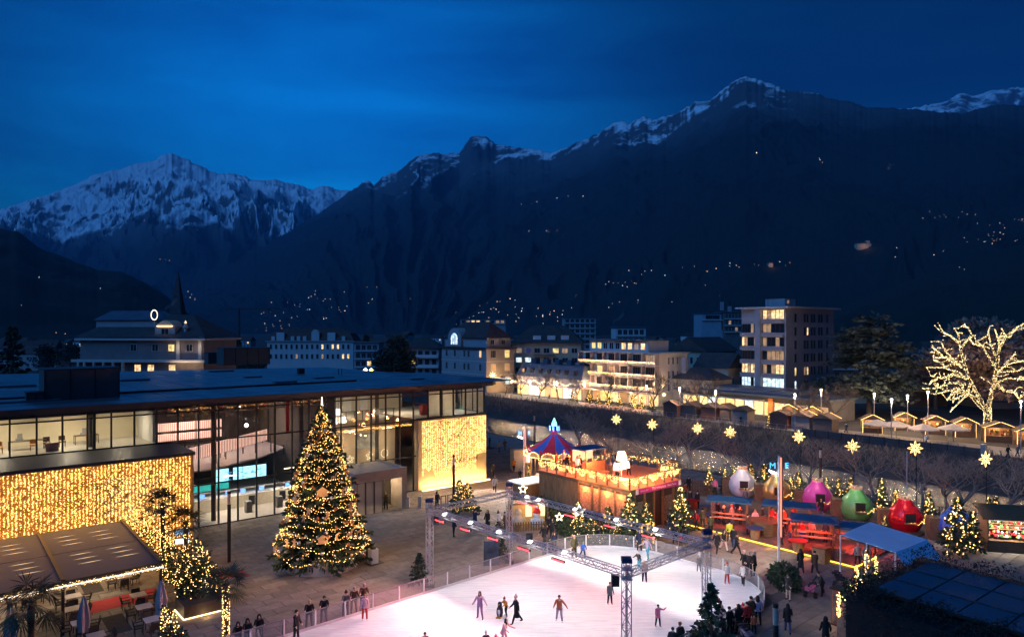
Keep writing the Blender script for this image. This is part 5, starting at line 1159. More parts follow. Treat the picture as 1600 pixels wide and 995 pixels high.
# ---------------------------------------------------------------- lodge bar with roof terrace
LO = P(983.5, 763, 62.1); LO.z = 0
lg = T('lodge_bar', 'wooden lodge bar with red lit roof terrace and garland railing between rink and carousel', 'lodge', LO, A)
LW, LD, LZ = 6.7, 11.8, 3.95
m_lplank = mat('lodge_plank', (.19, .115, .06), .75, scale=2.5, var=.35, stretch=(1, 1, .25), bump=.3)
nb = 0
for k in range(int(5.4/.3)): MB().box(-.06, LD-5.4+k*.3+.008, 0, .0, LD-5.4+(k+1)*.3-.008, LZ-.35).build('plank', m_lplank, lg)
MB().box(.0, .05, 0, LW-.05, LD, LZ-.35).build('core_wall', mat('lodge_dark', (.035, .025, .02), .8), lg)
pan = MB()
for k, (a, b) in enumerate(((.35, 1.5), (1.7, 3.4), (3.6, 4.3), (4.6, 6.1))):
    pan = MB(); pan.box(-.05, a, 1.2, -.01, b, 3.3).build('lit_panel', mat('orange_lit_panel', (.42, .17, .09), .75, scale=5, var=.55, bump=.5), lg)  # warm lamplight put into the orange panel colour
    plight('panel_glow', (-.5, (a+b)/2, 3.2), (1, .42, .16), 30*(b-a), .12, lg)
for y in (.0, 1.6, 3.5, 4.45, 6.25): MB().box(-.14, y-.09 if y else -.02, 0, -.062, y+.09, LZ-.35).build('post', m_wood, lg)
for x in (.6, 2.0, 3.3, 4.6, 6.2): MB().box(x-.1, -.14, 0, x+.1, .045, LZ-.35).build('post', m_wood, lg)
for x, w_ in ((.75, 1.1), (4.75, 1.3)): MB().box(x, -.03, .3, x+w_, .04, 2.6).build('shelf_window', mat('bottle_shelf', (.10, .11, .09), .4, scale=7, var=.9), lg)
MB().box(2.2, .0, 0, 3.2, .04, 2.3).build('door', m_steel, lg)
m_deckr = mat('deck_red', (.6, .2, .09), .7, scale=2, var=.15, stretch=(8, 1, 1))  # red terrace light put into the board colour
MB().box(-.35, -.35, LZ-.35, LW+.3, LD, LZ-.06).build('fascia', mat('fascia_wood', (.12, .075, .04), .75, scale=2, var=.3), lg)
for k in range(40):
    x = -.38+k*(LW+.71)/40; MB().box(x+.004, -.38, LZ-.055, x+(LW+.71)/40-.004, LD, LZ).build('deck_board', m_deckr, lg)
MB().box(LW+.33, 2.2, LZ-.5, LW+3.4, 10, LZ-.2).build('side_deck', m_deckr, lg)
for y in (2.4, 6, 9.8): MB().box(LW+3.1, y-.1, 0, LW+3.3, y+.1, LZ-.5).build('post', m_wood, lg)
def railing(pts, z, parent, fr=True, dens=62, h=1.0, fall=.75, mt=None):
    fb = MB()
    for i in range(len(pts)-1):
        a, b = Vector((*pts[i], z)), Vector((*pts[i+1], z)); l = (b-a).length; n = max(1, round(l/1.3)); d = (b-a)/n
        for k in range(n+(i == len(pts)-2)):
            p = a+d*k; MB().box(p.x-.055, p.y-.055, z, p.x+.055, p.y+.055, z+h).build('railing_post', m_wood, parent)
        MB().bar(a+Vector((0, 0, h+.035)), b+Vector((0, 0, h+.035)), .09, h=.06).build('handrail', m_wood, parent)
        if fr:
            for k in range(int(l*dens)):
                f = rnd.random(); q = a.lerp(b, f); dr = fall*(.35+.65*abs(math.sin(f*l*2.3)))*rnd.random()**.7
                fb.oct((q.x+rnd.gauss(0, .035), q.y+rnd.gauss(0, .035), z+h-dr+.04), rnd.uniform(.022, .036))
    if fr: fb.build('garland_lights', mt or e_bulb, parent, 'stuff')
railing([(-.28, LD-.1), (-.28, -.28), (LW+.2, -.28), (LW+.2, 2.1)], LZ, lg)
railing([(LW+.4, 2.3), (LW+3.3, 2.3), (LW+3.3, 9.9), (-.2, 11.7)], LZ-.2, lg, True, 22)
MB().box(.35, -.41, LZ-.52, LW+.2, -.36, LZ-.03).build('sign_board', mat('sign_magenta', (.42, .03, .20), .6, var=.05), lg)
for x in (.37, LW-.2): MB().box(x, -.425, LZ-.5, x+.36, -.411, LZ-.05).build('sign_square', m_white, lg)
m_let = mat('letter_pale', (.75, .5, .62), .6, var=0)
text('lettering', 'Thermenplatz', .36, m_let, lg, (LW/2+.25, -.42, LZ-.275), (R(90), 0, 0), .006)
text('lettering', 'Advent Bar', .24, m_let, lg, (1.55, -.42, LZ-.275), (R(90), 0, 0), .006); text('lettering', 'Piazza Terme', .24, m_let, lg, (LW-1.2, -.42, LZ-.275), (R(90), 0, 0), .006)
sh_ = emat('shade_glow', (1, .74, .52), 1.15)
lt = T('terrace_lamp', 'giant white floor lamp with three shades on the roof terrace', 'lamp', LO+U*2.6+W*3.2+Vector((0, 0, LZ)), A)
MB().tube([(0, 0, .05), (0, 0, 1.9)], .05, 8).build('stem', m_white, lt); MB().lathe([(.7, .0), (.7, .06)], 16).build('base', m_white, lt)
for x, y, z, r_ in ((0, 0, 2.2, .5), (-.75, -.1, 1.3, .38), (.75, .1, 1.3, .38)):
    MB().lathe([(r_, -r_*.8), (r_*.66, r_*.8)], 14, (x, y, z)).build('shade', sh_, lt)
    if x: MB().bar((0, 0, .9), (x, y, .9), .05).bar((x, y, .9), (x, y, z-.2), .05).build('arm', m_white, lt)
plight('lamp_glow', (0, -.75, 2.2), (1, .6, .36), 90, .3, lt)
tb = T('terrace_bar', 'lit bar counter under a blue flat roof on the roof terrace', 'bar', LO+U*3.2+W*8.0+Vector((0, 0, LZ)), A)
MB().box(-1.6, -1.1, 2.2, 1.6, 1.1, 2.32).build('roof', mat('canopy_blue', (.03, .10, .19), .7, scale=1), tb); MB().box(-1.4, -.9, .01, 1.4, -.8, 1.05).build('counter', m_woodl, tb); MB().box(-1.4, .8, 1.0, 1.4, .9, 2.1).build('shelf', emat('shelf_glow', (1, .42, .25), .4), tb)
for x in (-1.4, 1.4):
    for y in (-.95, .95): MB().box(x-.05, y-.05, 0, x+.05, y+.05, 2.2).build('post', m_wood, tb)
for y in (2.5, 6.5, 9.5): plight('deck_red_light', (2.2, y, LZ+1.7), (1, .22, .08), 260, .2, lg)
plight('deck_edge_light', (-.6, 5, LZ+.8), (1, .36, .1), 75, .3, lg); plight('deck_edge_light', (3, -.7, LZ+.8), (1, .36, .1), 75, .3, lg); plight('deck_edge_light', (.3, .2, LZ+.9), (1, .42, .12), 34, .3, lg)
def onlodge(x, y): return LO+U*x+W*y+Vector((0, 0, LZ))
for x, y, lab, ps, fc, top, lg_, hr, hc, co in ((.9, 10.3, 'person in red coat on the roof terrace', 'stand', 60, 'red', 'black', 'short', 'hairbrown', 'mid'), (1.0, 8.8, 'seated dark haired person on the roof terrace', 'stand', -60, 'black', 'black', 'short', 'hairblack', None), (1.2, 7.6, 'woman in white jacket on the roof terrace', 'stand', 20, 'white', 'jeans', 'long', 'hairblack', None), (1.7, 7.8, 'tall person in black on the roof terrace', 'stand', -20, 'black', 'black', 'short', 'hairblack', 'mid'),
                                              (1.3, 3.4, 'person in brown coat left of the giant lamp', 'pocket', 30, 'brown', 'brown', 'short', 'greyhair', 'long'), (1.8, 3.0, 'person in dark brown coat close beside the giant lamp', 'pocket', -40, 'brown', 'black', 'hat', 'dark', 'mid'), (4.6, 4.0, 'person in dark jacket right of the giant lamp', 'stand', 40, 'dark', 'black', 'short', 'hairblack', None), (5.4, 6.2, 'person in black at the back of the terrace', 'stand', 0, 'black', 'black', 'long', 'hairblack', None), (2.3, 10.6, 'person in grey at the far end of the terrace', 'stand', 0, 'grey', 'black', 'hat', 'red', None)):
    person(onlodge(x, y), lab, ps, fc, top, lg_, 'black', hr, hc, co, 1.72, 'people on the lodge terrace')
# greenery and lit firs round the lodge
fg = 'lit firs round the lodge'
for k, (px, py, h, lt_, lab) in enumerate(((903, 843, 3.2, 230, 'lit fir with a glowing star at the left lodge panel'), (925, 848, 2.6, 90, 'lit fir between the first two lodge panels'), (950, 846, 3.0, 130, 'lit fir before the wide lodge panel'), (985, 852, 4.2, 200, 'tallest lit fir at the near corner of the lodge'), (1010, 850, 3.4, 160, 'lit fir right of the near lodge corner'), (1064, 832, 4.0, 220, 'tall lit fir beside the lodge door'), (965, 850, 2.2, 90, 'low lit fir left of the lodge corner'), (1000, 853, 2.0, 80, 'low lit fir in front of the lodge corner'))):
    put_conifer('lit_fir', lab, G(px, py), h, lt_, k, fg, .36, None, .032)
def star(t, c, r, n, br, m, ax=None, mesh=None):
    b = MB(); ax = ax or Vector((1, 0, 0))
    for k in range(n):
        a = k*math.pi*2/n
        for j in range(7): f = .15+.85*j/6; b.oct(c+ax*(r*f*math.sin(a))+Vector((0, 0, r*f*math.cos(a))), br)
    return b.build('star_lights', m, t, 'stuff')
def starthing(px, py, zc, r, label, post=True):
    p = G(px, py); t = T('light_star', label, 'star lamp', p, A*.0, 'star lamps')
    b = MB(); 
    for k in range(10):
        a = k*math.pi/5; rr_ = r if k % 2 == 0 else r*.45; a2 = (k+1)*math.pi/5; r2 = r*.45 if k % 2 == 0 else r
        p0, p1 = Vector((rr_*math.sin(a), 0, zc+rr_*math.cos(a))), Vector((r2*math.sin(a2), 0, zc+r2*math.cos(a2)))
        for j in range(6): b.oct(p0.lerp(p1, j/6), .04)
    b.build('star_lights', e_whb, t, 'stuff'); MB().tube([(0, .06, 0), (0, .06, zc-r*.4)], .03, 5).build('stake', m_steel, t)
starthing(905, 846, 2.6, .55, 'glowing star outline on the left lodge fir'); starthing(817, 800, 2.3, .45, 'glowing star outline at the white roofed booth'); starthing(874, 848, 2.2, .35, 'small glowing star over the dark bushes')
bushlit('dark_bushes', 'mound of dark fir branches left of the lodge', [((*G(862, 812).xy, .7), 1.6, .9), ((*G(880, 820).xy, .6), 1.5, .8), ((*G(845, 808).xy, .9), 1.3, 1.0), ((*G(893, 835).xy, .5), 1.3, .7)], 3000, .35, 0, 61)
bushlit('dark_hedge', 'row of dark fir branches below the lodge wall', [((*G(900, 842).xy, .45), 1.0, .5), ((*G(920, 844).xy, .45), 1.0, .5), ((*G(940, 846).xy, .5), 1.0, .55), ((*G(960, 848).xy, .5), 1.0, .6), ((*G(980, 850).xy, .5), 1.0, .6)], 2400, .3, 60, 62)
lf = T('light_frame_stand', 'yellow lit square frame standing below the lodge corner', 'light frame', G(1012, 853), A)
m_yl = emat('frame_yellow', (1, .55, .08), .45)
MB().box(-.8, -.05, 0, -.7, .05, 1.9).box(.7, -.05, 0, .8, .05, 1.9).box(-.7, -.05, 1.8, .7, .05, 1.9).box(-.05, -.05, .0, .05, .05, 1.8).build('frame', m_yl, lf)
# booth with white roof, snowman stall
bo = T('white_roof_booth', 'small booth with white flat roof and wooden walls left of the lodge', 'booth', G(836, 792), A)
MB().box(-1.7, -.3, 0, 1.6, 1.8, 2.5).build('wall', m_lplank, bo); MB().box(-1.95, -.55, 2.5, 1.8, 2.0, 2.64).build('roof', m_white, bo)
ss = T('snowman_stall', 'open lit stall showing two plush figures behind a picket fence', 'stall', G(826, 826), R(10))
MB().box(-1.7, .9, 0, 1.7, 1.0, 2.3).build('back_wall', mat('stall_lit_wall', (.5, .35, .16), .8), ss); MB().box(-1.75, -.4, 2.3, 1.75, 1.05, 2.42).build('roof', m_wood, ss)
for x in (-1.7, 1.7): MB().box(x-.06, -.3, 0, x+.06, -.18, 2.3).build('post', m_wood, ss)
for x in (-.05, 1.2): MB().box(x-.05, .86, .9, x+.5, .9, 2.1).build('window', emat('stall_window', (1, .62, .28), .5), ss)
plight('stall_glow', (0, .1, 2.15), (1, .55, .22), 16, .2, ss)
for k in range(16): MB().box(-1.85+k*.235, -.75, 0, -1.74+k*.235, -.72, .85).build('picket', m_wood, ss)
MB().box(-1.9, -.72, .55, 1.85, -.68, .63).build('fence_rail', m_wood, ss)
def plush(loc, body, hat, label):
    t = T('plush_figure', label, 'figure', loc, R(10)); MB().lathe([(.25, .0), (.5, .25), (.52, .6), (.3, .95), (.05, 1.0)], 14).build('body', body, t, smooth=True); MB().lathe([(.05, .95), (.33, 1.1), (.36, 1.3), (.2, 1.55), (.02, 1.6)], 12).build('head', m_white if hat else mat('plush_beige', (.5, .4, .3), .9), t, smooth=True)
    MB().tube([(-.45, 0, .8), (-.62, -.2, .5)], [.14, .1], 7).build('arm', body, t, smooth=True); MB().tube([(.45, 0, .8), (.62, -.2, .5)], [.14, .1], 7).build('arm', body, t, smooth=True)
    if hat: MB().lathe([(.36, 1.35), (.34, 1.5), (.2, 1.75), (.02, 1.85)], 12).build('hat', m_red, t, smooth=True)
sc0 = G(826, 826); plush(sc0+Vector((-.95, .0, .25)), mat('plush_cream', (.5, .42, .33), .9), False, 'cream plush bear in the picket fenced stall'); plush(sc0+Vector((.75, .1, .1)), mat('plush_blue', (.35, .45, .55), .9), True, 'plush snowman with red hat in the picket fenced stall')
# carousel
ca = T('carousel', 'round carousel with red and blue striped tent roof and lit crown', 'carousel', Vector((4.8, 80, 0)), 0)
cr_ = 3.3; NS = 12; z1, z2 = 4.35, 6.2
m_cr = [mat('tent_red', (.5, .03, .07), .7), mat('tent_blue', (.04, .16, .6), .6)]
for k in range(NS):
    a0, a1 = 2*math.pi*k/NS, 2*math.pi*(k+1)/NS; m = MB(); 
    for (ra, za), (rb_, zb2) in (((cr_, z1), (cr_*.5, z1+.85)), ((cr_*.5, z1+.85), (.35, z2))):
        m.quad((ra*math.cos(a0), ra*math.sin(a0), za), (ra*math.cos(a1), ra*math.sin(a1), za), (rb_*math.cos(a1), rb_*math.sin(a1), zb2), (rb_*math.cos(a0), rb_*math.sin(a0), zb2))
    m.build('roof_panel', m_cr[k % 2], ca)
    am = (a0+a1)/2; c = Vector((cr_*math.cos(am), cr_*math.sin(am), z1-.25)); tn = Vector((-math.sin(am), math.cos(am), 0))
    b = MB(); n_ = Vector((math.cos(am), math.sin(am), 0)); sg_ = []
    for j in range(9):
        t_ = math.pi*j/8; sg_.append(c+n_*.05+tn*(.72*math.cos(t_))+Vector((0, 0, -.15+.55*math.sin(t_))))
    b.add([tuple(p) for p in sg_]+[tuple(p-n_*.1) for p in sg_], [tuple(range(9)), tuple(range(9, 18))[::-1]]+[(i, 9+i, 9+(i+1) % 9, (i+1) % 9) for i in range(9)])
    pp = b.build('crown_board', mat('carousel_cream', (.5, .38, .2), .6, scale=4, var=.5), ca)
    l = MB(); [l.oct(p+n_*.03, .06) for p in sg_]; [l.oct(c+n_*.08+tn*(x*.18)-Vector((0, 0, .2)), .055) for x in range(-4, 5)]; l.build('board_lights', e_bulb, pp, 'stuff')
    MB().tube([(cr_*.93*math.cos(a0), cr_*.93*math.sin(a0), .3), (cr_*.93*math.cos(a0), cr_*.93*math.sin(a0), z1-.3)], .06, 6).build('post', mat('carousel_gold', (.5, .3, .08), .4, .4), ca)
    MB().lathe([(.16, 0), (.02, .5)], 6, (cr_*math.cos(a0), cr_*math.sin(a0), z1)).build('finial', m_red, ca)
MB().lathe([(cr_, 0), (cr_, .3)], 24).build('platform', m_wood, ca); MB().lathe([(.8, .3), (.8, z1)], 12).build('core', mat('carousel_core', (.4, .22, .1), .6, scale=3, var=.5), ca)
MB().lathe([(.36, z2-.05), (.3, z2+.3), (.3, z2+.35)], 10).build('collar', m_cr[0], ca)
l = MB()
for k in range(40): a = k*.9; l.oct((.55*math.cos(a), .55*math.sin(a), z2+.35+.55*(k/40)), .06)
l.build('blue_lights', emat('blue_bulb', (.08, .2, 1.), 2.2), ca, 'stuff'); MB().lathe([(.32, z2+.9), (.28, z2+1.2), (.05, z2+1.75), (.01, z2+1.8)], 10).build('crown_light', emat('teal_lamp', (.15, 1., .62), .9), ca, smooth=True)
for k in range(6):
    a = k*1.047+.3; x, y = 2.3*math.cos(a), 2.3*math.sin(a); h_ = MB(); h_.tube([(x-.35, y, 1.25), (x+.1, y, 1.2), (x+.35, y, 1.35), (x+.5, y, 1.75), (x+.72, y, 1.65)], [.15, .2, .16, .11, .06], 7)
    for dx in (-.25, .25): h_.tube([(x+dx, y, 1.15), (x+dx+.12, y, .7)], [.07, .04], 5)
    o = h_.build('horse', m_white, ca, smooth=True); MB().tube([(x, y, .3), (x, y, z1)], .03, 5).build('horse_pole', mat('carousel_gold', (.5, .3, .08), .4, .4), o)
plight('carousel_glow', (0, -1.6, 3.6), (1, .5, .2), 120, .4, ca); plight('carousel_glow', (-1.8, -1.4, 3.4), (1, .5, .2), 60, .4, ca)
kd = T('cream_kiosk', 'cream ticket kiosk with flat roof left of the carousel', 'kiosk', G(815, 737), R(12))
MB().box(-1.0, 0, 0, 1.4, 2.4, 2.8).build('wall', m_cream, kd); MB().box(-1.2, -.3, 2.8, 1.6, 2.6, 2.95).build('roof', mat('kiosk_roof', (.25, .26, .3), .6), kd); MB().box(.35, -.05, 1.2, 1.25, -.001, 2.3).build('window', emat('kiosk_glow', (1, .9, .75), .55), kd); MB().box(.3, -.3, 1.1, 1.3, 0, 1.16).build('counter', m_woodl, kd)
plight('kiosk_light', (.9, -.7, 2.4), (1, .45, .12), 18, .2, kd)
put_conifer('lit_fir', 'small lit fir at the foot of the mast beside the carousel', G(826, 752), 2.0, 90, 4, fg, .3, None, .035)
fc = T('mast_firs_fence', 'black lantern frames round the firs below the golden wall', 'fence', G(706, 797), A)
for x in (-1.2, -.4): MB().box(x-.3, -.3, 0, x-.25, -.25, 1.7).box(x+.25, -.3, 0, x+.3, -.25, 1.7).box(x-.3, -.3, 1.65, x+.3, -.25, 1.7).build('frame', m_black, fc)
for k in range(14): MB().box(-.6+k*.2, -1.0, 0, -.54+k*.2, -.96, .7).build('picket', m_wood, fc)
put_conifer('lit_fir', 'taller of two lit firs below the golden wall', G(718, 798), 3.1, 200, 1, 'firs below the golden wall', .36, None, .03); put_conifer('lit_fir', 'broader of two lit firs below the golden wall', G(731, 800), 2.9, 230, 2, 'firs below the golden wall', .42, None, .03)
for px, py, lab in ((656, 792, 'stone bollard between the entrance and the golden wall'), (637, 793, 'stone bollard at the right edge of the entrance')):
    t = T('stone_bollard', lab, 'bollard', G(px, py)); MB().box(-.16, -.16, 0, .16, .16, 1.05).build('shaft', m_limest, t); MB().box(-.18, -.18, 1.05, .18, .18, 1.1).build('cap', m_conc, t)
# ---------------------------------------------------------------- bauble huts on the wooden platform
pf = T('market_platform', 'low wooden platform with a glowing yellow edge under the bauble huts', 'platform', G(1080, 823), A)
PLN = [toP for toP in ()]
e1 = -(G(1340, 886)-G(1080, 823)).length
m_pboard = mat('platform_board', (.12, .075, .055), .7, scale=1.5, var=.3, stretch=(1, 4, 1))
MB().box(0, e1, 0, 13.5, 1.5, .2).build('frame', m_wood, pf)
nbd = int((1.5-e1)/.29)
for k in range(nbd): y = e1+k*(1.5-e1)/nbd; MB().box(-.01, y+.006, .2, 13.5, y+(1.5-e1)/nbd-.006, .235).build('board', m_pboard, pf)
MB().box(-.07, e1-.04, .10, -.015, 1.5, .19).build('edge_light', emat('edge_yellow', (1, .52, .05), .9), pf); MB().box(-.07, e1-.09, .10, 3.6, e1-.045, .19).build('edge_light', emat('edge_yellow', (1, .52, .05), .9), pf)
for y in (-1.5, -4.8, -8, -11.2): plight('edge_glow', (-.5, y, .2), (1, .55, .1), 3.5, .15, pf)
m_hutw = mat('hut_wood', (.15, .085, .045), .75, scale=3, var=.35)
HUTS = [('white', (.6, .6, .64), 1160, 775, 'huge white bauble shaped hut, farthest of the row'), ('gold', (.62, .38, .07), 1213, 786, 'huge golden bauble shaped hut'), ('magenta', (.5, .05, .3), 1277, 797, 'huge magenta bauble shaped hut'), ('green', (.10, .36, .10), 1338, 812, 'huge green bauble shaped hut'), ('red', (.55, .01, .03), 1414, 830, 'huge red bauble shaped hut'), ('blue', (.02, .09, .45), 1494, 845, 'huge blue bauble shaped hut behind the lit fir')]
for nm, c, px, py, lab in HUTS:
    p = G(px, py); t = T('bauble_hut', lab, 'bauble hut', p, R(-12), 'bauble shaped huts')
    m = mat('bauble_'+nm, c, .35, var=.08, scale=2, spec=.6)
    prof = [(.75, .02), (1.15, .3), (1.4, .8), (1.47, 1.25), (1.38, 1.7), (1.14, 2.1), (.86, 2.38), (.66, 2.6), (.56, 2.8), (.5, 2.95)]
    MB().lathe(prof, 24).build('shell', m, t, smooth=True)
    ck = MB(); n = 10
    for k in range(n): a = 2*math.pi*k/n; ck.box(.44*math.cos(a)-.07, .44*math.sin(a)-.07, 2.9, .44*math.cos(a)+.07, .44*math.sin(a)+.07, 3.22)
    ck.lathe([(.47, 2.93), (.47, 3.1)], 12); ck.build('cap', mat('bauble_cap', (.6, .5, .4), .3, .7), t)
    MB().box(-.42, -1.52, 1.2, .42, -1.2, 1.95).build('window', m_black, t); MB().box(-.5, -1.75, 1.08, .5, -1.3, 1.14).build('counter', m_woodl, t)
    MB().box(-.5, -1.54, 1.15, -.42, -1.25, 2.0).box(.42, -1.54, 1.15, .5, -1.25, 2.0).box(-.42, -1.54, 1.95, .42, -1.25, 2.02).build('window_frame', m, t)
    MB().box(-2.1, -.2, 0, -1.2, .8, 1.9).build('porch', m_hutw, t)
    l = bpy.data.lights.new('cap_light', 'SPOT'); l.energy = 40; l.color = (1, .85, .6); l.spot_size = R(130); l.shadow_soft_size = .1; o = bpy.data.objects.new('cap_light', l); COL.objects.link(o); o.parent = t; o.location = (-.3, -1.0, 4.3)
    plight('hut_fill', (-1.2, -2.6, 2.8), (1, .7, .55), 12, .2, t)  # added unseen light that brightens the hut front
    lb = MB()
    for k in range(60): a = -1.6+k/60*3.1; lb.oct((1.5*math.cos(a), 1.5*math.sin(a)*1, 1.1+.12*math.sin(k*.5)), .03) if k % 2 else None
    lb.build('fairy_lights', e_bulb, t, 'stuff')
hf = 'small lit firs behind the bauble huts'
seen = 0
for px, pt_, pb, lab in ((1108, 728, 772, 'left of the white hut by the picket fence'), (1133, 734, 770, 'second from the left before the white hut'), (1147, 728, 770, 'just left of the white hut'), (1173, 724, 768, 'just right of the white hut'), (1194, 726, 775, 'between the white and golden huts'), (1236, 744, 780, 'right of the golden hut, smaller'), (1248, 737, 780, 'left of the magenta hut, taller'), (1292, 747, 785, 'right of the magenta hut'), (1310, 748, 790, 'left of the green hut'), (1329, 745, 790, 'behind the green hut'), (1377, 748, 802, 'between the green and red huts'), (1400, 763, 805, 'left of the red hut'), (1451, 768, 815, 'between the red and blue huts'), (1545, 778, 825, 'left of the pair beside the sweets stall'), (1556, 775, 827, 'right of the pair beside the sweets stall'), (1497, 778, 866, 'large one in front of the blue hut'), (1520, 800, 862, 'right of the large one at the blue hut'), (1382, 805, 830, 'low one between green and red huts')):
    p = G(px, pb); h = (pb-pt_)/FPX*p.y; put_conifer('lit_fir', 'lit fir '+lab, p, h, 90 if h < 4 else 200, seen, hf, .26 if h < 4 else .34, None, .035 if h > 4 else .045); seen += 1
# blue canopies, tables, guests
m_can = mat('canopy_blue', (.03, .10, .19), .7, scale=1); m_bt = mat('bar_blue_top', (.03, .06, .15), .5)
CN = [(1140, 827, 3.9, 2.3, 2.9, 'farthest flat blue market canopy left of the mast'), (1233, 836, 4.4, 2.2, 2.9, 'flat blue market canopy behind the mast'), (1272, 858, 3.6, 2.6, 2.7, 'nearest flat blue market canopy right of the mast'), (1338, 862, 3.4, 2.4, 2.3, 'dark blue market canopy beside the blue tent')]
for px, py, lx, ly, z, lab in CN:
    t = T('market_canopy', lab, 'canopy', G(px, py), A+R(-62), 'flat blue market canopies')
    m = MB(); m.add([(-lx/2, -ly/2, z-.12), (lx/2, -ly/2, z-.12), (lx/2, ly/2, z-.12), (-lx/2, ly/2, z-.12), (-lx*.3, 0, z+.12), (lx*.3, 0, z+.12)], [(0, 1, 5, 4), (1, 2, 5), (2, 3, 4, 5), (3, 0, 4)]); m.add([(-lx/2, -ly/2, z-.14), (lx/2, -ly/2, z-.14), (lx/2, ly/2, z-.14), (-lx/2, ly/2, z-.14), (-lx/2, -ly/2, z-.26), (lx/2, -ly/2, z-.26), (lx/2, ly/2, z-.26), (-lx/2, ly/2, z-.26)], [(0, 4, 5, 1), (1, 5, 6, 2), (2, 6, 7, 3), (3, 7, 4, 0)])
    m.build('roof', m_can, t)
    for x in (-lx*.38, lx*.38):
        for y in (-ly*.36, ly*.36): MB().box(x-.05, y-.05, .235, x+.05, y+.05, z-.1).build('post', m_wood, t)
    MB().box(-lx*.42, -ly*.42, 1.2, lx*.42, -ly*.25, 1.28).build('counter', m_woodl, t); MB().box(-lx*.42, ly*.25, 1.2, lx*.42, ly*.42, 1.28).build('counter', m_woodl, t)
    MB().tube([(-.3, 0, z-.3), (.3, 0, z-.3)], .05, 6).build('heater', emat('heater_red', (1, .10, .05), 1.2), t)
    plight('heater_glow', (0, 0, z-.5), (1, .085, .05), 130, .25, t)
for k, (px, py, wd, lab) in enumerate(((1098, 822, 'blue', 'barrel table with round blue top at the platform corner'), (1180, 845, 'blue', 'barrel table with round blue top left of the mast'), (1195, 836, 'brown', 'large dark round bar behind the mast'), (1247, 866, 'red', 'barrel table with red lit top before the nearest canopy'), (1083, 798, 'red', 'orange lit barrel table right of the lodge'), (1103, 808, 'blue', 'slim high table beside the lit fir'))):
    t = T('barrel_table', lab, 'bar table', G(px, py), 0, 'barrel tables'); s_ = 1.5 if 'large' in lab else (.5 if 'slim' in lab else 1)
    if s_ > 1:
        for j in range(14): a = j*2*math.pi/14; MB().box(-.27, -.03, 0, .27, .03, 1.05).xf(Matrix.Rotation(a, 4, 'Z') @ Matrix.Translation((0, -1.15, .235))).build('board', m_wood, t)
        MB().lathe([(1.3, 1.29), (1.3, 1.37)], 20).build('top', m_wood, t)
    else:
        MB().lathe([(.36*s_, .235), (.42*s_, .6), (.4*s_, 1.1)], 12).build('barrel', m_woodl if k != 4 else mat('barrel_orange', (.5, .12, .03), .6), t); MB().lathe([(.72*max(s_, .7), 1.1), (.74*max(s_, .7), 1.16)], 18).build('top', {'blue': m_bt, 'red': m_red, 'brown': m_wood}[wd], t)
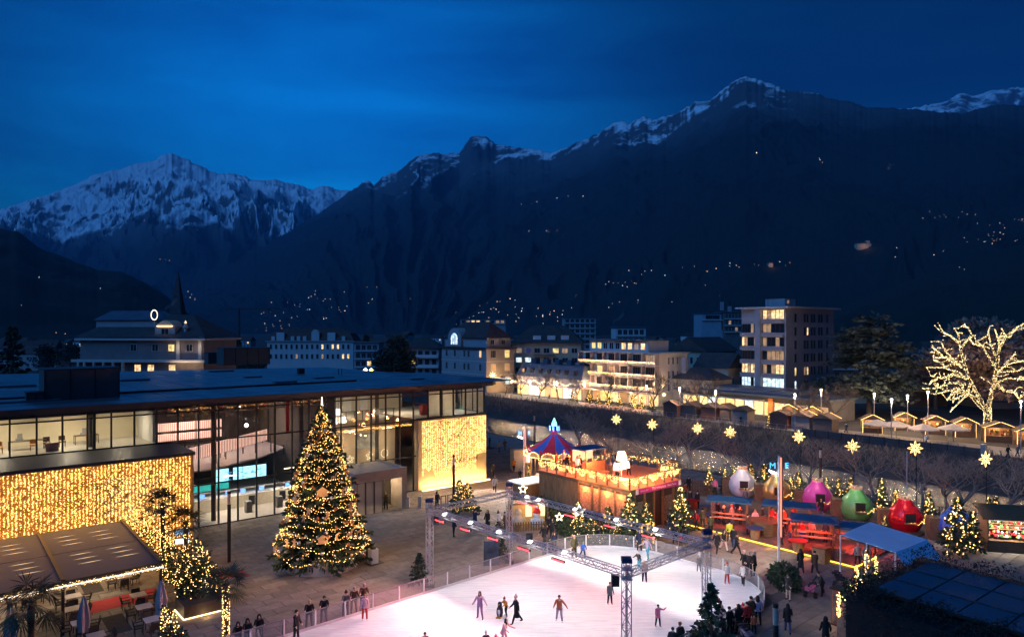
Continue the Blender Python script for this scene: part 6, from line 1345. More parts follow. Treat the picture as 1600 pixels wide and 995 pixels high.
for px, py, lab, ps, fc, top, lg_, hr, hc, co in ((1131, 818, 'woman with long blond hair seated at the farthest canopy', 'stand', 60, 'dark', 'dark', 'long', 'blond', None), (1144, 819, 'woman in pale jacket at the farthest canopy', 'stand', -60, 'grey', 'jeans', 'hat', 'red', None), (1157, 819, 'man in dark clothes raising an arm under the farthest canopy', 'wave', -60, 'dark', 'dark', 'short', 'hairblack', None), (1121, 812, 'person in black behind the farthest canopy post', 'stand', 30, 'black', 'black', 'short', 'hairblack', None),
                                        (1206, 822, 'person coloured by red light under the middle canopy', 'stand', 40, 'red', 'dark', 'short', 'hairblack', None), (1215, 826, 'person in jacket coloured by red light under the middle canopy', 'lean', -70, 'red', 'black', 'short', 'hairbrown', None), (1225, 824, 'person coloured by dim red light at the middle canopy counter', 'stand', -50, 'rust', 'dark', 'short', 'hairblack', None), (1191, 820, 'person in brown at the round dark bar', 'stand', 60, 'brown', 'dark', 'hat', 'dark', 'mid'),  # red heater light put into the clothes of the red figures
                                        (1234, 846, 'woman in orange red jacket and jeans on the platform', 'pocket', 60, 'rust', 'jeans', 'long', 'hairbrown', None), (1253, 846, 'person in red hat and red jacket at the nearest canopy', 'stand', -50, 'red', 'blue', 'hat', 'red', None), (1268, 842, 'person in pale red under the nearest canopy', 'stand', 0, 'palepink', 'dark', 'short', 'hairbrown', None), (1098, 824, 'man in olive jacket behind the platform corner table', 'stand', 170, 'olive', 'dark', 'short', 'hairblack', None), (1110, 835, 'man in dark green jacket before the yellow edge', 'stand', 170, 'olive', 'black', 'short', 'hairblack', None),
                                        (1040, 812, 'man in dark jacket left of the lodge door fir', 'stand', 60, 'dark', 'jeans', 'short', 'hairbrown', None), (1088, 826, 'woman in red coat before the platform corner table', 'walk', -60, 'red', 'black', 'long', 'hairbrown', 'mid'), (1168, 834, 'man in brown between the round table and the mast', 'stand', 80, 'brown', 'dark', 'short', 'hairblack', None), (1180, 826, 'woman in pale pink behind the round blue table', 'pocket', -20, 'palepink', 'dark', 'long', 'blond', None), (1222, 850, 'person in black left of the orange red jacket', 'stand', 90, 'black', 'black', 'hat', 'dark', 'mid'), (1290, 846, 'man in navy right of the nearest canopy', 'pocket', -70, 'navy', 'dark', 'short', 'greyhair', None), (1300, 852, 'woman in olive coat right of the nearest canopy', 'stand', 60, 'olive', 'black', 'long', 'hairbrown', 'mid'), (1152, 806, 'person in white hat behind the farthest canopy', 'stand', 0, 'dark', 'dark', 'hat', 'white', None), (1240, 818, 'person in rust jacket behind the middle canopy', 'stand', 0, 'rust', 'dark', 'short', 'hairblack', None), (1165, 790, 'person in grey before the white bauble hut', 'stand', 170, 'grey', 'black', 'short', 'hairbrown', None), (1283, 808, 'person in black before the magenta bauble hut', 'stand', 170, 'black', 'jeans', 'short', 'blond', 'mid'),
                                        (1078, 792, 'person at the orange lit table', 'stand', 30, 'dark', 'dark', 'short', 'hairbrown', None), (1090, 794, 'person in black right of the orange lit table', 'stand', -50, 'black', 'black', 'short', 'hairblack', None), (1076, 768, 'person in black under the side deck', 'stand', 0, 'black', 'black', 'short', 'hairbrown', None), (1070, 780, 'person in dark pink under the side deck', 'stand', 20, 'rust', 'black', 'short', 'hairbrown', None), (1117, 772, 'person in pink near the white bauble hut', 'stand', 0, 'pink', 'dark', 'short', 'hairbrown', None)):
    p = G(px, py, .235); person(p, lab, ps, fc, top, lg_, 'black', hr, hc, co, 1.7, 'guests under the market canopies')
t = T('blue_bin', 'tall blue bin beside the red hatted guest', 'bin', G(1254, 848, .235), 0); MB().lathe([(.26, 0), (.32, .9), (.34, .95)], 12).build('body', mat('bin_blue', (.02, .05, .3), .5), t); MB().lathe([(.34, .95), (.2, 1.02)], 12).build('lid', mat('bin_lid', (.3, .3, .32), .5), t)
def picket(pts, h, label, name='picket_fence', m=None, z=.0, step=.2):
    a, b = pts; t = T(name, label, 'fence', a, math.atan2((b-a).y, (b-a).x)); l = (b-a).length; mm = MB().add([(-.045, -.02, 0), (.045, -.02, 0), (.045, .02, 0), (-.045, .02, 0), (-.045, -.02, h-.1), (.045, -.02, h-.1), (.045, .02, h-.1), (-.045, .02, h-.1), (0, 0, h)], [(0, 1, 5, 4), (1, 2, 6, 5), (2, 3, 7, 6), (3, 0, 4, 7), (4, 5, 8), (5, 6, 8), (6, 7, 8), (7, 4, 8)]).mesh('picket', m or m_wood)
    for k in range(int(l/step)): link('picket', mm, t, (k*step, 0, z))
    for zz_ in (h*.3, h*.75): MB().box(-.05, .022, z+zz_-.04, l, .05, z+zz_+.04).build('rail', m or m_wood, t)
picket((G(1291, 875), G(1325, 886)), 1.3, 'pointed wooden picket fence at the corner of the platform'); picket((G(1082, 772), G(1116, 779)), 1.7, 'high wooden picket fence left of the white bauble hut'); picket((G(1060, 765), G(1084, 773)), 1.5, 'low dark picket fence behind the lodge side deck')
t = T('wooden_gate_box', 'square wooden planter box at the platform corner', 'planter', G(1284, 878), A); MB().box(-.5, -.5, 0, .5, .5, 1.15).build('box', m_woodl, t); MB().box(-.55, -.55, 1.15, .55, .55, 1.22).build('rim', m_wood, t)
# blue tent
TZ1 = 3.4
tn = T('blue_tent', 'large bright blue tent canopy on pale poles right of the platform', 'tent', (0, 0, 0))
c_ = [G(1313, 835, TZ1), G(1360, 815, TZ1), G(1449, 842.5, TZ1), G(1399, 862.5, TZ1)]
m_tent = mat('tent_blue_white', (.42, .60, .80), .6, scale=.8, var=.08)
md0, md1 = (c_[0]+c_[3])/2, (c_[1]+c_[2])/2
for q in ((c_[0], md0, md1, c_[1]), (md0, c_[3], c_[2], md1)):
    MB().add([tuple(p) for p in q]+[(p.x, p.y, p.z-.03) for p in q], [(0, 1, 2, 3), (7, 6, 5, 4), (0, 4, 5, 1), (1, 5, 6, 2), (2, 6, 7, 3), (3, 7, 4, 0)]).build('roof_sheet', m_tent, tn)
d0, d1 = c_[3]+(c_[3]-c_[0]).normalized()*1.0+Vector((0, 0, -1.0)), c_[2]+(c_[3]-c_[0]).normalized()*1.0+Vector((0, 0, -1.0))
MB().quad(c_[3]+Vector((0, 0, -.002)), d0, d1, c_[2]+Vector((0, 0, -.002))).build('valance', m_tent, tn)
for p in c_+[md0]: MB().tube([(p.x, p.y, 0), (p.x, p.y, TZ1-.03)], .06, 8).build('pole', mat('mast_white', (.6, .58, .58), .5), tn)
MB().bar(c_[0]-Vector((0, 0, .06)), c_[3]-Vector((0, 0, .06)), .06).bar(c_[1]-Vector((0, 0, .06)), c_[2]-Vector((0, 0, .06)), .06).build('edge_bar', m_steel, tn)
# sweets stall at the right border
sw = T('sweets_stall', 'brightly lit wooden stall full of colourful goods at the right border', 'stall', G(1585, 862), R(-14))
MB().box(-2.1, 1.2, 0, 2.4, 1.3, 2.6).build('back_wall', m_woodl, sw); MB().add([(-2.5, -.7, 2.75), (2.6, -.7, 2.75), (2.6, 1.5, 3.5), (-2.5, 1.5, 3.5), (-2.5, -.7, 2.65), (2.6, -.7, 2.65), (2.6, 1.5, 3.4), (-2.5, 1.5, 3.4)], [(0, 1, 2, 3), (7, 6, 5, 4), (0, 4, 5, 1), (1, 5, 6, 2), (2, 6, 7, 3), (3, 7, 4, 0)]).build('roof', m_wood, sw)
MB().box(-2.1, -.5, 0, 2.4, .2, .95).build('counter', m_wood, sw)
for x in (-2.1, 2.3): MB().box(x, -.5, .96, x+.1, -.4, 2.64).build('post', m_woodl, sw)
for x in (-2.05,): MB().box(x-.05, -.38, .96, x, 1.15, 2.6).build('side_wall', m_woodl, sw)
gm_ = [mat('goods_'+n, c, .6) for n, c in (('white', (.7, .65, .6)), ('red', (.5, .03, .04)), ('dark', (.06, .04, .04)), ('gold', (.5, .3, .08)), ('green', (.08, .2, .06)))]
for k in range(110):
    z = rnd.choice((1.05, 1.35, 1.7, 2.05)); x = rnd.uniform(-1.95, 2.2); s_ = rnd.uniform(.08, .17); yy = .0+(z-1.0)*.9
    MB().lathe([(s_*.6, 0), (s_, s_*.8), (s_*.7, s_*1.6), (.01, s_*1.9)], 7, (x, yy, z)).build('goods', rnd.choice(gm_), sw)
for z in (1.33, 1.68, 2.03): MB().box(-2, .0+(z-1)*.9-.15, z-.03, 2.25, 1.18, z).build('shelf', m_red if z < 1.5 else m_woodl, sw)
MB().box(-1.9, -.3, 2.55, 2.2, -.2, 2.62).build('strip_lamp', emat('lamp_neutral', (1, .82, .6), 1.2), sw); alight('stall_light', (0, -.25, 2.5), (R(25), 0, 0), (1, .86, .66), 60, 4, .2, sw)
# glass roofed garden pavilion and hedge at the lower right
GZ = 5.0
gz = T('garden_pavilion', 'large dark blue glass roof of a garden pavilion at the lower right', 'pavilion', (0, 0, 0))
gl, gb, gf = G(1364, 919, GZ), G(1451, 877, GZ), G(1530, 969, GZ)
ux = (gb-gl).normalized(); vx = (gf-gl); vl = vx.length; vx.normalize(); ul = (gb-gl).length
m_groof = mat('pavilion_glass', (.03, .06, .09), .14, 0, var=.1, scale=.5, spec=.8)
nu, nv = 3, 5; vl2 = vl*2.0
for i in range(nu):
    for j in range(nv):
        a = gl+ux*(ul*i/nu+.05)+vx*(vl2*j/nv+.05); b_ = gl+ux*(ul*(i+1)/nu-.05)+vx*(vl2*j/nv+.05); c2 = gl+ux*(ul*(i+1)/nu-.05)+vx*(vl2*(j+1)/nv-.05); d2 = gl+ux*(ul*i/nu+.05)+vx*(vl2*(j+1)/nv-.05)
        dz = Vector((0, 0, .25*math.sin(math.pi*(i+.5)/nu)))
        MB().add([tuple(p+dz*0+Vector((0, 0, rnd.uniform(0, .02)))) for p in (a, b_, c2, d2)]+[(p.x, p.y, p.z-.06) for p in (a, b_, c2, d2)], [(3, 2, 1, 0), (0, 1, 2, 3), (4, 5, 6, 7), (0, 4, 7, 3), (1, 0, 4, 5), (2, 1, 5, 6), (3, 2, 6, 7)][1:]).build('roof_pane', m_groof, gz)
for i in range(nu+1): MB().bar(gl+ux*(ul*i/nu)-Vector((0, 0, .05)), gl+ux*(ul*i/nu)+vx*vl2-Vector((0, 0, .05)), .09, h=.16).build('rafter', m_steel, gz)
for j in range(nv+1): MB().bar(gl+vx*(vl2*j/nv)-Vector((0, 0, .07)), gl+vx*(vl2*j/nv)+ux*ul-Vector((0, 0, .07)), .07, h=.1).build('purlin', m_steel, gz)
ctr = gl+ux*ul*.5+vx*vl2*.5; wb = MB(); wb.prism([tuple(p.xy) for p in (gl+ux*.4+vx*.4, gl+ux*.4+vx*(vl2-.4), gl+ux*(ul-.4)+vx*(vl2-.4), gl+ux*(ul-.4)+vx*.4)], 0, GZ-.15).build('wall', mat('pavilion_wall', (.03, .028, .026), .7), gz)
def hedge(name, label, a, b, z0, z1, wd, n, seed):
    rr = random.Random(seed); m = MB(); t = T(name, label, 'hedge', ((a+b)/2).xy.to_3d()); o = t.location
    for k in range(n):
        f = rr.random(); p = a.lerp(b, f); q = (b-a).normalized().cross(Vector((0, 0, 1)))*rr.gauss(0, wd*.5)
        z = z0+(z1+.25*math.sin(f*21)+.2*math.sin(f*47)-z0)*(1-rr.random()**2.2); v = Vector((rr.gauss(0, 1), rr.gauss(0, 1), rr.gauss(.4, .8)))
        spray(m, Vector((p.x, p.y, 0))-o+q+Vector((0, 0, z)), v, rr.uniform(.07, .18), .035, rr.randrange(2), rr)
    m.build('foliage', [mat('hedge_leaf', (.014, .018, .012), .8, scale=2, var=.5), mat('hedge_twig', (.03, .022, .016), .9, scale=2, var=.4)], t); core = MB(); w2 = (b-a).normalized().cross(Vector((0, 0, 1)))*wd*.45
    core.prism([tuple((p-o).xy) for p in (a-w2, b-w2, b+w2, a+w2)], z0, z1-.4).build('hedge_core', m_black, t)  # solid black block filling the hedge
hx = -ux
hedge('tall_hedge', 'tall black hedge in front of the garden pavilion roof', gl+hx*.9-vx*.6, gl+hx*.9+vx*(vl2*.9), 0, GZ+.05, 1.3, 13000, 1)
hedge('tall_hedge', 'dark hedge behind the far edge of the garden pavilion roof', gb+ux*.9-vx*1.0, gb+ux*.9+vx*vl2, 0, GZ+.15, 1.2, 5000, 2)
hedge('tall_hedge', 'dark creeper along the left end of the garden pavilion roof', gl-vx*.8-ux*.4, gb-vx*.8+ux*.6, 0, GZ-.2, .9, 3500, 3)
b1 = G(1345, 930, 3.0); bushlit('lit_shrub', 'lit fir twigs rising out of the tall black hedge', [((*G(1345, 915, 3.2).xy, 3.0), .9, .8), ((*G(1362, 905, 3.4).xy, 3.3), .8, .7), ((*G(1335, 915, 3.2).xy, 2.6), .7, .7), ((*G(1354, 888, 3.6).xy, 4.0), .12, .7), ((*G(1369, 890, 3.6).xy, 3.9), .12, .6), ((*G(1338, 900, 3.6).xy, 3.7), .12, .6)], 900, .25, 190, 71, .032)
t = T('lit_lantern_frame', 'wooden lantern frame with warm lights below the dark hedge', 'lantern', G(1311, 976), A); MB().box(-.35, -.35, 0, .35, .35, .12).box(-.4, -.4, 2.2, .4, .4, 2.3).build('plates', m_steel, t)
for x in (-.3, .3):
    for y in (-.3, .3): MB().box(x-.03, y-.03, .12, x+.03, y+.03, 2.2).build('post', m_wood, t)
l = MB(); [l.oct((rnd.gauss(0, .06), rnd.gauss(0, .06), rnd.uniform(.4, 2.0)), .035) for k in range(70)]; l.build('fairy_lights', e_bulb, t, 'stuff'); plight('lantern_glow', (-.6, -.6, 1.2), (1, .55, .15), 8, .15, t)
t = T('wooden_crate_counter', 'square wooden counter box beside the dark hedge', 'counter', G(1331, 1000), A); MB().box(-.6, -.6, 0, .6, .6, 1.25).build('box', mat('crate_wood', (.3, .17, .11), .7, scale=3, var=.2), t); MB().lathe([(.42, 1.25), (.42, 1.36)], 14).build('top', m_black, t)
# ---------------------------------------------------------------- near bank of the river
m_path = mat('promenade_stone', (.20, .185, .17), .85, scale=.6, var=.2)
struct('riverside_path', MB().add([tuple(fromuw(u, n, z)) for z in (.0, .012) for u, n in ((67, -60), (75.5, -60), (75.5, 160), (67, 160))], [(4, 7, 6, 5), (0, 1, 5, 4), (2, 3, 7, 6)]), m_path)
def rail(a, b, label, h=1.0, step=2.2, m=None, bars=3, group=None):
    t = T('river_railing', label, 'railing', a, math.atan2((b-a).y, (b-a).x), group); l = (b-a).length; n = max(1, int(l/step)); pm_ = MB().box(-.04, -.04, 0, .04, .04, h).mesh('post', m or m_steel)
    for k in range(n+1): link('post', pm_, t, (l*k/n, 0, 0))
    for k in range(bars): MB().box(0, -.025, h*(k+1)/bars-.05, l, .025, h*(k+1)/bars).build('rail', m or m_steel, t)
    return t
def onu(px, u, z=0.): q = rayu(px, u); q.z = z; return q
rail(onu(765, 75.2), onu(1010, 75.2), 'dark river railing behind the carousel'); rail(onu(1010, 75.2), onu(1598, 75.2), 'dark river railing behind the bauble huts')
NBT = [(905, 78, 7.0, 11, 'bare tree behind the carousel roof'), (935, 77, 5.2, 12, 'smaller bare tree between carousel and terrace'), (1083, 77, 7.2, 13, 'wide bare tree right of the lodge terrace'), (1062, 79, 5.4, 14, 'bare tree just behind the lodge side deck'), (1150, 77, 6.4, 12, 'bare tree above the white bauble hut'), (1190, 79, 6.0, 11, 'bare tree above the golden bauble hut'), (1262, 78, 6.2, 14, 'bare tree above the magenta bauble hut'), (1368, 77, 7.0, 13, 'flat topped bare tree behind the green and red huts'), (1480, 77, 7.2, 11, 'spreading bare tree behind the red hut'), (1500, 79, 6.6, 12, 'dark bare tree behind the blue hut'), (1575, 77, 6.8, 14, 'bare tree above the sweets stall'), (960, 79, 4.2, 13, 'low bare tree below the first light star'), (1020, 79, 4.2, 14, 'low bare tree below the second light star'), (1440, 80, 5.8, 14, 'bare tree under the seventh light star')]
for px, u, h, sd, lab in NBT: put_bare('bare_tree', lab, onu(px, u, .0 if u < 77.5 else -1.0), h*.92+(0 if u < 77.5 else 1.0), sd, 'bare trees on the near river bank', .95, lev=5, flat=.22, r0=.14, trunk=.26)
STARS = [(963, 655, 'first'), (1019, 663, 'second'), (1090, 669, 'third'), (1141, 675, 'fourth'), (1248, 682, 'fifth'), (1332, 697, 'sixth'), (1430, 700, 'seventh'), (1540, 717, 'last')]
sb = MB(); 
for k in range(8):
    a = k*math.pi/4; ln = .72 if k % 2 == 0 else .6
    for sgn in (-1, 1):
        pr_ = Vector((0, 0, 0)); 
        for j in range(8):
            f = j/7; wd = .085*math.sin(f*math.pi)**.8*sgn; r_ = .12+ln*f*.86; sb.oct((r_*math.sin(a)+wd*math.cos(a), 0, r_*math.cos(a)-wd*math.sin(a)), .036)
sfr = MB(); sfl = sb.mesh('star_lights', emat('star_bulb', (1, .66, .24), 1.5))
for k in range(8): a = k*math.pi/4; sfr.bar((0, .03, 0), (.75*math.sin(a), .03, .75*math.cos(a)), .02)
sfm = sfr.mesh('star_frame', m_steel)
prevc = None
for px, py, nm in STARS:
    p = rayu(px, 78); z = H-(py-HY)/FPX*p.y; t = T('light_star', '%s of the eight glowing snowflake stars along the river, counted from the carousel' % nm, 'star lamp', (p.x, p.y, z), rnd.uniform(-.25, .25), 'snowflake stars along the river')
    link('star_lights', sfl, t, kind='stuff'); link('star_frame', sfm, t)
    q = T('star_pole', 'slim dark pole carrying the %s snowflake star' % nm, 'pole', (p.x+.28, p.y+.3, -1.0), 0, 'poles of the snowflake stars'); MB().tube([(0, 0, 0), (0, 0, z+.2)], .05, 6).build('pole', m_steel, q); MB().bar((0, 0, z+.15), (-.3, -.24, z+.15), .04).build('bracket', m_steel, q)
t = T('lamp_post', 'pale lamp pole beside the seventh light star', 'lamp post', onu(1417, 77)); MB().tube([(0, 0, 0), (0, 0, 5.6)], .07, 8).build('pole', mat('pole_grey', (.35, .34, .36), .5), t)
# bank bushes: brown winter brush on the far slope
def brush(name, label, n, fu, seed, hmin, hmax, col):
    m = MB(); rr = random.Random(seed)
    for k in range(n):
        u, nn, z = fu(rr); c = fromuw(u, nn, z); l = rr.uniform(hmin, hmax); d = Vector((rr.gauss(0, .35), rr.gauss(0, .35), 1)).normalized(); s_ = Vector((rr.uniform(-1, 1), rr.uniform(-1, 1), 0))*.05
        m.add([tuple(c-s_), tuple(c+s_), tuple(c+d*l+s_*.3)], [(0, 1, 2)], 0)
        for q in range(2): b = c+d*l*rr.uniform(.3, .8); m.tri(b-s_*.5, b+s_*.5, b+Vector((rr.gauss(0, .3), rr.gauss(0, .3), rr.uniform(.2, .5)))*l)
    tag(m.build(name, col, kind='stuff'), label, 'brush')
m_brush = mat('winter_brush', (.11, .085, .08), .9, scale=.3, var=.4)
brush('bank_brush', 'purple brown winter brush covering the far river slope', 16000, lambda r: (lambda u: (u, r.uniform(-20, 190), -2.6+(u-109)*.28 if u > 109 else -3.4))(r.uniform(107, 118.4)), 5, .5, 1.5, m_brush)
brush('bank_brush', 'dry dark brush along the near river slope', 7000, lambda r: (lambda u: (u, r.uniform(-20, 150), -.03-(u-76)*.52))(r.uniform(76.2, 82.5)), 6, .4, 1.4, m_brush)
# ---------------------------------------------------------------- far bank
struct('far_promenade', MB().add([tuple(fromuw(u, n, z)) for z in (.0, .012) for u, n in ((118.6, -60), (127, -60), (127, 220), (118.6, 220))], [(4, 7, 6, 5), (0, 1, 5, 4), (2, 3, 7, 6)]), m_path)
qw = T('quay_wall', 'long pale quay wall topped by a balustrade across the river', 'wall'); MB().add([tuple(fromuw(u, n, z)) for z in (-1.6, -.02) for u, n in ((118.0, -30), (118.55, -30), (118.55, 200), (118.0, 200))], [(0, 4, 7, 3), (4, 5, 6, 7), (0, 1, 5, 4), (1, 2, 6, 5), (2, 3, 7, 6), (3, 2, 1, 0)]).build('stone', mat('quay_stone', (.13, .12, .11), .9, scale=.6, var=.3), qw)
rail(onu(762, 118.5), onu(905, 118.5), 'pale balustrade across the river below the shops', 1.0, 1.6, m_conc, 2); rl_ = rail(onu(905, 118.5), onu(1012, 118.5), 'balustrade across the river hung with pink white lights', 1.0, 1.6, m_conc, 2)
l = MB(); rl_len = (onu(1012, 118.5)-onu(905, 118.5)).length
for k in range(420): x = rl_len*rnd.random(); l.oct((x, -.1, .95-rnd.random()*.75*abs(math.sin(x*2.2))), .05)
l.build('fairy_lights', emat('pink_bulb', (1., .45, .28), .75), rl_, 'stuff')
rail(onu(1012, 118.5), onu(1255, 118.5), 'pale balustrade across the river below the brown huts', 1.0, 1.6, m_conc, 2)
w2 = T('terrace_wall', 'grey planked wall with posts across the river below the market stalls', 'wall', onu(1255, 117.4), math.atan2(-U.x*0+(onu(1535, 117.4)-onu(1255, 117.4)).y, (onu(1535, 117.4)-onu(1255, 117.4)).x)); wl = (onu(1535, 117.4)-onu(1255, 117.4)).length
for j in range(7): MB().box(0, -.1, -2.2+j*.44, wl, .1, -2.2+j*.44+.41).build('plank', mat('terrace_board', (.10, .082, .075), .8, scale=.5), w2)
for k in range(13): MB().box(wl*k/12-.07, -.2, -2.4, wl*k/12+.07, -.105, .95).build('post', m_steel, w2)
MB().box(wl-.1, -.5, -2.6, wl+.5, .3, 1.5).build('end_pillar', m_limest, w2)
# windows shared by all far buildings
WM = {}
e_win = {'warm': emat('window_warm', (1, .62, .28), .42), 'white': emat('window_white', (.75, .95, 1.), .34), 'yellow': emat('window_yellow', (1, .72, .25), .3), 'dim': emat('window_dim', (1, .6, .3), .09)}
for q in e_win.values():   # random light and dark put into the pane glow, no rooms behind
    t_ = q.node_tree; b_ = t_.nodes['Principled BSDF']; co_ = t_.nodes.new('ShaderNodeTexCoord'); n_ = t_.nodes.new('ShaderNodeTexNoise'); n_.inputs['Scale'].default_value = 1.7; n_.inputs['Detail'].default_value = 3
    mr_ = t_.nodes.new('ShaderNodeMapRange'); mr_.inputs[1].default_value = .35; mr_.inputs[2].default_value = .65; mr_.inputs[3].default_value = b_.inputs['Emission Strength'].default_value*.3; mr_.inputs[4].default_value = b_.inputs['Emission Strength'].default_value*1.3
    ob_ = t_.nodes.new('ShaderNodeObjectInfo'); ad_ = t_.nodes.new('ShaderNodeVectorMath'); ad_.operation = 'ADD'; t_.links.new(co_.outputs['Object'], ad_.inputs[0]); t_.links.new(ob_.outputs['Location'], ad_.inputs[1]); t_.links.new(ad_.outputs[0], n_.inputs['Vector'])
    t_.links.new(n_.outputs['Fac'], mr_.inputs[0]); t_.links.new(mr_.outputs[0], b_.inputs['Emission Strength'])
m_pane = mat('window_dark', (.02, .024, .03), .15, var=0, spec=.6)
def winmesh(w_, h_, lit, fr, bars=1, arch=False):
    key = (round(w_, 2), round(h_, 2), lit, fr, bars)
    if key in WM: return WM[key]
    m = MB(); f = .09
    m.box(-w_/2-f, -.06, -h_/2-f, -w_/2, .02, h_/2+f).box(w_/2, -.06, -h_/2-f, w_/2+f, .02, h_/2+f).box(-w_/2, -.06, h_/2, w_/2, .02, h_/2+f).box(-w_/2-.12, -.1, -h_/2-f, w_/2+.12, .02, -h_/2)
    for k in range(bars): x = -w_/2+w_*(k+1)/(bars+1); m.box(x-.03, -.03, -h_/2, x+.03, .015, h_/2)
    m.quad((-w_/2, .005, -h_/2), (w_/2, .005, -h_/2), (w_/2, .005, h_/2), (-w_/2, .005, h_/2), 1)
    WM[key] = m.mesh('window', [fr, e_win[lit] if lit else m_pane]); return WM[key]
def wins(t, face, xs, zs, w_, h_, lit=None, fr=None, bars=1, D=0., p=.0, rs=None, lits=('warm', 'yellow', 'dim')):
    rr = rs or rnd; fr = fr or m_white
    for i, x in enumerate(xs):
        for j, z in enumerate(zs):
            l_ = None
            if lit and (i, j) in lit: l_ = lit[(i, j)]
            elif rr.random() < p: l_ = rr.choice(lits)
            me = winmesh(w_, h_, l_, fr, bars)
            if face == 'y': link('window', me, t, (x, -.022+D, z))
            else: link('window', me, t, (-.022+D, x, z), -math.pi/2)
def lin(a, b, n): return [a+(b-a)*(i+.5)/n for i in range(n)]
def hip(m, x0, y0, x1, y1, z0, z1, ov=.5, rid=.3, mi=0):
    x0 -= ov; y0 -= ov; x1 += ov; y1 += ov; lx, ly = x1-x0, y1-y0
    if ly >= lx: i = lx/2*(1-rid*0); r0, r1 = ((x0+x1)/2, y0+i*.9), ((x0+x1)/2, y1-i*.9)
    else: i = ly/2; r0, r1 = (x0+i*.9, (y0+y1)/2), (x1-i*.9, (y0+y1)/2)
    v = [(x0, y0, z0), (x1, y0, z0), (x1, y1, z0), (x0, y1, z0), (*r0, z1), (*r1, z1)]
    f = [(0, 1, 4), (1, 2, 5, 4), (2, 3, 5), (3, 0, 4, 5), (3, 2, 1, 0)] if ly >= lx else [(0, 1, 5, 4), (1, 2, 5), (2, 3, 4, 5), (3, 0, 4), (3, 2, 1, 0)]
    return m.add(v, f, mi)
def gable(m, x0, y0, x1, y1, z0, z1, axis, ov=.4):
    if axis == 'x': v = [(x0-ov, y0-ov, z0), (x1+ov, y0-ov, z0), (x1+ov, y1+ov, z0), (x0-ov, y1+ov, z0), (x0-ov, (y0+y1)/2, z1), (x1+ov, (y0+y1)/2, z1)]; f = [(0, 1, 5, 4), (2, 3, 4, 5), (1, 2, 5), (3, 0, 4), (3, 2, 1, 0)]
    else: v = [(x0-ov, y0-ov, z0), (x1+ov, y0-ov, z0), (x1+ov, y1+ov, z0), (x0-ov, y1+ov, z0), ((x0+x1)/2, y0-ov, z1), ((x0+x1)/2, y1+ov, z1)]; f = [(0, 1, 4), (1, 2, 5, 4), (2, 3, 5), (3, 0, 4, 5), (3, 2, 1, 0)]
    return m.add(v, f)
m_roofd = mat('roof_dark', (.05, .045, .045), .7, scale=.6, var=.3); m_roofr = mat('roof_brown_red', (.085, .045, .04), .75, scale=.6, var=.3); m_roofb = mat('roof_sheet_blue', (.09, .12, .16), .45, .2, scale=.5, var=.2)
m_pl = {'grey': mat('plaster_grey', (.32, .31, .32), .85, scale=.4, var=.1), 'white': mat('plaster_white', (.55, .54, .53), .85, scale=.4, var=.08), 'tan': mat('plaster_tan', (.46, .38, .27), .85, scale=.4, var=.1), 'pink': mat('plaster_mauve', (.36, .30, .29), .85, scale=.4, var=.1), 'dark': mat('plaster_dark', (.13, .12, .12), .85, scale=.4, var=.2)}
m_trim = mat('stone_trim', (.48, .45, .42), .8)
def house(name, label, corner, D, Wd, h, wall, rz=None, cat='building', group=None):
    t = T(name, label, cat, (corner.x, corner.y, 0), A if rz is None else rz, group); MB().box(0, 0, 0, D, Wd, h).build('wall', wall, t); return t
def trimband(t, D, Wd, z, m=None, pr=.15, h=.25): MB().box(-pr, -pr, z-h, D+pr, Wd+pr, z).build('cornice', m or m_trim, t)
# terrace hotel with light chains
c = onu(1030, 132.5); ht = house('hotel', 'wide terraced hotel whose balconies carry golden light chains', c, 11, 25, 12.3, m_pl['white'])
MB().box(-.6, -.6, 12.3, 11.3, 25.3, 12.55).build('roof_slab', m_trim, ht); MB().box(2.2, 5, 12.55, 10, 24.5, 15.3).build('penthouse', m_pl['white'], ht); MB().box(1.2, 4.5, 15.3, 10.5, 25, 15.55).build('penthouse_roof', m_roofb, ht); MB().box(1.2, 7, 14.9, 2.2, 15, 15.0).build('sunshade', m_roofb, ht)
wins(ht, 'x', lin(5.6, 24, 9), [13.9], 1.3, 1.5, {(0, 0): 'warm', (1, 0): 'dim', (2, 0): 'warm', (3, 0): 'warm', (7, 0): 'yellow', (8, 0): 'yellow'}, D=2.2)
wins(ht, 'x', lin(.6, 24.4, 6), [11.0, 8.0, 5.0], 2.6, 1.9, {(4, 1): 'yellow', (3, 1): 'dim', (0, 0): 'dim'}, mat('frame_wood', (.12, .09, .07), .6), 3, D=-.0)
wins(ht, 'y', [3.5, 5.2, 6.9], [10.6, 7.3, 4.2], .7, 1.7)
for z in (9.6, 6.6, 3.6):
    MB().box(-1.5, -.1, z-.15, -.07, 25, z).build('balcony_floor', m_pl['white'], ht); MB().box(-1.55, -.1, z, -1.5, 25, z+.85).build('balcony_parapet', m_pl['pink'], ht)
    l = MB()
    for k in range(430): y = 25*rnd.random(); l.oct((-1.62-rnd.random()*.06, y, z+.75-abs(rnd.gauss(0, .22))), .055, 1 if (z > 6 and y < 14 and rnd.random() < .6) else 0)
    l.build('balcony_lights', [e_bulb, emat('rosy_bulb', (1., .6, .38), 1.5)], ht, 'stuff')
for y in lin(-2.0, 27, 7)[0:7]:
    if 0 <= y <= 25: MB().box(-1.5, y-.08, 3.3, -.02, y+.08, 12.3).build('party_wall', m_pl['pink'], ht)
l = MB()
for y in (.1, 8.3, 12.5):
    for k in range(40): l.oct((-1.6, y, 3.5+4.2*k/40), .045)
l.build('pillar_lights', e_whb, ht, 'stuff')
MB().box(-3.2, -.5, 2.9, -.02, 25.5, 3.15).build('shop_canopy', m_pl['pink'], ht)
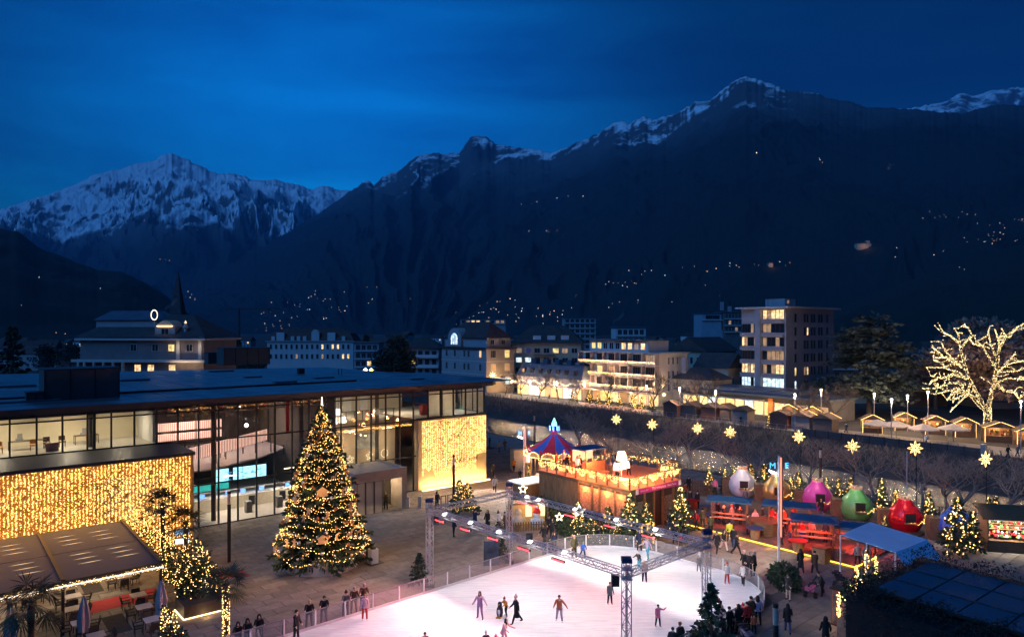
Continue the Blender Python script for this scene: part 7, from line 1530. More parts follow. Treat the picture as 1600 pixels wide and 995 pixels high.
for y in lin(0, 25, 8): MB().box(-.06, y-1.3, .1, -.01, y+1.3, 2.7).build('shop_window', e_win[rnd.choice(('warm', 'yellow', 'warm', 'dim'))], ht)
MB().box(1.4, -.35, 2.5, 1.9, -.02, 2.9).build('uplight', emat('uplight_lamp', (1, .7, .35), 2.5), ht)
l = bpy.data.lights.new('uplight_beam', 'SPOT'); l.energy = 420; l.color = (1, .5, .22); l.spot_size = R(48); l.shadow_soft_size = .15; o = bpy.data.objects.new('uplight_beam', l); COL.objects.link(o); o.parent = ht; o.location = (1.6, -1.1, 2.9); o.rotation_euler = (R(170), 0, 0)
plight('canopy_light', (-3.6, 6, 2.6), (1, .55, .2), 130, .4, ht); plight('canopy_light', (-3.6, 18, 2.6), (1, .55, .2), 130, .4, ht)
plight('chain_glow', (-3.4, 12, 7), (1, .55, .32), 190, .6, ht); plight('chain_glow', (-3.4, 4, 5), (1, .55, .32), 160, .6, ht); plight('chain_glow', (-3.4, 20, 5), (1, .55, .32), 160, .6, ht)
# apartment tower
c = onu(1228, 143); c = P(1228, 639, 160); at_ = house('apartment_tower', 'seven storey apartment tower with glazed loggias and a blue grey side wall', c, 23, 11.3, 22.9, m_pl['grey'])
MB().box(-1.3, -1.3, 22.9, 24, 12.3, 23.3).build('roof_slab', m_trim, at_); MB().box(5, 3, 23.3, 10, 8, 25.3).build('roof_house', m_pl['grey'], at_); MB().box(6, 2.9, 24.2, 6.8, 2.98, 24.9).build('roof_window', e_win['dim'], at_)
lf_ = {0: ('white', 'white'), 1: ('warm', 'warm'), 2: (None, 'dim'), 3: ('warm', None), 4: (None, None), 5: (None, 'warm')}
for k in range(6):
    z = 4.0+k*3.15
    for (y0, y1, q) in ((.4, 5.7, 1), (7.2, 11.2, 0)):
        if k == 5 and q == 0: continue
        MB().box(-.9, y0, z-.2, -.02, y1, z).build('loggia_floor', m_trim, at_); MB().box(-.95, y0, z, -.88, y1, z+.75).build('parapet', m_pl['pink'], at_)
        n = 5
        for j in range(n):
            lt_ = lf_[k][q] if rnd.random() < (.95 if lf_[k][q] == 'white' else .62) else (None if rnd.random() < .6 else 'dim')
            MB().box(-.04, y0+.1+(y1-y0-.2)*j/n, z+.75, -.008, y0+.1+(y1-y0-.2)*(j+1)/n, z+2.75).build('loggia_glass', m_pane if not lt_ else e_win[lt_], at_)
        for j in range(n+1): MB().box(-.10, y0+(y1-y0)*j/n-.05, z+.75, -.045, y0+(y1-y0)*j/n+.05, z+2.75).build('loggia_bar', m_steel if lf_[k][q] != 'white' else m_pl['grey'], at_)
MB().box(-1.2, 5.75, 0, -.02, 7.15, 22.8).build('stair_fin', m_pl['grey'], at_)
wins(at_, 'y', [4.2, 8.5, 9.8, 11.8, 13.1, 15.4, 16.7, 19.5], [5.2+k*3.1 for k in range(6)], .75, 1.8, {(0, 0): 'white', (0, 1): 'yellow', (2, 1): 'warm', (2, 4): 'warm', (1, 1): 'dim'}, mat('frame_dark', (.08, .08, .09), .6), 0)
for x in (1, 14, 22): MB().tube([(x, 5, 23.3), (x, 5, 26.2)], .05, 4).build('aerial', m_steel, at_)
# low pavilion of shops before the tower
c = onu(1298, 133.5); pv = house('shop_pavilion', 'long low glass fronted shop pavilion with stepped flat roofs before the tower', c, 9, 36, 4.2, m_pl['dark'], math.atan2((onu(1120, 135)-onu(1298, 133.5)).y, (onu(1120, 135)-onu(1298, 133.5)).x)-math.pi/2)
MB().box(-1.8, -.6, 4.2, 10, 37, 4.6).build('roof', m_roofb, pv); MB().box(2, 8, 4.6, 9, 30, 5.4).build('upper_roof', m_roofb, pv); MB().box(-2.6, 14, 3.3, -.5, 35, 3.5).build('canopy', m_trim, pv)
for k, y in enumerate(lin(.3, 35.7, 15)): MB().box(-.05, y-1.0, .3, -.01, y+1.0, 3.0).build('shop_window', e_win['dim'] if k < 4 else e_win[('warm', 'yellow', 'warm', 'white')[k % 4]], pv); MB().box(-.12, y+1.02, 0, -.05, y+1.2, 3.2).build('shop_post', m_pl['grey'], pv)
MB().box(-.25, 12.2, 0, -.12, 13.4, 3.9).build('orange_pillar', mat('pillar_orange', (.6, .25, .06), .7), pv)
for y in (16, 23, 30): plight('shop_light', (-2.4, y, 2.8), (1, .66, .34), 70, .3, pv)
plight('pillar_light', (-1.3, 12.8, 2.5), (1, .5, .15), 20, .2, pv)
# cream church houses
c = P(1103, 616, 185); g1 = house('gabled_hall', 'cream gabled hall with a row of small arched windows left of the tower', c, 14, 11, 12.2, m_pl['tan']); gable(MB(), 0, 0, 14, 11, 12.25, 16.0, 'x', .7).build('roof', m_roofd, g1)
wins(g1, 'x', lin(1.5, 9.5, 4), [9.8], .8, 1.7, None, m_trim, 0); wins(g1, 'y', lin(.5, 4.5, 4)+lin(9.5, 13.5, 4), [10.2], .6, 1.6, None, m_trim, 0); trimband(g1, 14, 11, 8.4)
MB().add([(-.05, 0, 12.25), (-.05, 11, 12.25), (-.05, 5.5, 15.7)], [(0, 2, 1)]).build('gable_wall', m_pl['tan'], g1)
c = P(1138, 632, 170); g2 = house('small_chapel', 'small cream chapel with steep gable in front of the tower', c, 7, 9.5, 8.6, m_pl['tan']); gable(MB(), 0, 0, 7, 9.5, 8.65, 12.3, 'y', .5).build('roof', m_roofd, g2); wins(g2, 'y', [2, 5.2], [5.2], .7, 2.2, None, m_trim, 0); wins(g2, 'x', [2.5, 6.5], [5.0], .7, 1.6, None, m_trim, 0)
MB().add([(0, -.05, 8.65), (7, -.05, 8.65), (3.5, -.05, 12.1)], [(0, 1, 2)]).build('gable_wall', m_pl['tan'], g2)
c = P(1112, 640, 160); g3 = house('rounded_annex', 'low cream annex with flat hipped roof between hotel and chapel', c, 8, 11, 6.4, m_pl['tan']); hip(MB(), 0, 0, 8, 11, 6.4, 9.2, .5).build('roof', m_roofd, g3); wins(g3, 'x', [2.5, 7.5], [4.0], .8, 1.6, None, m_trim, 0)
MB().box(1.5, 8.2, 6.4, 2.7, 9.4, 11.4).build('chimney', m_pl['grey'], g3)
# palace with arched dormer, tan office, terraces
c = P(760, 613, 200); pc = house('corner_palace', 'mauve corner palace with dormered dark roof and one bright arched window', c, 10.4, 22.4, 12.9, m_pl['pink'])
trimband(pc, 10.4, 22.4, 12.9, m_roofr, .6, .5); trimband(pc, 10.4, 22.4, 5.2); trimband(pc, 10.4, 22.4, 9.0)
MB().box(.8, .8, 12.9, 9.6, 21.6, 15.6).build('attic', m_pl['grey'], pc); hip(MB(), .8, .8, 9.6, 21.6, 15.6, 20.3, .7).build('roof', m_roofr, pc)
wins(pc, 'x', [2.8, 8.5, 10.5, 15.4, 19.7], [11.0, 7.2, 3.2], 1.0, 1.9, {(0, 0): 'warm', (3, 2): 'dim'}, m_trim, 1); wins(pc, 'y', [2.5, 7.6], [11, 7.2, 3.2], 1.7, 2.0, {(1, 0): 'yellow', (0, 1): 'dim', (1, 1): 'dim', (1, 2): 'white'}, m_trim, 2); wins(pc, 'y', [2.8, 6.8], [14.4], 1.3, 1.2, None, m_trim, 1, .8)
dm = MB(); arch = [(12.2, 13.0), (12.2, 15.3)]+[(15.6-3.4*math.cos(R(a)), 15.3+(3.2*math.sin(R(a)))) for a in range(20, 161, 14)]+[(19.0, 15.3), (19.0, 13.0)]
dm.add([(-.1, y, z) for y, z in arch]+[(4.5, y, z) for y, z in arch], [tuple(range(len(arch)))]+[(i, len(arch)+i, len(arch)+(i+1) % len(arch), (i+1) % len(arch)) for i in range(len(arch))]); dm.build('arched_dormer', m_pl['grey'], pc)
aw = [(13.9, 13.6), (13.9, 15.3)]+[(15.6-1.7*math.cos(R(a)), 15.3+1.7*math.sin(R(a))) for a in range(15, 166, 15)]+[(17.3, 15.3), (17.3, 13.6)]
MB().add([(-.13, y, z) for y, z in aw], [tuple(range(len(aw)))]).build('arched_window', e_win['white'], pc)
for y in (14.7, 15.6, 16.5): MB().box(-.18, y-.06, 13.6, -.135, y+.06, 16.6).build('glazing_bar', m_pl['grey'], pc)
plight('street_glow', (3, -4, 3.5), (1, .6, .16), 260, .5, pc)
c = P(908, 596, 214); to = house('tan_office', 'tan office house with dormers and scattered lit windows behind the river shops', c, 12, 21.2, 13.9, m_pl['tan'], R(80)); hip(MB(), 0, 0, 12, 21.2, 13.9, 19.3, .8).build('roof', m_roofd, to); trimband(to, 12, 21.2, 13.95, m_trim, .5, .3)
wins(to, 'x', lin(.6, 20.6, 7), [11.6, 8.7, 5.6], 1.7, 1.4, {(2, 0): 'yellow', (6, 1): 'white', (5, 1): 'white', (6, 0): 'dim', (1, 0): 'dim', (3, 2): 'white', (5, 0): 'dim'}, m_trim, 1)
for y in (5, 9.2, 13.6): MB().box(.5, y-1.2, 14.2, 4, y+1.2, 16.2).build('dormer', m_pl['white'], to)
MB().box(-.9, 8, 10.2, -.02, 14.5, 10.4).build('balcony', m_roofb, to); MB().lathe([(.9, 0), (.9, .1)], 16).xf(Matrix.Translation((-.08, 16.2, 11.6)) @ Matrix.Rotation(R(-90), 4, 'Y')).build('round_emblem', mat('emblem_violet', (.2, .18, .42), .6, var=0), to)
c = P(686, 606, 222); tr_ = house('balcony_house', 'grey house with long balconies left of the palace', c, 10, 12, 12.2, m_pl['grey'], R(85)); hip(MB(), 0, 0, 10, 12, 12.2, 15.5, .8).build('roof', m_roofd, tr_)
for z in (9.3, 6.2, 3.2): MB().box(-1.2, 0, z-.2, -.02, 12, z+.8).build('balcony', m_pl['white'], tr_)
wins(tr_, 'x', lin(.5, 11.5, 5), [10.4, 7.7, 4.7], 1.2, 1.6, {(3, 1): 'yellow', (4, 1): 'dim', (4, 0): 'dim'}, m_steel, 1)
# shops with blue mansard roof and lit trees before them
c = onu(910, 128.5); sh_row = house('river_shops', 'low row of lit shops under a blue grey mansard roof across the river', c, 8, 25.5, 5.2, m_pl['pink'])
MB().add([(-.3, -.2, 5.2), (8.3, -.2, 5.2), (8.3, 25.7, 5.2), (-.3, 25.7, 5.2), (1.4, .8, 8.6), (7, .8, 8.6), (7, 24.7, 8.6), (1.4, 24.7, 8.6)], [(0, 1, 5, 4), (1, 2, 6, 5), (2, 3, 7, 6), (3, 0, 4, 7), (4, 5, 6, 7)]).build('mansard_roof', m_roofb, sh_row)
for y in lin(1, 24.5, 7): MB().box(.0, y-.6, 6.1, 1.6, y+.6, 7.4).build('dormer', m_roofd, sh_row); MB().box(-.04, y-.4, 6.3, -.003, y+.4, 7.2).build('dormer_window', e_win['dim'] if y > 20 else m_pane, sh_row)
for y in lin(1, 24, 5): MB().box(3, y-.9, 8.6, 4.4, y+.9, 9.9).build('chimney', m_roofb, sh_row)
for k, y in enumerate(lin(.3, 25.2, 11)): MB().box(-.05, y-.95, .2, -.01, y+.95, 2.7).build('shop_window', e_win[('warm', 'white', 'white', 'warm', 'yellow', 'dim')[k % 6]], sh_row)
MB().box(-2.2, -.2, 3.0, -.02, 25.7, 3.15).build('shop_canopy', m_pl['pink'], sh_row)
l = MB()
for k in range(330): y = 26*rnd.random(); l.oct((-2.5+rnd.gauss(0, .15), y, 4.0+.35*math.sin(y*1.3)+rnd.gauss(0, .14)), .06)
l.build('garland_lights', e_whb, sh_row, 'stuff')
for y in (4, 12, 20): plight('shop_light', (-3, y, 2.7), (1, .7, .42), 90, .3, sh_row)
# villa, boxy blocks, bluish office, far slabs
c = P(552, 590, 290); vl_ = house('white_villa', 'long white villa with dark mansard roof and small dormers behind the glass hall roof', c, 14, 35.5, 13.3, m_pl['white'], R(90)); trimband(vl_, 14, 35.5, 13.35, m_trim, .5, .3)
MB().add([(-.3, -.3, 13.35), (14, -.3, 13.35), (14, 35.8, 13.35), (-.3, 35.8, 13.35), (1.5, 1.5, 16.6), (12, 1.5, 16.6), (12, 34, 16.6), (1.5, 34, 16.6), (6, 7, 18.7), (6, 29, 18.7)], [(0, 1, 5, 4), (1, 2, 6, 5), (2, 3, 7, 6), (3, 0, 4, 7), (4, 5, 8), (5, 6, 9, 8), (6, 7, 9), (7, 4, 8, 9)]).build('mansard_roof', m_roofr, vl_)
wins(vl_, 'x', lin(1, 35, 16), [11.0, 7.0], .8, 1.8, {(2, 0): 'warm', (3, 0): 'warm', (5, 0): 'warm', (1, 1): 'warm', (0, 1): 'yellow', (5, 1): 'dim', (10, 1): 'dim'}, m_trim, 0)
for y, k in ((4, 0), (15.6, 1), (20, 0), (22.5, 0), (25, 0), (30, 1), (33, 0), (9, 1)): MB().box(-.2, y-(1.6 if k else .7), 13.4, 2.5, y+(1.6 if k else .7), 16.8 if k else 15.3).build('dormer', m_pl['white'], vl_)
MB().add([(-.25, 13.9, 16.8), (-.25, 17.3, 16.8), (-.25, 16.2, 18.0), (-.25, 15.0, 18.0), (2.4, 13.9, 16.8), (2.4, 17.3, 16.8), (2.4, 16.2, 18.0), (2.4, 15, 18)], [(0, 3, 2, 1), (4, 5, 6, 7), (0, 4, 7, 3), (1, 2, 6, 5), (3, 7, 6, 2)]).build('gable_top', m_pl['white'], vl_)
def slab_block(name, label, px0, px1, pyt, Y, d, m, nw, ns, p, fr=None, rz=R(90), lits=('dim', 'warm')):
    c = P(px1, 0, Y); c.z = 0; h = H-(pyt-HY)/FPX*Y; wd = (px1-px0)/FPX*Y; t = house(name, label, c, d, wd, h, m, rz); MB().box(-.4, -.4, h, d+.4, wd+.4, h+.4).build('roof_slab', m_roofb, t)
    z0 = max(2, h-ns*3.1); wins(t, 'x', lin(.5, wd-.5, nw), [z0+3.1*k+1.5 for k in range(ns)], wd/nw*.62, 1.7, None, fr or m_pl['grey'], 1, p=p, lits=lits)
    for k in range(ns): MB().box(-.6, .2, z0+3.1*k-.1, -.09, wd-.2, z0+3.1*k+.25).build('balcony', fr or m_pl['white'], t)
    return t
slab_block('grid_block', 'pale gridded apartment block far behind the hotel', 881, 931, 497, 420, 14, m_pl['grey'], 6, 6, .06)
slab_block('blue_office', 'bluish windowless office block far left of the apartment tower', 1096, 1131, 490, 330, 14, mat('office_blue', (.26, .34, .40), .6, scale=.3, var=.1), 1, 1, 0); slab_block('dark_office', 'dark glazed office block with roof aerials left of the apartment tower', 1131, 1160, 488, 328, 14, m_pl['dark'], 5, 3, .1)
slab_block('white_block', 'white house with roof terrace rising above the hotel roof', 962, 1009, 512, 260, 12, m_pl['white'], 5, 2, .0); slab_block('wide_low_block', 'long low pale building far behind the palace roof', 719, 790, 499, 480, 12, m_pl['grey'], 9, 1, .2)
slab_block('brown_block', 'low pale block right of the apartment tower behind the cedar', 1290, 1345, 538, 175, 12, m_pl['dark'], 5, 3, .05); slab_block('lit_hall', 'dim hall with a strip of lit windows behind the giant lit tree', 1400, 1480, 590, 165, 12, mat('brick_brown', (.10, .06, .045), .85), 8, 1, .5, None, R(90), ('dim',)); slab_block('white_corner', 'pale lit ground floor hall behind the cedar', 1335, 1420, 600, 172, 10, m_pl['tan'], 7, 1, .5); slab_block('low_hall', 'low hall behind the stalls at the right border', 1540, 1640, 628, 160, 10, m_pl['grey'], 8, 1, .4)
slab_block('terrace_block', 'grey block with balconies behind the round dark tree', 553, 592, 536, 270, 10, m_pl['grey'], 4, 3, .15)
for px, h_ in ((1128, 33), (1140, 31)):
    t = T('aerial_mast', 'thin aerial mast on the dark office, %s' % ('left one' if px == 1128 else 'right one'), 'mast', (*P(px, 0, 330).xy, 0)); MB().tube([(0, 0, 18), (0, 0, h_)], .25, 5).build('pole', m_steel, t); MB().box(-.8, -.4, h_-6, .8, .4, h_-2).build('antenna', m_pl['grey'], t)
# spa town hall (far left) with lit wreath
c = P(318, 600, 170); kh = house('old_casino', 'dark grand casino with columns, lit corner and a glowing wreath on its roof', c, 16, 32, 11.6, mat('plaster_casino', (.20, .165, .16), .85, scale=.4, var=.15), R(84)); trimband(kh, 16, 32, 11.7, m_trim, .9, .5); trimband(kh, 16, 32, 6.5, m_trim, 1.4, .6)
hip(MB(), 0, 0, 16, 32, 12.0, 17.6, 1.0).build('roof', m_roofd, kh); MB().box(3, 14, 12, 14, 30, 16.2).build('attic', m_pl['grey'], kh); MB().add([(2.5, 13.5, 16.2), (14.5, 13.5, 16.2), (14.5, 30.5, 16.2), (2.5, 30.5, 16.2), (6, 17, 18.6), (11, 17, 18.6), (11, 28, 18.6), (6, 28, 18.6)], [(0, 1, 5, 4), (1, 2, 6, 5), (2, 3, 7, 6), (3, 0, 4, 7), (4, 5, 6, 7)]).build('attic_roof', m_roofb, kh)
wins(kh, 'x', [3.6, 8.2, 12.4, 18], [9.4], 1.5, 1.6, {(1, 0): 'yellow'}, m_trim, 1, D=-.0); wins(kh, 'x', [8, 13.5, 16.9], [4.3], 1.6, 1.9, {(0, 0): 'warm', (1, 0): 'warm', (2, 0): 'warm'}, m_trim, 2)
for y in (20, 22.5, 25, 27.5, 30, 31.6): MB().tube([(-1.1, y, 0), (-1.1, y, 5.9)], .35, 8).build('column', m_trim, kh)
for y in (.8, 6.4): MB().box(-.25, y-.4, 6.6, -.02, y+.4, 11.2).build('pilaster', m_trim, kh)
for y in (.8, 6.4): plight('pilaster_light', (-1.4, y, 9.6), (1, .78, .5), 12, .2, kh)
alight('cornice_light', (-2.4, 3.6, 5.2), (R(120), 0, R(-90)), (1, .72, .42), 34, 7, .3, kh)
MB().box(.2, 7.4, 12.0, 4.5, 12.6, 14.6).build('dormer', m_pl['grey'], kh); dl = MB(); aw = [(7.4+5.2*k/8, 14.6+1.5*math.sin(math.pi*k/8)) for k in range(9)]; dl.add([(.15, y, z) for y, z in aw]+[(4.5, y, z) for y, z in aw], [tuple(range(9))]+[(i, 9+i, 10+i, i+1) for i in range(8)]); dl.build('dormer_arch', mat('arch_lit', (.5, .42, .3), .8), kh)
MB().box(-.05, 8.0, 14.55, .14, 12.0, 14.75).build('arch_light', emat('arch_glow', (1, .7, .35), 1.0), kh); wins(kh, 'x', [10], [13.3], 1.8, 1.5, None, m_trim, 1, D=.2)
kh.location.z = 4.2; MB().box(.1, .1, -4.2, 15.9, 31.9, 0).build('basement', m_pl['pink'], kh)
wr = T('glowing_wreath', 'glowing oval ring of lights on the casino roof ridge', 'wreath', (*P(241, 0, 168).xy, H-(492-HY)/FPX*168)); l = MB(); [l.oct((.75*math.cos(k*.21), 0, 1.15*math.sin(k*.21)), .12) for k in range(30)]; l.build('ring_lights', emat('ring_white', (1, .88, .6), .9), wr, 'stuff'); MB().tube([(0, 0, -2.2), (0, 0, -1.1)], .12, 6).build('stem', m_trim, wr)
tr2 = T('roof_turret', 'small lit turret on the right of the casino roof', 'turret', (*P(290, 0, 172).xy, 17.0)); MB().lathe([(.4, 0), (.4, 1.4), (.7, 1.5), (.1, 2.6)], 10).build('shaft', m_trim, tr2); MB().lathe([(.3, 2.6), (.05, 3.2)], 8).build('lamp', emat('turret_glow', (1, .75, .45), .5), tr2)
# steeple
stp = T('church_steeple', 'slender dark needle spire of a far church', 'church', (*P(278, 0, 350).xy, 0)); sh0 = H+(HY-420)/FPX*350; MB().box(-2.6, -2.6, 0, 2.6, 2.6, 26).build('tower', m_pl['dark'], stp); MB().add([(-2.8, -2.8, 26), (2.8, -2.8, 26), (2.8, 2.8, 26), (-2.8, 2.8, 26), (0, 0, sh0)], [(0, 1, 4), (1, 2, 4), (2, 3, 4), (3, 0, 4)]).build('spire', m_roofd, stp)
# small houses and dark trees in the middle distance
rr = random.Random(12); used = set()
adj1 = ('long', 'small', 'tall', 'broad', 'narrow', 'squat'); adj2 = ('grey', 'pale', 'dark', 'cream', 'brown'); rf_ = ('hipped', 'gabled'); extra = ('with a lit window', 'without any light', 'with two lit windows', 'behind bare trees')
nearw = [(60, 'far left of the casino'), (130, 'left of the casino'), (340, 'right of the steeple'), (400, 'left of the white villa'), (480, 'behind the white villa'), (580, 'behind the round dark tree'), (640, 'left of the palace roof'), (700, 'behind the palace roof'), (780, 'right of the palace roof'), (840, 'behind the tan office'), (900, 'by the gridded block'), (950, 'behind the hotel'), (1040, 'above the gabled hall'), (1080, 'left of the blue office'), (1300, 'right of the tower'), (1380, 'behind the cedar'), (1450, 'behind the giant lit tree')]
for k in range(96):
    px = rr.uniform(0, 1500) if k < 64 else rr.choice((rr.uniform(400, 900), rr.uniform(0, 110), rr.uniform(1290, 1500))); Y = rr.uniform(330, 900) if k < 64 else rr.uniform(300, 480); 
    if 240 < px < 310: continue
    wn = min(nearw, key=lambda q: abs(q[0]-px))[1]
    for tr__ in range(60):
        a1, a2, r_, ex = rr.choice(adj1), rr.choice(adj2), rr.choice(rf_), rr.choice(extra[:3]); key = (wn, a1, a2, r_)
        if key not in used: break
    used.add(key); wd = {'long': 22, 'small': 8, 'tall': 10, 'broad': 17, 'narrow': 7, 'squat': 13}[a1]; h = {'tall': 12, 'narrow': 10, 'small': 5.5, 'squat': 5}.get(a1, 8)*rr.uniform(.9, 1.15)
    c = P(px, 0, Y); t = house('town_house', '%s %s %s roofed house %s %s' % (a1, a2, r_, ex, wn), Vector((c.x, c.y, 0)), rr.uniform(8, 12), wd, h, m_pl[{'grey': 'grey', 'pale': 'white', 'dark': 'dark', 'cream': 'tan', 'brown': 'pink'}[a2]], R(90+rr.uniform(-40, 25)), 'house', 'far houses of the town')
    d_ = 9.; m = MB(); (hip(m, 0, 0, 10, wd, h+.01, h+3.2) if r_ == 'hipped' else gable(m, 0, 0, 10, wd, h+.01, h+3.6, 'y')); m.build('roof', m_roofd if rr.random() < .6 else m_roofr, t)
    nw = max(2, int(wd/3)); li = {}
    if 'two' in ex: li = {(0, 0): 'warm', (nw-1, 0): 'warm'}
    elif 'a lit' in ex: li = {(nw//2, 0): 'warm'}
    wins(t, 'x', lin(.6, wd-.6, nw), [h-1.9]+([h-4.8] if h > 7 else []), 1.2, 1.5, li, m_trim, 1)
def dome_tree(name, label, loc, w_, h, seed, mats, n, size, trunk=.35):
    t = T(name, label, 'tree', loc); m = MB(); rr = random.Random(seed); bl = []
    for k in range(14): a = rr.uniform(0, 6.3); q = rr.random()**.5; bl.append((Vector((w_*.34*q*math.cos(a), w_*.34*q*math.sin(a), h*(trunk+.12)+(h*(1-trunk)-h*.2)*rr.random()*(1-.4*q))), w_*rr.uniform(.14, .24), h*.14, 1))
    leafcloud(m, bl, n, size, seed); m.build('crown', mats, t); b = MB(); b.tube([(0, 0, 0), (0, 0, h*trunk), (.1, 0, h*.7)], [h*.03, h*.022, h*.01], 7)
    for k in range(8): a = k*.8; b.tube([(0, 0, h*(trunk+.05*k*.5)), (w_*.35*math.cos(a), w_*.35*math.sin(a), h*(trunk+.2+.04*k))], [h*.012, h*.004], 4, cap=False)
    b.build('trunk', m_bark, t); return t
m_oak = [mat('evergreen_oak', (.026, .03, .02), .85, scale=.8, var=.5), mat('evergreen_oak_pale', (.045, .05, .03), .85, scale=.8, var=.4)]  # darker and paler leaf tones, mixed at random
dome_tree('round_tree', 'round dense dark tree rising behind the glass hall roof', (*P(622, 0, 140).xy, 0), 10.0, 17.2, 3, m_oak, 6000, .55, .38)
m_tw = [mat('brown_twigs', (.34, .22, .16), .9, scale=.8, var=.4), mat('brown_twigs_dark', (.2, .13, .1), .9, scale=.8, var=.4)]
dome_tree('brown_dome_tree', 'broad brown leafless dome tree behind the giant lit tree', (*P(1545, 0, 146).xy, 0), 30, 21.5, 5, m_tw, 16000, 1.1, .22); dome_tree('brown_dome_tree', 'smaller brown leafless tree left of the giant lit tree', (*P(1462, 0, 160).xy, 0), 15, 14, 6, m_tw, 7000, 1.0, .25)
# cedar in flat tiers
ce = T('cedar', 'huge dark cedar with flat layered branches right of the apartment tower', 'tree', (*P(1358, 0, 145).xy, 0)); m = MB(); b = MB(); rr = random.Random(8); b.tube([(0, 0, 0), (.2, 0, 10), (0, 0, 20.5)], [.6, .42, .1], 8)
for k in range(85):
    f = rr.random(); z = 4+16.4*f; L_ = 9.5*(1-f)**.55*rr.uniform(.6, 1.1)+1.2; a = rr.uniform(0, 6.3); d = Vector((math.cos(a), math.sin(a), 0)); e = d*L_+Vector((0, 0, z+rr.uniform(-.3, .7))); b.tube([(0, 0, z), tuple(e)], [.16, .04], 4, cap=False)
    for q in range(int(95*L_/4)): p = Vector((0, 0, z)).lerp(e, rr.uniform(.25, 1.05))+Vector((rr.gauss(0, .9), rr.gauss(0, .9), rr.gauss(.05, .28))); spray(m, p, Vector((rr.gauss(0, 1), rr.gauss(0, 1), rr.gauss(0, .25))), rr.uniform(.7, 1.5), .3, rr.randrange(2), rr)
m.build('crown', [mat('cedar_needles', (.03, .042, .035), .85, scale=.6, var=.5), mat('cedar_needles_pale', (.05, .065, .05), .85, scale=.6, var=.4)], ce); b.build('trunk', m_bark, ce)
for k in range(26): # dark trees of the town
    px = [20, 70, 110, 180, 320, 335, 372, 398, 560, 572, 590, 601, 655, 668, 780, 792, 740, 470, 445, 1010, 1060, 1290, 1420, 1500, 1590, 528][k]; Y = [230, 260, 300, 320, 210, 240, 300, 260, 330, 350, 380, 360, 300, 320, 300, 330, 360, 420, 380, 340, 360, 260, 220, 240, 230, 400][k]; hh = rr.uniform(9, 15)*(1.2 if Y < 260 else 1)
    nm_ = ['left of the casino, far out', 'left of the casino, second', 'left of the casino, third', 'behind the casino', 'right of the casino, first', 'right of the casino, second', 'behind the roof plant boxes', 'left of the white villa', 'right of the villa, first', 'right of the villa, second', 'right of the villa, third', 'right of the villa, fourth', 'left of the palace, first', 'left of the palace, second', 'above the tan office, first', 'above the tan office, second', 'above the palace roof', 'above the villa roof, right', 'above the villa roof, left', 'above the hotel', 'above the gabled hall', 'right of the apartment tower', 'behind the cedar', 'behind the brown dome tree', 'at the right border', 'between villa and balcony block'][k]
    if k % 3 == 0: put_conifer('dark_conifer', 'dark conifer '+nm_, (*P(px, 0, Y).xy, 0), hh*1.15, 0, k, 'dark trees in the town', .3)
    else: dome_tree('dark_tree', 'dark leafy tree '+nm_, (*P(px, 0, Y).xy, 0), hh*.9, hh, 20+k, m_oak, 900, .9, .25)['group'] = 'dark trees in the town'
# giant lit tree
lt = T('giant_lit_tree', 'giant bare plane tree with every limb wrapped in white lights', 'tree', G(1543, 686)); LTY = lt.location.y; rr = random.Random(21)
paths = [[(1543, 660), (1540, 638), (1525, 612), (1512, 590), (1505, 565), (1500, 545), (1497, 522), (1490, 513)], [(1543, 640), (1552, 612), (1556, 590), (1556, 565), (1560, 545), (1572, 525), (1590, 513), (1602, 505)], [(1541, 642), (1530, 632), (1520, 620), (1505, 608), (1490, 612), (1478, 625)], [(1512, 590), (1495, 580), (1475, 575), (1450, 574)], [(1512, 592), (1490, 588), (1470, 590), (1455, 588)], [(1508, 600), (1485, 600), (1465, 605), (1442, 606)], [(1500, 605), (1480, 612), (1462, 615)], [(1508, 578), (1490, 562), (1475, 548), (1470, 535)], [(1500, 570), (1480, 562), (1462, 545)], [(1490, 560), (1475, 558), (1460, 558)], [(1500, 548), (1508, 535), (1520, 524), (1512, 512), (1505, 509)], [(1516, 600), (1510, 618), (1498, 628), (1486, 642)], [(1520, 618), (1508, 615), (1492, 625), (1488, 630)], [(1554, 570), (1545, 555), (1535, 540), (1525, 530)], [(1557, 560), (1550, 540), (1545, 522), (1548, 510)], [(1562, 545), (1560, 530), (1555, 515)], [(1554, 590), (1568, 575), (1582, 567), (1598, 565)], [(1552, 600), (1575, 592), (1600, 592)], [(1556, 598), (1568, 610), (1585, 612), (1590, 605)], [(1575, 530), (1582, 520), (1585, 515)], [(1568, 572), (1578, 560), (1583, 556)], [(1590, 595), (1610, 585)], [(1480, 575), (1470, 565), (1460, 562)], [(1497, 535), (1485, 525), (1475, 520)], [(1535, 540), (1520, 535), (1515, 528)], [(1585, 612), (1592, 622)], [(1600, 592), (1625, 590), (1640, 575)], [(1590, 515), (1612, 512), (1630, 520)], [(1556, 580), (1590, 580), (1625, 560)], [(1470, 590), (1458, 595), (1455, 600)], [(1495, 580), (1482, 590), (1476, 600)]]
tk = MB(); bl = MB(); bk = MB()
tk.tube([(0, 0, 0), (.02, 0, 1.6), (.03, 0, (686-640)/FPX*LTY)], [.62, .56, .5], 12)
def wrap(q, rs, dens):
    for i in range(len(q)-1):
        l_ = (q[i+1]-q[i]).length
        for k in range(int(l_*dens*(.55+2.3*rs[i]))): 
            f = rr.random(); c = q[i].lerp(q[i+1], f); r_ = rs[i]+(rs[i+1]-rs[i])*f+.04; v = Vector((rr.gauss(0, 1), rr.gauss(0, 1), rr.gauss(0, 1))).normalized()*r_; bl.oct(c+v, rr.uniform(.026, .045))
wrap([Vector((0, 0, 2.3)), Vector((.03, 0, 5.0))], [.56, .5], 120)
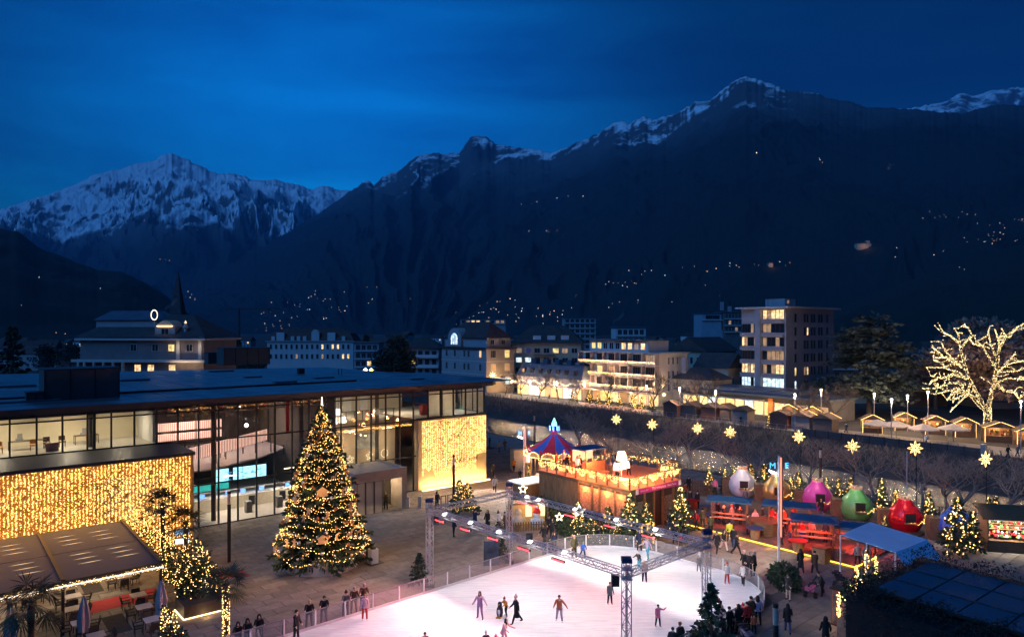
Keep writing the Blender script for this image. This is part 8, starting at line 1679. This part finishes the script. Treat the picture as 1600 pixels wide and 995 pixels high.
for i, pt in enumerate(paths):
    big = i < 3; dy = 0 if big else rr.uniform(-3.5, 3.5); q = []
    for j, (px, py) in enumerate(pt):
        Yp = LTY+dy*j/(len(pt)-1); p = P(px, py, Yp)-lt.location; q.append(p+Vector((rr.gauss(0, .1), 0, rr.gauss(0, .1))) if j else P(px, py, LTY)-lt.location)
    r0 = .42 if big else .17; rs = [max(.03, .72*r0*(1-.9*j/(len(q)-1))) for j in range(len(q))]
    (tk if big else bk).tube(q, rs, 7); wrap(q, rs, 34)
    for s_ in range(7 if big else 3):
        j = rr.randrange(1, len(q)); d = Vector((rr.gauss(0, .8), rr.gauss(0, .8), rr.uniform(-.1, 1))).normalized(); l_ = rr.uniform(.9, 2.0); e = [q[j], q[j]+d*l_*.5, q[j]+(d+Vector((0, 0, rr.uniform(-.3, .4)))).normalized()*l_]; bk.tube(e, [.035, .025, .012], 4); wrap(e, [.02, .015, .01], 22)
    for k in range(1 if i % 3 == 0 else 0):
        dyb = rr.choice((-1, 1))*rr.uniform(2, 5); e = [q[len(q)//2], q[len(q)//2]+Vector((rr.gauss(0, 1), dyb*.5, rr.uniform(.2, 1.2))), q[len(q)//2]+Vector((rr.gauss(0, 1.5), dyb, rr.uniform(.5, 2.4)))]
        if not big: bk.tube(e, [.1, .07, .04], 5); wrap(e, [.08, .06, .04], 20)
m_dbk = mat('dark_bark', (.045, .036, .03), .9, scale=6, var=.3); tk.build('trunk', m_dbk, lt); bk.build('branches', m_dbk, lt); bl.build('fairy_lights', emat('tree_bulb', (1., .74, .32), 1.5), lt, 'stuff')
plight('tree_glow', (-1, -2.5, 9), (1, .62, .3), 420, 2, lt); plight('tree_glow', (1, 4, 9), (1, .62, .3), 900, 2, lt)
# far bank street lamps, market huts, stalls
def street_lamp(px, u, pyt, label, e=620, two=False):
    p = onu(px, u); h = H-(pyt-HY)/FPX*p.y; t = T('street_lamp', label, 'street lamp', p, 0, 'street lamps across the river'); MB().tube([(0, 0, 0), (0, 0, h)], .07, 7).build('pole', m_pl['grey'], t); MB().lathe([(.02, -.12), (.26, .0), (.2, .1), (.05, .2)], 10, (0, 0, h)).build('lamp', emat('lamp_white', (1, .82, .55), 1.2), t)
    plight('lamp_light', (0, -.1, h-.35), (1, .70, .46), e, .2, t)
for a in ((1242, 119.4, 616, 'street lamp at the railing before the grey hut'), (1062, 119.4, 606, 'street lamp at the railing right of the hotel'), (1283, 124, 609, 'tall street lamp between the brown huts'), (1393, 119.4, 624, 'street lamp left of the white stall umbrellas'), (1418, 134, 618, 'street lamp right of the white stall umbrellas'), (1450, 132, 612, 'street lamp with bent head left of the giant lit tree'), (1595, 122, 627, 'street lamp at the right border'), (1118, 119.4, 611, 'street lamp at the railing before the rust huts'), (1366, 138, 615, 'street lamp under the cedar'), (1010, 124, 603, 'street lamp before the right end of the hotel'), (913, 124, 598, 'street lamp before the left end of the hotel'), (828, 124, 596, 'street lamp before the middle of the river shops'), (870, 124, 597, 'street lamp before the right part of the river shops'), (800, 124, 594, 'street lamp before the left end of the river shops')): street_lamp(*a)
def hut(px, py, col, label, wd=3.4, d=2.6, h=2.5, rz=None, lit=False):
    p = G(px, py); t = T('market_hut', label, 'market hut', p, A if rz is None else rz, 'brown market huts across the river'); MB().box(-d/2, -wd/2, 0, d/2, wd/2, h).build('wall', col, t); gable(MB(), -d/2, -wd/2, d/2, wd/2, h+.005, h+.85, 'x', .3).build('roof', mat('hut_roof', (.10, .065, .05), .8, scale=1), t)
    MB().add([(-d/2-.03, -wd/2, h), (-d/2-.03, wd/2, h), (-d/2-.03, 0, h+.72)], [(0, 2, 1)]).build('gable_board', col, t); MB().box(-d/2-.3, -.05, h+.82, d/2+.3, .05, h+.9).build('ridge', m_wood, t)
    if lit:
        l = MB(); [l.oct((d/2+.35, -wd/2-.3+(wd/2+.3)*k/14, h+.85*k/14), .06) for k in range(15)]; [l.oct((d/2+.35, wd/2+.3-(wd/2+.3)*k/14, h+.85*k/14), .06) for k in range(15)]; l.build('gable_lights', e_bulb, t, 'stuff'); plight('hut_light', (d/2+.8, 0, 2.2), (1, .6, .25), 25, .2, t)
hc_ = [mat('hut_rust', (.20, .075, .045), .8, scale=2, var=.25, stretch=(1, 1, 6)), mat('hut_grey', (.22, .18, .16), .8, scale=2, var=.25, stretch=(1, 1, 6)), mat('hut_dark', (.12, .085, .07), .8, scale=2, var=.25, stretch=(1, 1, 6))]
for px, py, k, lab, li in ((1053, 650, 0, 'rust brown hut below the right end of the hotel', 0), (1082, 652, 2, 'dark hut second from the hotel', 0), (1112, 655, 0, 'rust hut behind the thin bare tree', 0), (1134, 656, 2, 'dark hut left of the pale one', 0), (1161, 661, 1, 'pale grey hut below the chapel', 1), (1222, 668, 0, 'rust red hut with lit tree beside it', 0), (1256, 671, 1, 'grey hut between the rust red and the dark one', 1), (1290, 675, 2, 'dark grey hut left of the plank wall', 1)): hut(px, py, hc_[k], lab, lit=bool(li))
for px, py, lab in ((1238, 655, 'low hut with golden lit gable behind the rust red hut'), (1275, 659, 'low hut with white lit front behind the grey hut')): hut(px, py, m_hutw, lab, 3.2, 2.2, 2.3, A+math.pi, True)
def stall(px, py, label, wd=3.1, goods=True):
    p = G(px, py); t = T('market_stall', label, 'market stall', p, R(-14), 'lit market stalls across the river'); MB().box(-wd/2, 1.0, 0, wd/2, 1.1, 2.3).build('back_wall', m_woodl, t); gable(MB(), -wd/2, -.6, wd/2, 1.1, 2.35, 3.3, 'y', .3).build('roof', mat('hut_roof', (.10, .065, .05), .8, scale=1), t); MB().box(-wd/2, -.5, 0, wd/2, .1, .95).build('counter', m_wood, t)
    for x in (-wd/2, wd/2-.12): MB().box(x, -.5, .96, x+.12, -.38, 2.34).build('post', m_woodl, t)
    l = MB(); n = 16
    for k in range(n): f = k/n; l.oct((-wd/2-.3+(wd/2+.3)*f, -.95, 2.35+.95*f), .05); l.oct((wd/2+.3-(wd/2+.3)*f, -.95, 2.35+.95*f), .05); l.oct((-wd/2, -.6, 2.3*f), .05); l.oct((wd/2, -.6, 2.3*f), .035)
    l.build('gable_lights', e_bulb, t, 'stuff')
    for k in range(10): x = rnd.uniform(-wd/2+.3, wd/2-.3); MB().lathe([(.1, 0), (.18, .2), (.02, .4)], 6, (x, .4+.4*rnd.random(), rnd.choice((1.0, 1.5)))).build('goods', rnd.choice(gm_), t)
    MB().box(-wd/2+.2, .9, 2.15, wd/2-.2, .98, 2.25).build('strip_lamp', emat('lamp_neutral', (1, .82, .6), 1.2), t); plight('stall_light', (0, -.1, 2.2), (1, .55, .24), 45, .2, t)
for a in ((1362, 676, 'stall with orange lit gable left of the white umbrellas'), (1412, 672, 'stall with lit gable behind the white umbrellas'), (1460, 678, 'stall with bright golden frame in the middle of the row'), (1507, 682, 'stall with red lit goods and pale awning'), (1560, 690, 'stall behind the trunk of the giant lit tree', 4.2), (1605, 697, 'stall at the right border with yellow lights')): stall(*a)
def wumb(px, py, label):
    t = T('stall_umbrella', label, 'umbrella', G(px, py), 0, 'pale umbrellas before the stalls'); MB().tube([(0, 0, 0), (0, 0, 2.9)], .05, 6).build('pole', m_woodl, t); m = MB(); n = 8
    for j in range(n): a0, a1 = 2*math.pi*j/n, 2*math.pi*(j+1)/n; m.tri((2.3*math.cos(a0), 2.3*math.sin(a0), 2.15), (2.3*math.cos(a1), 2.3*math.sin(a1), 2.15), (0, 0, 2.95)); m.quad((2.3*math.cos(a0), 2.3*math.sin(a0), 2.15), (2.3*math.cos(a0), 2.3*math.sin(a0), 1.95), (2.3*math.cos(a1), 2.3*math.sin(a1), 1.95), (2.3*math.cos(a1), 2.3*math.sin(a1), 2.15))
    m.build('canopy', mat('umbrella_pale', (.5, .42, .34), .8), t)
wumb(1372, 682, 'pale umbrella left in the row of stalls'); wumb(1400, 684, 'pale umbrella second in the row of stalls'); wumb(1443, 690, 'pale low umbrella before the golden framed stall'); wumb(1490, 690, 'pale umbrella before the red lit stall')
FBT = [(790, 124, 7, 'small'), (815, 124, 7, 'second'), (842, 124, 7.4, 'third'), (872, 124, 7, 'fourth'), (902, 124, 7.2, 'fifth'), (945, 123, 9.5, 'before the hotel, left'), (985, 123, 8.5, 'before the hotel, middle'), (1020, 123, 9, 'before the hotel, right'), (1075, 128, 8, 'right of the hotel'), (1097, 124, 9, 'thin one between the huts'), (1115, 130, 8.5, 'lit brown one below the chapel'), (1262, 129, 8, 'lit brown one right of the pavilion'), (1300, 131, 8.5, 'left of the cedar')]
for k, (px, u, h, lab) in enumerate(FBT): put_bare('bare_tree', ('bare promenade tree across the river, '+lab) if k > 4 else 'bare street tree before the river shops, %s from the left' % ('first', 'second', 'third', 'fourth', 'fifth')[k], onu(px, u), h, 11+k % 4, 'bare trees across the river', .8, lev=5, flat=.4, r0=.14, trunk=.3, m=mat('far_twig', (.10, .075, .062), .9, var=.3))
for k, (px, u, h, n_, lab) in enumerate(((921, 123, 3.6, 70, 'first lit fir before the hotel shops'), (935, 122, 3.0, 60, 'second lit fir before the hotel shops'), (952, 122, 3.8, 110, 'third lit fir before the hotel shops'), (968, 122, 3.2, 110, 'fourth lit fir before the hotel shops'), (990, 122, 3.6, 110, 'fifth lit fir before the hotel shops'), (1003, 122, 3.2, 110, 'sixth lit fir before the hotel shops'), (1018, 123, 3, 70, 'last lit fir before the hotel shops'), (1203, 121, 2.6, 70, 'lit fir left of the rust red hut'), (895, 124, 3.2, 70, 'lit fir at the right end of the river shops'))): put_conifer('lit_fir', lab, onu(px, u), h, n_, k, 'lit firs across the river', .34, None, .06)
sf_ = T('street_star', 'bright star with a light tail hung across the street beside the palace', 'star lamp', P(770, 586, 192)); l = MB()
for k in range(8): a = k*math.pi/4; [l.oct((j*.22*math.sin(a), 0, j*.22*math.cos(a)), .09) for j in range(5)]
[l.oct((.8+.28*k, -.02*k, -.5-.06*k), .07) for k in range(20)]; l.build('star_lights', e_whb, sf_, 'stuff')
for px, u, lab, top in ((1157, 119.8, 'dark figure on the promenade below the pale hut', 'black'), (1447, 120, 'person in white on the promenade near the giant lit tree', 'white'), (1575, 117.5, 'dark figure on the promenade right of the giant lit tree', 'black'), (1590, 119.5, 'person in pale jacket at the right end stalls', 'grey'), (858, 123, 'dark figure before the river shops', 'black'), (1322, 124, 'person in navy left of the plank wall', 'navy')): person(onu(px, u, .013), lab, 'walk', 90, top, 'dark', 'black', 'short', 'hairblack', None, 1.72, 'people across the river')
# headlights by the round tree
for px, lab, c, e in ((571, 'dazzling white floodlight on the hall roof edge', (1, .95, .85), 2.5), (580, 'yellow lamp beside the white floodlight', (1, .6, .2), 1.5)):
    t = T('roof_floodlight', lab, 'floodlight', P(px, 578, 122)); MB().lathe([(.02, -.35), (.38, 0), (.02, .35)], 10).build('lamp', emat('roof_lamp_%d' % px, c, e), t, smooth=True); MB().tube([(0, .2, -6.5), (0, .2, 0)], .06, 5).build('pole', m_steel, t)
# ---------------------------------------------------------------- lights and castle on the mountain slopes
vl2_ = MB(); rr = random.Random(33)
def vill(mas, pts, n, sx, sy, r=1.0):
    for px, py in pts:
        for k in range(n):
            x, y = px+rr.gauss(0, sx), py+rr.gauss(0, sy); p = mas.hit(x, y); s_ = p.y/FPX*rr.choice((.3, .36, .45, .6))*r; vl2_.oct(p, s_, rr.choice((0, 0, 0, 1, 1, 2)))
vill(MC, [(510, 463), (500, 470), (525, 478), (545, 490), (470, 485), (480, 500), (440, 470), (420, 490)], 5, 14, 5); vill(MC, [(790, 475), (810, 490), (770, 485), (840, 492), (870, 490), (740, 492)], 7, 18, 7, 1.1); vill(MC, [(1010, 425), (1090, 421), (1150, 417), (1200, 414), (960, 445), (985, 440)], 5, 22, 2.5)
vill(MC, [(835, 362), (860, 361), (885, 308), (825, 318)], 3, 10, 1.5, .9); vill(MC, [(1182, 239)], 1, 0, 0, 2.6); vill(MC, [(1390, 264), (1280, 250)], 3, 7, 3); vill(MC, [(1470, 338), (1500, 336), (1540, 370), (1560, 352), (1575, 375), (1590, 345), (1530, 375), (1555, 365)], 5, 14, 3, .8); vill(MC, [(640, 470), (560, 455), (700, 480), (900, 470), (1000, 470), (1060, 460)], 3, 30, 8, .8)
vill(MH, [(60, 431), (160, 450), (30, 478), (85, 520), (100, 522), (165, 493)], 1, 3, 1, 1.4); vill(MA, [(258, 406), (264, 407), (250, 405), (377, 411), (225, 345)], 1, 1, .4, .9); vill(MC, [(290, 459), (300, 466), (270, 462), (430, 505), (445, 508), (410, 512)], 4, 8, 4, .8); vill(MF, [(1410, 400), (1465, 396), (1500, 420)], 2, 18, 4, 1.)
tag(vl2_.build('village_lights', [emat('far_light_white', (1, .86, .7), .7), emat('far_light_blue', (.7, .85, 1), .6), emat('far_light_orange', (1, .5, .2), .7)], kind='stuff'), 'sprinkled lights of villages on the dark mountain slopes', 'lights')
def slopehouse(name, label, px, py, wd, h, col, cat='castle', tower=True):
    p = MC.hit(px, py); t = T(name, label, cat, p); MB().box(-wd/2, -8, -9, wd/2, 8, h).build('wall', col, t)
    if tower: MB().box(wd*.22, -7, h, wd*.42, 6, h*1.9).build('tower', col, t)
    gable(MB(), -wd/2, -8, wd/2, 8, h+.1, h+5, 'x', 1).build('roof', m_roofd, t); plight('flood', (0, -22, 2), (1, .5, .2), 900, 2, t)
slopehouse('hill_castle', 'floodlit pale castle with a tower on the right mountain slope', 1348, 386, 40, 9, m_pl['tan']); slopehouse('hill_church', 'small orange floodlit church on the middle slope', 1203, 415, 12, 6, m_pl['tan'], 'church', False)
# smoke
sv = bpy.data.materials.new('smoke_air'); sv.use_nodes = True; t_ = sv.node_tree; t_.nodes.clear(); o_ = t_.nodes.new('ShaderNodeOutputMaterial'); pv_ = t_.nodes.new('ShaderNodeVolumePrincipled'); pv_.inputs['Color'].default_value = (.9, .93, 1, 1); pv_.inputs['Density'].default_value = .16; t_.links.new(pv_.outputs[0], o_.inputs['Volume'])
for lab, px, py, Y, s_ in (('thin smoke plume drifting from a chimney behind the casino', 256, 488, 200, 1.0), ('white steam plume rising behind the hotel roof', 957, 508, 290, 1.3)):
    p = P(px, py, Y); m = MB(); m.tube([(0, 0, -.5), (.5*s_, 0, 1.2*s_), (2.0*s_, 0, 2.0*s_), (3.4*s_, 0, 3.6*s_), (3.6*s_, 0, 5.2*s_)], [.25*s_, .4*s_, .5*s_, .6*s_, .35*s_], 8); tag(link('smoke_plume', m.mesh('smoke_plume', sv, True), None, p, kind='stuff'), lab, 'smoke')
cr2 = T('tower_crane', 'thin dark tower crane left of the white villa', 'crane', (*P(374, 0, 420).xy, 0)); MB().bar((0, 0, 0), (0, 0, 31), .8).build('tower', m_steel, cr2); MB().bar((-9, 0, 30), (26, -6, 30.4), .5).build('jib', m_steel, cr2)
